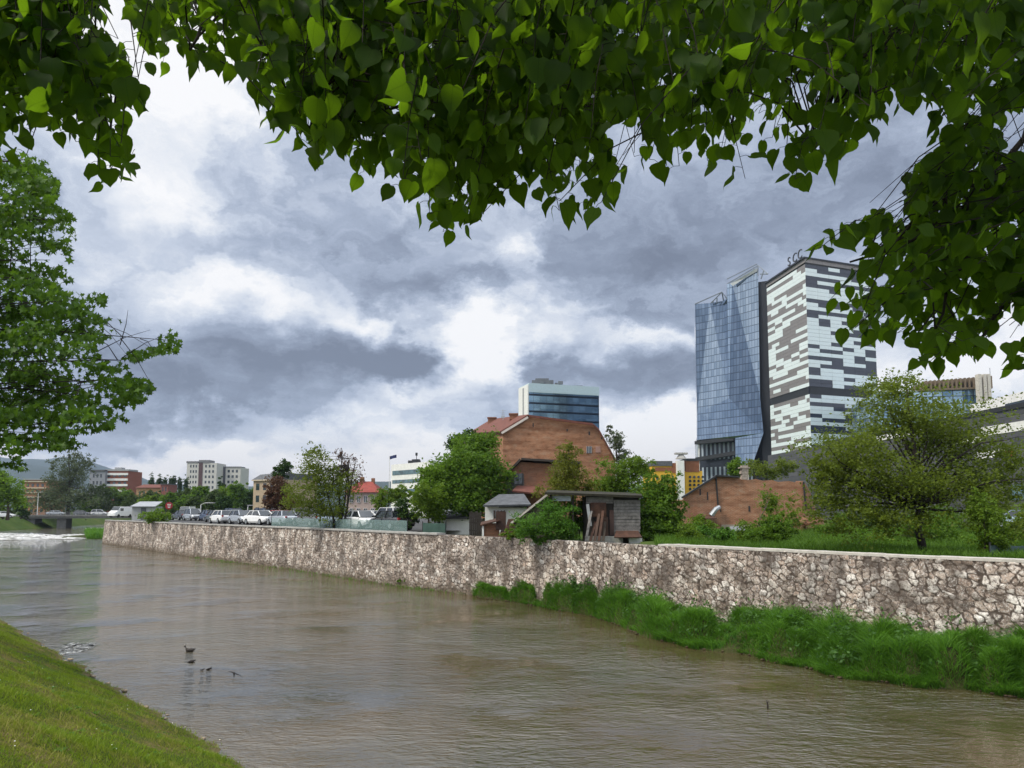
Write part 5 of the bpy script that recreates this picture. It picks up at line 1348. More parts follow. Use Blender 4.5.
# ---- yellow buildings
Yy = 210
M_YEL = plain('yellow_render', (0.62, 0.36, 0.03), .8, var=.1); M_ORB = plain('orange_brown_clad', (0.22, 0.085, 0.04), .8, var=.15)
t = bthing('yellow_building', 'yellow apartment block left of the white stair tower', 'building', 665, Yy)
f = block(t, P(652, 500, Yy), P(677.5, 500, Yy), 14, LAND, Zv(466, Yy), M_YEL)
build('brown_panel', px_panel(f, 672, 678, 463, 473, Yy, .15, .4), M_ORB, t); build('roof', px_panel(f, 651, 672, 461, 466, Yy, .3, 13), M_SLATE, t)
build('orange_panel', px_panel(f, 655, 672, 467.5, 471, Yy, .15, .3), M_ORB, t)
win_grid(t, f, .8, f.L - .5, LAND + 2, Zv(473, Yy), 4, 4, .4, .45, M_WIN)
t = bthing('yellow_building', 'yellow apartment block with round dark windows by the glass towers', 'building', 694, Yy)
f = block(t, P(685.5, 500, Yy), P(703, 500, Yy), 14, LAND, Zv(471, Yy), M_YEL)
build('brown_panel', px_panel(f, 685.5, 699, 460.5, 472, Yy, .15, 10), M_ORB, t); build('roof', px_panel(f, 686, 698, 458.5, 461, Yy, .3, 10), M_DARK, t)
proto_ = None
for j in range(4):
    for i in range(4):
        p = P(690 + i * 4.2, 477 + j * 4.0, Yy) - Vector((0, .1, 0))
        if proto_ is None:
            mb = MB(); mb.tube([p, p + Vector((0, -.12, 0))], .36, 12); proto_ = build('window', mb, M_WIN, t); p0 = p
        else: copy_part(proto_, p - p0)
t = bthing('stair_tower', 'white concrete stair tower with a flat cap between yellow blocks', 'tower', 681, Yy - 2)
f = block(t, P(678, 500, Yy - 2), P(685, 500, Yy - 2), 3, LAND, Zv(461, Yy), M_WHITE)
mb = MB(); a = P(681, 459, Yy - .5); mb.tube([a, P(681, 454, Yy - .5)], [1.6, .5], 10); mb.box(P(681, 453.6, Yy - .5), (3.4, 2, .45)); build('cap', mb, M_CONC, t)

# ---- shopping centre with dark striped cladding
m_, nt = new_mat('striped_dark_cladding')
uv = nt.new('ShaderNodeTexCoord').outputs['UV']; s_uv = nt.sep(uv)
band_ = nt.m('FRACT', nt.m('MULTIPLY', s_uv[1], 1.25))
cell = nt.new('ShaderNodeTexWhiteNoise', {'Vector': nt.comb(nt.m('FLOOR', nt.m('MULTIPLY', s_uv[0], .25)), nt.m('FLOOR', nt.m('MULTIPLY', s_uv[1], 1.25)), 0)}).outputs[0]
c = nt.mix(cell, (0.045, 0.047, 0.055), (0.085, 0.085, 0.092)); c = nt.mix(nt.mapr(band_, .88, .9), c, (0.016, 0.016, 0.018))
c = nt.mix(nt.mapr(nt.noise(uv, .6, 4), .4, .7, 0, .35), c, (0.10, 0.095, 0.095))
b = pbsdf(nt, Base_Color=c, Roughness=.5); nt.put(b, 'Normal', nt.bump(nt.mapr(band_, .86, .92, 1, 0), .6, .05)); out(nt, b); M_CLAD = m_
t = bthing('shopping_centre', 'long dark grey shopping centre with horizontal cladding and white strips', 'building', 1000, 86)
A_, B_ = P(768, 460, 152), P(1100, 400, 70)
zt = Zv(412, 84)
f = block(t, A_, B_, 40, LAND, zt, M_CLAD)
for (u0, u1, v, Y_, hh_) in [(985, 1060, 433, 88, 1.0), (978, 1009, 457, 90, .8), (960, 985, 445, 95, .6), (880, 925, 440, 112, .7), (1030, 1080, 455, 80, .8)]:
    z_ = Zv(v, Y_)
    def along(u):
        rx, ry, _ = ray(u, 505); k_ = rx / ry
        return (f.A.x - k_ * f.A.y) / (k_ * f.t.y - f.t.x)
    mb = MB(); f.panel(mb, along(u0), along(u1), z_ - hh_ / 2, z_ + hh_ / 2, .06); build('white_strip', mb, M_WHITE, t)
mb = MB(); f.panel(mb, along(1009), along(1017), Zv(458, 85), Zv(451, 85), .08); build('red_panel', mb, plain('rust_red_panel', (0.26, 0.05, 0.03), .6), t)
mb = MB(); f.panel(mb, along(1012), along(1040), Zv(500, 84), Zv(485, 84), .08); build('window', mb, glass_mat('blue_glass', (0.08, 0.14, 0.18)), t)
mb = MB(); f.panel(mb, along(830), along(1060), zt - .02, zt + .5, .15, .4); build('parapet', mb, M_DARK, t)
# white wing behind
t = bthing('white_building', 'white flat-fronted building rising behind the shopping centre', 'building', 1010, 118)
f = block(t, P(974, 480, 122), P(1075, 480, 98), 20, LAND, Zv(392.5, 109), M_WHITE)
mb = MB(); f.panel(mb, along(1011), along(1075), Zv(404.5, 108), Zv(400, 108), .05); build('window', mb, M_WIN, t)
mb = MB(); f.panel(mb, along(1019), along(1075), Zv(416, 107), Zv(408, 107), .05); build('window', mb, M_WIN, t)
# glass pavilion with louvres and pylons
t = bthing('glass_building', 'blue glass building with a brown louvred top and pale pylons', 'building', 960, 200)
m_, nt = new_mat('pale_blue_curtain_wall')
uv = nt.new('ShaderNodeTexCoord').outputs['UV']; s_uv = nt.sep(uv)
g1 = nt.m('MINIMUM', nt.m('FRACT', nt.m('MULTIPLY', s_uv[0], .4)), nt.m('FRACT', nt.m('MULTIPLY', s_uv[1], .5)))
cell = nt.new('ShaderNodeTexWhiteNoise', {'Vector': nt.comb(nt.m('FLOOR', nt.m('MULTIPLY', s_uv[0], .4)), nt.m('FLOOR', nt.m('MULTIPLY', s_uv[1], .5)), 0)}).outputs[0]
c = nt.mix(cell, (0.10, 0.20, 0.32), (0.45, 0.60, 0.72)); c = nt.mix(nt.mapr(g1, .1, .12, 1, 0), c, (0.06, 0.08, 0.1))
b = pbsdf(nt, Base_Color=c, Roughness=.12, Metallic=.5); out(nt, b); M_BLUEG = m_
f = block(t, P(880, 450, 205), P(982, 450, 200), 30, LAND, Zv(389, 200), M_BLUEG)
mb = MB()
for k in range(16): mb.prism([f.pt(12 + k * 1.05, Zv(389, 200), .6), f.pt(12.4 + k * 1.05, Zv(389, 200), .6), f.pt(12.4 + k * 1.05, Zv(389, 200), -12), f.pt(12 + k * 1.05, Zv(389, 200), -12)], (0, 0, 2.6 + .05 * k))
a = f.pt(10, Zv(389, 200), 1.0); slab(mb, [f.pt(10, Zv(390, 200), 1.4), f.pt(f.L, Zv(389.5, 200), 1.4), f.pt(f.L, Zv(386.5, 200), -10), f.pt(10, Zv(387.5, 200), -10)], .5); build('louvres', mb, plain('brown_louvre', (0.16, 0.12, 0.08), .7), t)
for u in (979.5, 984.5, 988.5):
    mb = MB(); a = P(u, 400, 196); mb.box((a.x, 196, (LAND + Zv(374.5, 196)) / 2), (.75, 1.6, Zv(374.5, 196) - LAND)); build('pylon', mb, M_COPING, t)
mb = MB(); a = P(991.5, 400, 198); mb.tube([(a.x, 198, LAND), (a.x, 198, Zv(368, 198))], .1, 5); build('mast', mb, M_STEEL, t)

# ---- glass office with white side
m_, nt = new_mat('banded_blue_glass')
uv = nt.new('ShaderNodeTexCoord').outputs['UV']; s_uv = nt.sep(uv)
fl = nt.m('MULTIPLY', s_uv[1], 1 / 3.7); fr_ = nt.m('FRACT', fl)
cell = nt.new('ShaderNodeTexWhiteNoise', {'Vector': nt.comb(nt.m('FLOOR', nt.m('MULTIPLY', s_uv[0], .32)), nt.m('FLOOR', nt.m('MULTIPLY', fl, 2)), 0)}).outputs[0]
run = nt.noise(nt.comb(nt.m('MULTIPLY', s_uv[0], .06), nt.m('FLOOR', fl), 0), 2.0, 2)
c = nt.mix(nt.m('MULTIPLY', nt.m('ADD', cell, nt.mapr(run, .35, .65)), .5), (0.06, 0.12, 0.20), (0.28, 0.42, 0.54))
c = nt.mix(nt.mapr(fr_, .22, .26, 1, 0), c, (0.012, 0.02, 0.035)); c = nt.mix(nt.mapr(nt.m('FRACT', nt.m('MULTIPLY', s_uv[0], .32)), .06, .08, .6, 0), c, (0.05, 0.07, 0.09))
b = pbsdf(nt, Base_Color=c, Roughness=.12, Metallic=.75); out(nt, b); M_BAND = m_
t = bthing('glass_office', 'blue glass office block with a white end wall behind the brick gable', 'building', 560, 335)
f = block(t, P(529, 450, 330), P(599.5, 450, 341), 12, LAND, Zv(392, 330), M_BAND)
M_PBLUE = plain('pale_blue_panel', (0.46, 0.57, 0.62), .5, var=.08)
z1, z0 = Zv(383, 330), Zv(392, 330); d_ = -f.n * 16
mb = MB(); mb.prism([f.pt(0, z0, .3), f.pt(f.L, z0, .3), f.pt(f.L, z0, -12), f.pt(0, z0, -12)], (0, 0, z1 - z0)); build('parapet', mb, M_PBLUE, t)
sideA, sideB = f.pt(0, 0, -.0), f.pt(0, 0, -12); f3 = Face(sideB, sideA)
mb = MB(); mb.prism([f3.pt(-.2, LAND, .5), f3.pt(f3.L - .05, LAND, .5), f3.pt(f3.L - .05, LAND, .05), f3.pt(-.2, LAND, .05)], (0, 0, z1 - LAND - .6)); build('end_wall', mb, M_WHITE, t)
mb = MB(); f3.panel(mb, f3.L * .45, f3.L * .58, LAND, z1 - 1.5, .6, .2); build('stair_window', mb, M_GREY, t)
mb = MB()
for k in range(9): mb.box(f.pt(5 + k * 1.5 + rnd.uniform(-.4, .4), z1 + rnd.uniform(.6, 1.8), -6 + rnd.uniform(-2, 2)), (rnd.uniform(1, 2.2), 2, rnd.uniform(1.2, 3.6)))
mb.box(f.pt(8.5, z1 + 1.6, -6), (6, 3, 3.4)); mb.box(f.pt(20, z1 + .3, -7), (16, 4, .9)); mb.box(f3.pt(4, z1 + .2, -3), (3, 2, .9)); build('roof_plant', mb, plain('plant_grey', (0.12, 0.13, 0.14), .7), t)

# ---- twin glass tower with folded facade
m_, nt = new_mat('folded_curtain_wall')
uv = nt.new('ShaderNodeTexCoord').outputs['UV']; s_uv = nt.sep(uv)
pu, pv = nt.m('MULTIPLY', s_uv[0], 1 / 1.25), nt.m('MULTIPLY', s_uv[1], 1 / 2.7)
cell = nt.new('ShaderNodeTexWhiteNoise', {'Vector': nt.comb(nt.m('FLOOR', pu), nt.m('FLOOR', pv), 3.0)})
c = nt.mix(nt.m('MULTIPLY', cell.outputs[0], .8), (0.22, 0.29, 0.38), (0.36, 0.44, 0.54))
lin = nt.m('MAXIMUM', nt.mapr(nt.m('FRACT', pv), .10, .13, 1, 0), nt.mapr(nt.m('FRACT', pu), .12, .16, .8, 0))
c = nt.mix(nt.m('MULTIPLY', lin, .6), c, (0.035, 0.05, 0.08))
gn = nt.new('ShaderNodeNewGeometry').outputs['Normal']
nn_ = nt.vm('NORMALIZE', nt.vm('ADD', gn, nt.vm('MULTIPLY', nt.vm('SUBTRACT', cell.outputs['Color'], (.5, .5, .5)), (.018, .018, .018))))
b = pbsdf(nt, Base_Color=c, Roughness=.07, Metallic=.9); nt.put(b, 'Normal', nn_); out(nt, b); M_FOLD = m_
t = bthing('glass_towers', 'pair of joined blue glass towers with folded crystal facades', 'tower', 730, 275)
def q(u, v, o=0.0): return P(u, v, 287 + (u - 695) * (262 - 287) / 73 + o)
a_, b_, c_ = q(695, 304, 0), q(710, 303, .9), q(724, 303, 2); d_, e_ = q(697, 414, 0), q(729, 398, -1.0)
c1, c2 = q(722.5, 301, 1.9), q(727, 299, .8)
g1_, h_, i_, j_, k_ = q(727, 284, .3), q(732, 283, 1.0), q(758, 267, -.1), q(760, 396, -.1), q(763.5, 433, -.6)
l_, m1_ = q(697, 440, .5), q(735, 438, .2); n_, o_ = q(752, 466, -.6), q(736, 472, -.3)
mb = MB()
for pl in [(a_, b_, d_), (b_, e_, d_), (b_, c1, e_), (c1, c2, e_), (g1_, h_, e_), (h_, j_, e_), (h_, i_, j_), (e_, j_, k_), (d_, e_, k_), (d_, k_, l_), (l_, k_, m1_), (m1_, k_, n_), (m1_, n_, o_)]:
    mb.poly([p for p in pl][::-1])
bk = Vector((6, 26, 0))
loop = [l_, d_, a_, b_, c1, c2, g1_, h_, i_, j_, k_, n_]
for p0, p1 in zip(loop, loop[1:]): mb.quad(p0, p1, p1 + bk, p0 + bk)
mb.poly([p + bk for p in loop])
build('facade', mb, M_FOLD, t)
m_, nt = new_mat('dark_striped_glass')
uv = nt.new('ShaderNodeTexCoord').outputs['UV']; s_uv = nt.sep(uv)
pv = nt.m('FRACT', nt.m('MULTIPLY', s_uv[1], 1 / 9.0)); st_ = nt.m('MULTIPLY', nt.mapr(nt.m('FRACT', nt.m('MULTIPLY', s_uv[0], .55)), .55, .6), nt.mapr(pv, .3, .35))
c = nt.mix(st_, (0.02, 0.025, 0.035), (0.36, 0.42, 0.48)); b = pbsdf(nt, Base_Color=c, Roughness=.2); out(nt, b)
mb = MB(); p0, p1 = q(697, 440, 6), q(752, 440, 9); zt_ = Zv(436, 285)
mb.prism([Vector((p0.x, p0.y, LAND)), Vector((p1.x, p1.y, LAND)), Vector((p1.x + 4, p1.y + 20, LAND)), Vector((p0.x + 4, p0.y + 20, LAND))], (0, 0, zt_ - LAND)); build('base', mb, m_, t)
mb = MB(); mb.beam(q(697, 459.5, 2), q(742, 452, 2), 2, 1.4); mb.beam(q(697, 443, 2), q(736, 439, 2), 3, 1.2); build('canopy', mb, M_DARK, t)
mb = MB()
for u in (699, 742, 748): mb.beam(q(u, 480, 2), q(u, 438, 2), .5)
build('column', mb, M_WHITE, t)
mb = MB(); p0, p1 = q(758, 300, 1), q(769.5, 300, 3); mb.prism([Vector((p0.x, p0.y, LAND)), Vector((p1.x, p1.y, LAND)), Vector((p1.x, p1.y + 22, LAND)), Vector((p0.x, p0.y + 22, LAND))], (0, 0, Zv(281, 265) - LAND)); build('service_core', mb, plain('black_cladding', (0.018, 0.02, 0.026), .4), t)
mb = MB()
for pth_ in [[(711, 303, 0), (722, 292, -2), (727, 299, 0)], [(695, 304, 0), (722, 292, -2)], [(722, 292, -2), (724, 303, 3)], [(717, 298, -1), (717, 303, 0)], [(727, 284, 1), (758, 265.5, 0), (768, 274, 0)], [(758, 265.5, 0), (758, 276, 0)], [(754, 267, 0), (754, 276, 0)], [(760, 274, 0), (768, 274, 0)], [(764, 270, 0), (761, 279, 0)], [(727, 279, 4), (757, 264, 4)], [(713, 301, 0), (713, 303, 0)]]:
    mb.tube([q(*x) for x in pth_], .22, 5)
build('roof_truss', mb, plain('truss_grey', (0.25, 0.28, 0.32), .5, metal=.5), t)
mb = MB(); slab(mb, [q(730, 283.5, -1), q(757, 268, -1), q(757, 271.5, -.4), q(745, 278, -.4), q(733, 286, -.6)], .3); build('roof_sail', mb, plain('sail_white', (0.5, 0.53, 0.56), .4), t)

# ---- tower with white and dark glass panels
t = bthing('panelled_tower', 'white tower chequered with dark glass panels and roof lettering', 'tower', 820, 238)
zt = Zv(257, 230.5); zt0 = zt - 1.7
C0, CL, CR = P(808, 350, 230.5), P(768.5, 350, 257), P(876, 350, 241)
fl_, fr2 = Face(CL, C0), Face(C0, CR)
M_PW = plain('white_glass_panel', (0.66, 0.74, 0.75), .3, var=.05, spec=.5); M_PLIT = plain('lit_dark_glass', (0.20, 0.185, 0.18), .35, var=.12, spec=.5); M_PSHADE = plain('shaded_dark_glass', (0.030, 0.036, 0.055), .2, var=.12, spec=.6)  # one dark glass, lit and shaded tones by face put into the colour
def chequer(f, cols, dark, seed, pd):
    rr = random.Random(seed); mb = MB(); H = 1.2; z = LAND; rows_ = int((zt0 - LAND) / H); prev = None; cw = f.L / cols
    z_seam = Zv(403, 257)
    for j in range(rows_):
        za = LAND + j * H; zb = za + H
        if abs((za + zb) / 2 - z_seam) < H * .75:
            f.panel(mb, 0, f.L, za, zb, -.25, .1, 2); prev = None; continue
        off_ = rr.choice([0, 0, .35, .5]) * cw if seed == 4 else 0
        row = []
        for i in range(cols + 1):
            if i and rr.random() < .3: s_ = row[-1]
            else: s_ = 1 if rr.random() < (pd if not prev else pd * .5 if prev[i] else pd * 1.35) else 0
            row.append(s_)
        prev = row
        for i in range(cols + 1):
            a0, a1 = max(0, i * cw - off_), min(f.L, (i + 1) * cw - off_)
            if a1 - a0 < .1: continue
            g_ = .03
            f.panel(mb, a0 + g_, a1 - g_, za + g_, zb - g_, 0 if row[i] else .03, .12, dark if row[i] else 0)
    return mb
mb = MB(); mb.prism([fl_.pt(.2, LAND, -.2), fl_.pt(fl_.L - .2, LAND, -.2), fr2.pt(fr2.L, LAND, -.2), fr2.pt(fr2.L, LAND, -26), fl_.pt(.2, LAND, -26)], (0, 0, zt0 - LAND)); build('core', mb, M_DARK, t)
build('panel_wall', chequer(fl_, 5, 1, 4, .46), [M_PW, M_PLIT, M_DARK], t); build('panel_wall', chequer(fr2, 6, 2, 9, .40), [M_PW, M_PLIT, M_PSHADE], t)
mb = MB(); fl_.panel(mb, 0, fl_.L, zt0, zt - .5, .1, .4); fr2.panel(mb, 0, fr2.L, zt0, zt - .5, .1, .4); build('top_band', mb, plain('brown_grey_band', (0.22, 0.205, 0.205), .6), t)
mb = MB(); mb.prism([fl_.pt(-.3, zt - .5, .6), fl_.pt(fl_.L + .5, zt - .5, .6), fr2.pt(fr2.L, zt - .5, .6), fr2.pt(fr2.L, zt - .5, -26), fl_.pt(-.3, zt - .5, -26)], (0, 0, .5)); build('roof', mb, plain('black_cladding', (0.018, 0.02, 0.026), .4), t)
for k_, ch_ in enumerate('SCC'):
    cu = bpy.data.curves.new('letter', 'FONT'); cu.body = ch_; cu.size = 4.2; cu.extrude = .14
    tmp = bpy.data.objects.new('letter', cu); me_ = bpy.data.meshes.new_from_object(tmp); bpy.data.objects.remove(tmp)
    so = link('letter', me_, plain('letter_grey', (0.05, 0.055, 0.065), .5), t)
    p = fl_.pt(fl_.L - 10.5 + k_ * 3.3, zt + .25, .3); so.location = p - Vector(t.location); so.rotation_euler = (math.pi / 2, 0, math.atan2(fl_.t.y, fl_.t.x))

# ---- far offices, houses and blocks on the left
M_TEAL = glass_mat('teal_glass', (0.05, 0.10, 0.12), .1)
t = bthing('office_building', 'white office building with teal window bands and rooftop masts', 'building', 410, 180)
f = block(t, P(391, 490, 185), P(431, 490, 172), 14, LAND, Zv(464, 182), M_WHITE)
for (v0, v1) in [(470, 474.5), (479.5, 483), (489, 492)]:
    mb = MB(); f.panel(mb, .6, f.L - .3, Zv(v1, 180), Zv(v0, 180), .06); build('window_band', mb, M_TEAL, t)
mb = MB()
for k in range(5): mb.box(f.pt(5.5 + k * .9, Zv(464, 178) + rnd.uniform(.3, .9), -2), (rnd.uniform(.6, 1.4), 1, rnd.uniform(.6, 1.6)))
mb.tube([f.pt(8, Zv(464, 178), -2), f.pt(8, Zv(452, 178), -2)], .08, 5); mb.box(f.pt(8, Zv(453.5, 178), -2), (.5, .3, .7)); build('roof_plant', mb, M_DARK, t)
mb = MB(); a = P(407, 495, 160); mb.box((a.x, 160, Zv(495, 160)), (3.2, 3, 1.2)); build('entrance_canopy', mb, M_WHITE, t)
# flag
t = bthing('flagpole', 'thin flagpole flying a small dark flag left of the office', 'flagpole', 388, 150)
a = P(389, 500, 150); mb = MB(); mb.tube([(a.x, 150, LAND), (a.x, 150, Zv(456, 150))], [.09, .05], 6); build('pole', mb, M_WHITE, t)
mb = MB(); n_ = 8
for i in range(n_):
    for s_ in (0, 1):
        mb.v.append(Vector((a.x + .02 + i * .19, 150 + .12 * math.sin(i * 1.1), Zv(456.3, 150) + .05 * i - s_ * .62)))
for i in range(n_ - 1): mb.f.append([2 * i, 2 * i + 1, 2 * i + 3, 2 * i + 2]); mb.mi.append(0)
fo = build('flag', mb, plain('flag_blue', (0.03, 0.04, 0.12), .8), t); sm_ = fo.modifiers.new('cloth', 'SOLIDIFY'); sm_.thickness = .01
# red-roofed house
Yh = 120
t = bthing('red_roofed_house', 'pinkish house with a hipped red tile roof behind the car park', 'house', 362, Yh)
f = block(t, P(346, 500, Yh), P(377.5, 500, Yh), 8, LAND, Zv(492, Yh), plain('pinkish_plaster', (0.42, 0.33, 0.29), .9))
mb = MB(); e1, e2 = f.pt(-.5, Zv(492.3, Yh), .5), f.pt(f.L + .4, Zv(492.3, Yh), .5); e3, e4 = f.pt(f.L + .4, Zv(492.3, Yh), -8.5), f.pt(-.5, Zv(492.3, Yh), -8.5); r1, r2 = f.pt(1.4, Zv(480.5, Yh), -4), f.pt(f.L - 1.6, Zv(480.5, Yh), -4)
mb.add([e1, e2, e3, e4, r1, r2], [(0, 1, 5, 4), (1, 2, 5), (2, 3, 4, 5), (3, 0, 4), (3, 2, 1, 0)]); rf = build('roof', mb, plain('bright_red_tile', (0.24, 0.05, 0.038), .85, var=.3, scale=2), t)
mb = MB(); mb.box(f.pt(1.8, Zv(479.5, Yh), -3.6), (.6, .6, 1.1)); build('chimney', mb, M_BRICK_D, rf); mb = MB(); mb.box(f.pt(3.5, Zv(480, Yh), -4), (.5, .6, .9)); build('chimney', mb, M_BRICK_D, rf)
win_grid(t, f, .3, f.L - .2, LAND + .6, Zv(493, Yh), 4, 2, .42, .5, M_WIN, M_WHITE)
# old beige house
Yh = 150
t = bthing('beige_house', 'old beige three-storey house with dark mansard roof behind cars', 'house', 263, Yh)
f = block(t, P(253, 500, Yh), P(276, 500, Yh - 4), 10, LAND, Zv(480, Yh), M_BEIGE)
win_grid(t, f, .3, f.L - .2, LAND + .5, Zv(481, Yh), 3, 3, .45, .55, M_WIN)
mb = MB(); b0 = [f.pt(-.2, Zv(480, Yh), .3), f.pt(f.L, Zv(480, Yh), .3), f.pt(f.L, Zv(480, Yh), -10), f.pt(-.2, Zv(480, Yh), -10)]; t0 = [f.pt(.7, Zv(474.5, Yh), -1), f.pt(f.L, Zv(473.5, Yh), -1), f.pt(f.L, Zv(473.5, Yh), -9), f.pt(.7, Zv(474.5, Yh), -9)]
mb.add(b0 + t0, [(0, 1, 5, 4), (1, 2, 6, 5), (2, 3, 7, 6), (3, 0, 4, 7), (4, 5, 6, 7)]); build('roof', mb, M_SLATE, t)
mb = MB(); f.panel(mb, -.2, f.L, Zv(481, Yh), Zv(480, Yh), .35, .4); build('cornice', mb, M_CREAM, t)
# tower blocks
Yt = 430
t = bthing('tower_block', 'taller pale tower block with dark stairwell stripe on the skyline', 'building', 200, Yt)
f = block(t, P(186, 490, Yt), P(216, 490, Yt), 14, LAND, Zv(463, Yt), M_CREAM if False else plain('pale_grey_render', (0.50, 0.49, 0.46), .85))
mb = MB(); f.panel(mb, (P(198, 490, Yt) - f.A).dot(f.t), (P(202, 490, Yt) - f.A).dot(f.t), LAND, Zv(462.5, Yt), .2, .4); build('stairwell_stripe', mb, plain('maroon_render', (0.09, 0.055, 0.06), .8), t)
win_grid(t, f, 1.5, f.L * .36, LAND + 4, Zv(463.5, Yt), 3, 8, .5, .5, M_WIN); win_grid(t, f, f.L * .58, f.L - 1, LAND + 4, Zv(463.5, Yt), 3, 8, .5, .5, M_WIN)
mb = MB(); f.panel(mb, -.3, f.L * .36, Zv(463, Yt), Zv(461.2, Yt), .2, 8); f.panel(mb, f.L * .4, f.L * .75, Zv(463, Yt), Zv(460, Yt), .2, 8); build('roof_parapet', mb, plain('roof_grey', (0.17, 0.17, 0.18), .8), t)
t = bthing('tower_block', 'shorter pale tower block at the right of the skyline pair', 'building', 228, Yt + 10)
f = block(t, P(217, 490, Yt + 10), P(240, 490, Yt + 10), 14, LAND, Zv(466.5, Yt), plain('pale_grey_render', (0.50, 0.49, 0.46), .85))
mb = MB(); f.panel(mb, (P(221.5, 490, Yt + 10) - f.A).dot(f.t), (P(225, 490, Yt + 10) - f.A).dot(f.t), LAND, Zv(465.5, Yt), .2, .4); build('stairwell_stripe', mb, plain('charcoal_render', (0.07, 0.07, 0.08), .8), t)
win_grid(t, f, f.L * .40, f.L - 1, LAND + 4, Zv(467.5, Yt), 3, 7, .55, .5, M_WIN)
mb = MB(); f.panel(mb, -.2, f.L, Zv(466.5, Yt), Zv(465.5, Yt), .3, 8); build('roof_parapet', mb, plain('roof_grey', (0.17, 0.17, 0.18), .8), t)
# red and white apartments
Ya = 330
M_REDB = plain('red_brown_brick', (0.24, 0.085, 0.055), .9)
t = bthing('apartment_building', 'flat-roofed apartments with red brick and white balcony bands', 'building', 116, Ya)
f = block(t, P(105, 490, Ya), P(128, 490, Ya), 12, LAND, Zv(471, Ya), M_REDB)
for k, v in enumerate((473, 478.5, 484, 489.5)):
    mb = MB(); f.panel(mb, 0 if k % 2 else .4, f.L - .2, Zv(v + 2.2, Ya), Zv(v, Ya), .5, .6); build('balcony', mb, M_WHITE, t)
win_grid(t, f, .3, f.L - .3, LAND + 2, Zv(472, Ya), 4, 5, .5, .35, M_WIN)
mb = MB(); f.panel(mb, -.3, f.L + .3, Zv(471, Ya), Zv(469.3, Ya), .4, 8); mb.box(f.pt(4, Zv(468.3, Ya), -4), (3, 3, 1)); build('roof', mb, M_GREY, t)
t = bthing('apartment_building', 'plain grey apartment slab joined left of the red brick flats', 'building', 98, Ya)
f = block(t, P(89, 490, Ya - 2), P(104.5, 490, Ya - 2), 12, LAND, Zv(471, Ya), plain('cool_grey_render', (0.24, 0.25, 0.28), .85))
win_grid(t, f, 1, f.L - 1, LAND + 3, Zv(472.5, Ya), 3, 5, .5, .5, M_WIN)
mb = MB(); f.panel(mb, -.2, f.L, Zv(471.5, Ya), Zv(470, Ya), .3, 8); build('roof', mb, M_SLATE, t)
t = bthing('orange_building', 'low orange building with a reddish roof below the poplars', 'building', 150, 300)
f = block(t, P(136.5, 490, 300), P(160, 490, 300), 10, LAND, Zv(488, 300), plain('orange_plaster', (0.36, 0.22, 0.11), .85))
mb = MB(); e1, e2, r1, r2 = f.pt(-.4, Zv(488, 300), .5), f.pt(f.L + .4, Zv(488, 300), .5), f.pt(.8, Zv(484.5, 300), -4), f.pt(f.L - .8, Zv(484.5, 300), -4); slab(mb, [e1, e2, r2, r1], .15); build('roof', mb, M_TILE, t)
win_grid(t, f, .5, f.L - .5, LAND + 1.5, Zv(488.5, 300), 5, 2, .4, .5, M_WIN)
t = bthing('red_building', 'small red building right of the low orange one', 'building', 164, 295)
f = block(t, P(160.5, 490, 295), P(168, 490, 295), 8, LAND, Zv(484.5, 295), plain('dull_red_plaster', (0.20, 0.075, 0.06), .85))
win_grid(t, f, .3, f.L - .3, LAND + 2, Zv(485, 295), 2, 3, .4, .5, M_WIN)
mb = MB(); f.panel(mb, -.2, f.L + .2, Zv(484.5, 295), Zv(483.8, 295), .3, 8); build('roof', mb, M_SLATE, t)
Yl = 270
t = bthing('brick_apartments', 'brick apartments with pale floor bands at the bridge end', 'building', 35, Yl)
f = block(t, P(24, 490, Yl), P(46, 490, Yl), 12, LAND, Zv(480, Yl), plain('orange_brown_brick', (0.33, 0.16, 0.09), .9))
for v in (481, 487.5, 492, 496.5): 
    mb = MB(); f.panel(mb, -.1, f.L + .1, Zv(v + 1, Yl), Zv(v, Yl), .4, .5); build('floor_band', mb, M_CREAM, t)
win_grid(t, f, .4, f.L - .4, LAND + .5, Zv(482, Yl), 4, 5, .5, .5, M_WIN)
mb = MB(); f.panel(mb, -.3, f.L + .3, Zv(480, Yl), Zv(478.8, Yl), .5, 10); build('roof', mb, M_GREY, t)
# grey kiosk
Yk = 135
t = bthing('kiosk', 'small grey flat-roofed kiosk behind the wall corner', 'kiosk', 144, Yk)
f = block(t, P(132, 510, Yk), P(154.5, 510, Yk), 3, LAND, Zv(506.5, Yk), M_GREY)
mb = MB(); slab(mb, [f.pt(-.2, Zv(507, Yk), .4), f.pt(f.L + .3, Zv(507, Yk), .4), f.pt(f.L + .2, Zv(502, Yk), -2.6), f.pt(.1, Zv(502, Yk), -2.6)], .12); build('roof', mb, plain('kiosk_roof', (0.30, 0.31, 0.34), .6), t)
mb = MB(); f.panel(mb, 1.6, 2.5, LAND, Zv(507.6, Yk), .05); build('door', mb, M_SLATE, t)
# red hoarding
t = bthing('red_sign', 'round red sign with white marks on a post by the lot', 'sign', 170, 100)
a = P(169.5, 505, 100); mb = MB(); mb.tube([(a.x - .45, 100, LAND), (a.x - .45, 100, Zv(500, 100))], .06, 6); build('post', mb, M_DARK, t)
mb = MB(); mb.tube([(a.x, 99.95, a.z - .1), (a.x, 99.8, a.z - .1)], .47, 16); build('disc', mb, plain('sign_red', (0.26, 0.015, 0.02), .5), t)
mb = MB()
for k in range(3): mb.box((a.x + .05, 99.78, a.z + .08 - k * .2), (.5 - .1 * k, .03, .07))
build('marks', mb, M_WHITE, t)

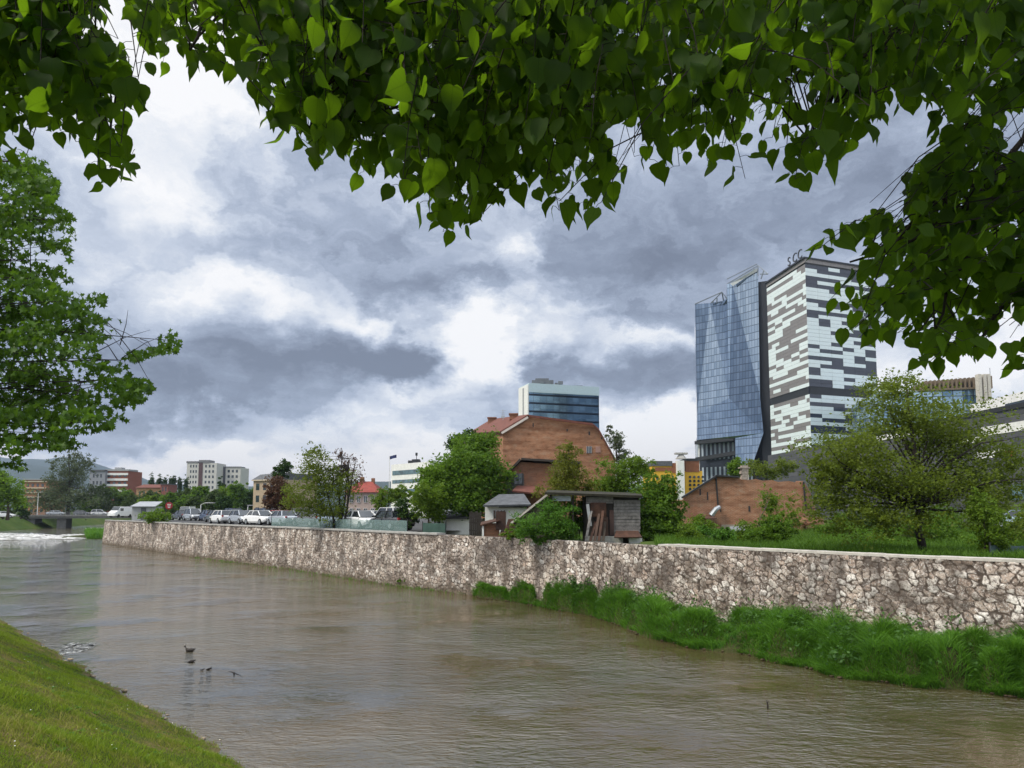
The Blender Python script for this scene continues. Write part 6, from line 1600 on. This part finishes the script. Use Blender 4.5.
# ---- bridge
t = bthing('road_bridge', 'low concrete road bridge with railing across the river', 'bridge', 72, 205)
bA, bB = P(24, 512, 206), P(128, 512, 214); fb = Face(bA, bB)
zd, zu = Zv(515.6, 205), Zv(518.6, 205)
mb = MB(); mb.prism([fb.pt(-14, zu, 0), fb.pt(fb.L + 12, zu, 0), fb.pt(fb.L + 12, zu, -9), fb.pt(-14, zu, -9)], (0, 0, zd - zu)); build('deck', mb, M_CONC_D, t)
mb = MB(); fb.panel(mb, -14, fb.L + 12, zd - .25, zd + .18, .25, .3); build('edge_beam', mb, plain('stained_concrete', (0.20, 0.195, 0.185), .9, var=.3), t)
mb = MB()
for k in range(int(fb.L + 20)): mb.beam(fb.pt(-10 + k, zd + .1, .1), fb.pt(-10 + k, zd + .85, .1), .06)
for zz_ in (.3, .6, .9): mb.beam(fb.pt(-12, zd + zz_, .1), fb.pt(fb.L + 10, zd + zz_, .1), .07)
build('railing', mb, plain('railing_grey', (0.20, 0.20, 0.21), .6), t)
mb = MB()
for u in (60,): 
    a = (P(u, 520, 208) - fb.A).dot(fb.t); mb.prism([fb.pt(a - 1.1, -1, -.8), fb.pt(a + 1.1, -1, -.8), fb.pt(a + 1.1, -1, -8), fb.pt(a - 1.1, -1, -8)], (0, 0, zu + 1))
build('pier', mb, M_CONC_D, t)
mb = MB(); mb.prism([fb.pt(-8, -.2, -.6), fb.pt(2.5, -.2, -.6), fb.pt(2.5, -.2, -8), fb.pt(-8, -.2, -8)], (0, 0, zu + .2)); build('abutment', mb, M_CONC_D, t)
# grassy islet below the weir
r = np.random.default_rng(91); pts = []
for i in range(2600):
    u = r.uniform(88, 107); Yi = r.uniform(132, 165); pts.append((X(u, Yi), Yi, 0.0 + .3 * r.random()))
blades('islet_grass', np.array(pts), 1.2, .12, M_TALL, 92, .6, 2, .6, 'green grass patch growing by the weir at the wall corner')
mb = MB(); a = P(98, 530, 148); mb.ell((a.x, 148, -.15), (3.4, 16, .5), 14, 8); o = build('islet', mb, M_SOIL, smooth=True); tag(o, kind='structure')

# lamp posts
def lamp(name, label, u, vt, Y, arm=.9):
    t = bthing(name, label, 'lamp', u, Y); a = P(u, 500, Y); zt_ = Zv(vt, Y)
    mb = MB(); mb.tube([(a.x, Y, LAND), (a.x, Y, zt_ - .3), (a.x + arm * .3, Y, zt_), (a.x + arm, Y, zt_ + .05)], [.11, .07, .05, .05], 6); build('pole', mb, plain('lamp_white', (0.6, 0.6, 0.6), .5), t)
    mb = MB(); mb.box((a.x + arm, Y, zt_ + .02), (.7, .25, .12)); build('lamp_head', mb, M_GREY, t)
lamp('street_lamp', 'white street lamp standing at the left bridge end', 38, 492, 209)
lamp('street_lamp', 'thin lamp with a long arm over the parked cars', 201, 503, 120, 1.9)
lamp('street_lamp', 'short lamp post behind the cars before the beige house', 248, 505.5, 100, .3)

# ---- teal netting fence along the lot, dark green tarpaulin fences
m_, nt = new_mat('teal_netting')
co = nt.new('ShaderNodeTexCoord').outputs['Object']
b = pbsdf(nt, Base_Color=nt.mix(nt.noise(co, 2.0, 4), (0.16, 0.27, 0.26), (0.34, 0.48, 0.46)), Roughness=.8)
tr = nt.new('ShaderNodeBsdfTransparent'); mx = nt.new('ShaderNodeMixShader', {0: .26}); nt.l.new(tr.outputs[0], mx.inputs[1]); nt.l.new(b.outputs[0], mx.inputs[2]); out(nt, mx)
M_NET = m_
def net_fence(name, label, pts, h, mat, posts=True):
    t = thing(name, label, 'fence', pts[0])
    mb = MB()
    for p0, p1 in zip(pts, pts[1:]):
        n_ = max(1, int((p1 - p0).length / .8))
        for k in range(n_):
            q0, q1 = p0.lerp(p1, k / n_), p0.lerp(p1, (k + 1) / n_); s0, s1 = .04 * math.sin(q0.x * 3), .04 * math.sin(q1.x * 3)
            mb.quad(q0 + Vector((s0, s0, 0)), q1 + Vector((s1, s1, 0)), q1 + Vector((s1, s1, h - .03 * (k % 2))), q0 + Vector((s0, s0, h - .03 * ((k + 1) % 2))))
    o = build('netting', mb, mat, t); s_ = o.modifiers.new('thickness', 'SOLIDIFY'); s_.thickness = .015
    first = None
    for p0, p1 in zip(pts, pts[1:]):
        n_ = max(1, int((p1 - p0).length / 2.6))
        for k in range(n_ + 1):
            c_ = p0.lerp(p1, k / n_)
            if first is None: mb = MB(); mb.tube([c_ + Vector((0, .06, 0)), c_ + Vector((0, .06, h + .08))], .035, 6); first = build('post', mb, M_DARK, t); pf = c_
            else: copy_part(first, c_ - pf)
net_fence('netting_fence', 'see-through teal netting fence between wall and parked cars', [wall_pt(u, .9, LAND) for u in (396, 370, 340, 310, 285, 262)], 1.1, M_NET)
M_TARP = plain('dark_green_tarp', (0.035, 0.075, 0.06), .7, var=.3)
net_fence('tarpaulin_fence', 'dark green tarpaulin fence left of the white shed', [wall_pt(u, 1.2, LAND) for u in (431, 420, 408)], .95, M_TARP)
net_fence('tarpaulin_fence', 'dark teal tarpaulin fence on the meadow at the right edge', [P(u, v, Y_) - Vector((0, 0, 0)) for u, v, Y_ in ((992, 561, 26.0), (1030, 561, 27.5), (1090, 561, 30))], .55, plain('dark_teal_tarp', (0.07, 0.11, 0.115), .6, var=.3))

# ================================================================== vehicles
CARP = {}
def car_paint(name, col, metal=.3):
    if name not in CARP:
        m, nt = new_mat(name + '_paint'); co = nt.new('ShaderNodeTexCoord').outputs['Object']
        c = nt.mix(nt.mapr(nt.noise(co, 2.5, 4), .4, .7, 0, .25), col, tuple(k * .6 + .03 for k in col))
        b = pbsdf(nt, Base_Color=c, Roughness=.25, Metallic=metal, Coat_Weight=.5); out(nt, b); CARP[name] = m
    return CARP[name]
PAINT = {'white': car_paint('white', (.75, .75, .75), 0), 'silver': car_paint('silver', (.48, .50, .52), .6), 'grey': car_paint('grey', (.13, .135, .145), .5), 'black': car_paint('black', (.015, .015, .018), .2),
         'dark blue': car_paint('dark blue', (.02, .035, .10), .3), 'red': car_paint('red', (.32, .02, .02), .1), 'pale blue': car_paint('pale blue', (.32, .40, .47), .5), 'green': car_paint('green', (.05, .16, .08), .2)}
M_TYRE = plain('tyre_rubber', (0.02, 0.02, 0.02), .9); M_CGLASS = glass_mat('car_glass', (0.02, 0.025, 0.03), .05, .9); M_LAMPG = plain('lamp_lens', (0.75, 0.75, 0.72), .15); M_TAIL = plain('tail_lens', (0.35, 0.02, 0.02), .2)
def make_car(roof_h, L_, hatch):
    root = thing('parked_car', 'x', 'car')
    H = L_ / 2; W_ = .86
    st = [(-H, .45, .78, .74, 0), (-H + .15, .28, .92, .84, 0), (-H * .55, .22, .96, W_, 0), (0, .2, .95, W_, 0), (H * .42, .22, .92, W_, 0), (H * .8, .26, .82, .82, 0), (H, .42, .66, .70, 0)]
    mb = MB()
    secs = []
    for x, zb, zt_, hw, _ in st: secs.append([(x, -hw * .92, zb), (x, -hw, zb + .16), (x, -hw * .97, zt_ - .12), (x, -hw * .8, zt_), (x, hw * .8, zt_), (x, hw * .97, zt_ - .12), (x, hw, zb + .16), (x, hw * .92, zb)])
    n = 8
    mb.add([p for s in secs for p in s], [(i * n + k, i * n + (k + 1) % n, (i + 1) * n + (k + 1) % n, (i + 1) * n + k) for i in range(len(secs) - 1) for k in range(n)] + [tuple(range(n)), tuple(range((len(secs) - 1) * n + n - 1, (len(secs) - 1) * n - 1, -1))])
    x0, x1, x2, x3 = -H + (.12 if hatch else .75), -H + (.5 if hatch else 1.15), H * .22, H * .55
    mb.prism([(x1, -.56, roof_h - .05), (x2, -.56, roof_h - .05), (x2, .56, roof_h - .05), (x1, .56, roof_h - .05)], (0, 0, .05))
    for s in (-1, 1):
        for a, b2 in (((x0, .74 * s, .93), (x1, .57 * s, roof_h - .03)), ((x3, .74 * s, .93), (x2, .57 * s, roof_h - .03)), (((x1 + x2) / 2 - .1, .755 * s, .93), ((x1 + x2) / 2 - .1, .575 * s, roof_h - .03))): mb.beam(a, b2, .07, .06)
    build('body', mb, PAINT['white'], root, smooth=False, bevel=.03)
    mb = MB(); mb.add([(x0, -.72, .92), (x3, -.72, .92), (x3, .72, .92), (x0, .72, .92), (x1, -.55, roof_h - .05), (x2, -.55, roof_h - .05), (x2, .55, roof_h - .05), (x1, .55, roof_h - .05)], [(0, 1, 5, 4), (1, 2, 6, 5), (2, 3, 7, 6), (3, 0, 4, 7)]); build('windows', mb, M_CGLASS, root)
    mb = MB(); mb.tube([(H * .62, -.87, .31), (H * .62, -.66, .31)], .31, 14); wh = build('wheel', mb, M_TYRE, root)
    mb = MB(); mb.tube([(H * .62, -.885, .31), (H * .62, -.86, .31)], .19, 10); build('rim', mb, M_STEEL, wh)
    for dx_, dy_ in ((-H * 1.24, 0), (0, 1.53), (-H * 1.24, 1.53)):
        c = copy_tree(wh, root); c.location = (dx_, dy_, 0)
        if dy_: 
            for ch in c.children: ch.location = (0, .235, 0)
    mb = MB(); mb.box((H - .06, -.5, .66), (.16, .34, .14)); hl = build('headlight', mb, M_LAMPG, root, bevel=.02); copy_part(hl, (0, 1.0, 0), root)
    mb = MB(); mb.box((-H + .06, -.6, .8), (.12, .2, .2)); tl = build('tail_light', mb, M_TAIL, root, bevel=.02); copy_part(tl, (0, 1.2, 0), root)
    mb = MB(); mb.box((x3 - .12, -.9, .98), (.12, .16, .12)); mr = build('wing_mirror', mb, M_DARK, root, bevel=.02); copy_part(mr, (0, 1.8, 0), root)
    return root
protos = [make_car(1.45, 4.0, True), make_car(1.42, 4.5, False), make_car(1.68, 4.3, True)]
used_ = [False] * 3
ORD = ['first', 'second', 'third', 'fourth', 'fifth', 'sixth', 'seventh', 'eighth', 'ninth', 'tenth', 'eleventh', 'twelfth', 'thirteenth', 'fourteenth', 'fifteenth', 'sixteenth', 'seventeenth', 'eighteenth', 'nineteenth', 'twentieth']
KIND_ = ['hatchback', 'saloon', 'tall car']
def place_car(kind, col, x, y, z, rz, label, group=None):
    if not used_[kind]: o = protos[kind]; used_[kind] = True
    else: o = copy_tree(protos[kind])
    o.location = (x, y, z); o.rotation_euler = (0, 0, rz); o['label'] = label; o['category'] = 'car'
    if group: o['group'] = group
    elif 'group' in o: del o['group']
    for ch in o.children:
        if ch.name.startswith('body'):
            ch.material_slots[0].link = 'OBJECT'; ch.material_slots[0].material = PAINT[col]
    return o
rc = random.Random(17)
cars = []
for row, (off_, u0, u1, step) in enumerate([(2.6, 176, 394, 4.9), (5.0, 168, 394, 4.9), (7.5, 124, 392, 5.0), (11.5, 150, 392, 4.9), (14.0, 150, 392, 4.9), (18.5, 160, 390, 5.0), (24.5, 165, 390, 5.0)]):
    i0 = min(range(len(qs)), key=lambda i: abs(proj((*base[i], WALL_TOP))[0] - u1)); i1 = min(range(len(qs)), key=lambda i: abs(proj((*base[i], WALL_TOP))[0] - u0))
    s_ = qs[i0]; 
    while s_ < qs[i1]:
        i = min(len(qs) - 1, int(np.searchsorted(qs, s_))); n_v = nrm[i]; p = base[i] - n_v * off_
        if rc.random() < .95:
            col = rc.choices(['white', 'silver', 'grey', 'black', 'dark blue', 'red', 'pale blue'], [22, 22, 18, 19, 7, 4, 8])[0]
            cars.append((row, proj((p[0], p[1], 4))[0], p[0] + rc.uniform(-.2, .2), p[1] + rc.uniform(-.2, .2), math.atan2(n_v[1], n_v[0]) + math.pi / 2 + rc.choice([0, math.pi]) + rc.uniform(-.06, .06), rc.choices([0, 1, 2], [4, 3, 2])[0], col))
        s_ += step
ROWN = ['row nearest the river wall'] + [f'{k_} row from the river wall' for k_ in ('second', 'third', 'fourth', 'fifth', 'sixth')] + ['backmost row of the car park']
cnts = {}
for row, u, x, y, a, k, col in sorted(cars, key=lambda c: (c[0], c[1])):
    if not (100 < u < 402): continue
    key = (row, k, col); n_ = cnts.get(key, 0); cnts[key] = n_ + 1
    place_car(k, col, x, y, LAND + .33, a, f'{ORD[min(n_, 19)]} {col} {KIND_[k]} from the left in the {ROWN[row]}', 'cars in the riverside car park')
place_car(1, 'white', X(4, 168), 168, LAND + .1, .4, 'white car parked on the far left bank above the grass slope')
place_car(0, 'pale blue', X(1017, 62), 62, LAND + .35, 2.6, 'blue car parked in front of the shopping centre')
for i, (u, col, k, lb) in enumerate([(56, 'silver', 1, 'silver saloon crossing the bridge near its left end'), (80, 'grey', 0, 'grey hatchback in the middle of the bridge'), (97, 'white', 2, 'white tall car crossing the bridge near its right end')]):
    p = fb.pt((P(u, 512, 212) - fb.A).dot(fb.t), zd + .02, -4); place_car(k, col, p.x, p.y, p.z, math.atan2(fb.t.y, fb.t.x), lb)
# vans
def van(label, u, Y, rz, paint):
    root = thing('parked_van', label, 'van'); mb = MB()
    st = [(-2.4, .35, 2.0, .9), (-2.3, .3, 2.12, .95), (1.0, .3, 2.12, .95), (1.7, .3, 1.35, .93), (2.4, .35, 1.0, .85), (2.5, .4, .8, .8)]; n = 6; secs = [[(x, -hw, zb), (x, -hw, (zb + zt_) / 2), (x, -hw * .9, zt_), (x, hw * .9, zt_), (x, hw, (zb + zt_) / 2), (x, hw, zb)] for x, zb, zt_, hw in st]
    mb.add([p for s in secs for p in s], [(i * n + k, i * n + (k + 1) % n, (i + 1) * n + (k + 1) % n, (i + 1) * n + k) for i in range(len(st) - 1) for k in range(n)] + [tuple(range(n)), tuple(range((len(st) - 1) * n + n - 1, (len(st) - 1) * n - 1, -1))]); build('body', mb, paint, root, bevel=.05)
    mb = MB(); mb.add([(1.02, -.8, 2.07), (1.02, .8, 2.07), (1.68, .84, 1.4), (1.68, -.84, 1.4)], [(0, 3, 2, 1)]); 
    for p in mb.v: p += Vector((.03, 0, .03))
    mb.box((.75, 0, 1.55), (.8, 1.93, .5)); build('windows', mb, M_CGLASS, root)
    mb = MB(); mb.tube([(1.6, -.96, .33), (1.6, -.72, .33)], .33, 14); wh = build('wheel', mb, M_TYRE, root)
    for d_ in ((-3.1, 0, 0), (0, 1.68, 0), (-3.1, 1.68, 0)): copy_part(wh, d_, root)
    mb = MB(); mb.box((2.42, -.6, .85), (.14, .3, .18)); hl = build('headlight', mb, M_LAMPG, root); copy_part(hl, (0, 1.2, 0), root)
    a = P(u, 505, Y); root.location = (a.x, Y, LAND + .33); root.rotation_euler = (0, 0, rz)
van('white van parked at the wall corner by the bridge', 121, 150, -1.8, PAINT['white'])
van('white box van standing above the rows of parked cars', 187, 150, -1.5, PAINT['white'])

# ================================================================== birds and drift on the water
def sweep(mb, st, n=10):
    o = len(mb.v)
    for c, ry, rz_ in st:
        for k in range(n):
            a = 2 * math.pi * k / n; mb.v.append(Vector((c[0], c[1] + ry * math.cos(a), c[2] + rz_ * math.sin(a))))
    for i in range(len(st) - 1):
        for k in range(n): mb.f.append([o + i * n + k, o + i * n + (k + 1) % n, o + (i + 1) * n + (k + 1) % n, o + (i + 1) * n + k]); mb.mi.append(0)
    mb.f.append([o + k for k in range(n - 1, -1, -1)]); mb.mi.append(0); mb.f.append([o + (len(st) - 1) * n + k for k in range(n)]); mb.mi.append(0)
M_DUCK = plain('duck_feather', (0.030, 0.024, 0.020), .7, var=.4, scale=14); M_BILL = plain('duck_bill', (0.16, 0.11, 0.03), .5)
root = thing('duck', 'dark duck swimming with its head raised near the lawn bank', 'duck')
mb = MB()
sweep(mb, [((.24, 0, .13), .012, .01), ((.19, 0, .10), .05, .035), ((.10, 0, .075), .095, .075), ((0, 0, .06), .115, .09), ((-.10, 0, .065), .10, .09), ((-.17, 0, .10), .06, .075), ((-.185, 0, .16), .04, .045), ((-.185, 0, .21), .033, .036), ((-.20, 0, .245), .042, .042), ((-.235, 0, .25), .035, .034), ((-.262, 0, .243), .018, .018)])
build('body', mb, M_DUCK, root, smooth=True)
mb = MB(); sweep(mb, [((-.255, 0, .24), .016, .012), ((-.29, 0, .232), .017, .007), ((-.315, 0, .229), .010, .004)], 8); build('bill', mb, M_BILL, root, smooth=True)
for s in (-1, 1):
    mb = MB(); mb.ell((.03, .105 * s, .09), (.14, .022, .055), 10, 6); build('wing', mb, plain('wing_feather', (0.055, 0.045, 0.04), .7, var=.4, scale=18), root, smooth=True)
    mb = MB(); mb.ell((-.225, .033 * s, .258), (.007, .005, .007), 6, 4); build('eye', mb, M_DARK, root)
root.location = PZ(190, 651.5, 0.0) - Vector((0, 0, .01)); root.rotation_euler = (0, 0, .15); root.scale = (.8, .8, .8)
# dabbling duck
root = thing('duck', 'dark duck dabbling with its head under water', 'duck'); mb = MB()
sweep(mb, [((.17, 0, .10), .012, .01), ((.12, 0, .08), .05, .035), ((.05, 0, .05), .09, .065), ((-.04, 0, .035), .10, .07), ((-.12, 0, .01), .075, .05), ((-.18, 0, -.03), .04, .03)]); build('body', mb, M_DUCK, root, smooth=True)
for s in (-1, 1):
    mb = MB(); mb.ell((.02, .085 * s, .06), (.11, .02, .04), 10, 6); build('wing', mb, plain('wing_feather', (0.055, 0.045, 0.04), .7, var=.4, scale=18), root, smooth=True)
root.location = PZ(191.5, 662.5, 0); root.rotation_euler = (0, 0, .2); root.scale = (.8, .8, .8)
def drift(label, pts, rad):
    p0 = PZ(*pts[0], 0); root = thing('driftwood', label, 'driftwood', p0); mb = MB()
    ps = [PZ(u, v, 0) + Vector((0, 0, .025)) for u, v in pts]; mb.tube(ps, [rad * .7] + [rad] * (len(ps) - 2) + [rad * .4], 7); build('branch', mb, M_BARK_D, root, smooth=True)
    mb = MB(); m_ = ps[len(ps) // 2]; mb.tube([m_, m_ + Vector((.06, .05, .05))], [rad * .5, rad * .2], 5); build('twig', mb, M_BARK_D, root)
drift('dark stick floating right of the dabbling duck', [(206.5, 670.5), (209, 669.7), (212, 669)], .03)
drift('tiny dark stick floating just left of the longer stick', [(200.5, 671), (202.5, 670.6), (203.5, 670.3)], .022)
# little bird skimming the water
root = thing('swallow', 'small dark bird with spread wings low over the water', 'bird'); mb = MB()
sweep(mb, [((.09, 0, .005), .004, .004), ((.06, 0, .008), .022, .02), ((.02, 0, .005), .032, .028), ((-.04, 0, 0), .028, .022), ((-.09, 0, 0), .014, .010), ((-.15, 0, 0), .022, .004)], 8); build('body', mb, M_DUCK, root, smooth=True)
for s in (-1, 1):
    mb = MB(); mb.prism([(.03, .02 * s, .012), (-.02, .02 * s, .012), (-.06, .12 * s, .05), (-.12, .24 * s, .07), (-.04, .13 * s, .055), (.02, .07 * s, .03)][::s], (0, 0, .006)); build('wing', mb, M_DUCK, root)
root.location = PZ(234, 678, 0.0) + Vector((0, 0, .12)); root.rotation_euler = (.5, -.4, 1.9)
# stake in the river
root = thing('river_stake', 'thin dark stake sticking up from the water at lower right', 'stake', PZ(767.5, 709, 0)); p = PZ(767.5, 709, 0)
mb = MB(); mb.tube([p + Vector((0, 0, -.3)), p + Vector((.01, 0, .1)), p + Vector((-.015, 0, .21))], [.022, .02, .012], 7); build('stick', mb, M_BARK_D, root, smooth=True)
mb = MB(); mb.tube([p + Vector((0, 0, .14)), p + Vector((.05, 0, .2))], [.01, .005], 5); build('stub', mb, M_BARK_D, root)

# ================================================================== air
mh, nt = new_mat('haze_air')
v_ = nt.new('ShaderNodeVolumePrincipled', {'Color': (0.60, 0.74, 0.98, 1), 'Density': HAZE_D, 'Anisotropy': 0.2})
nt.n.new('ShaderNodeOutputMaterial'); o_ = [x for x in nt.n if x.type == 'OUTPUT_MATERIAL'][0]; nt.l.new(v_.outputs[0], o_.inputs['Volume'])
mb = MB(); mb.box((0, 1400, 150), (9000, 6800, 304)); hz = build('haze', mb, mh); tag(hz, kind='stuff')
hz.display_type = 'WIRE'
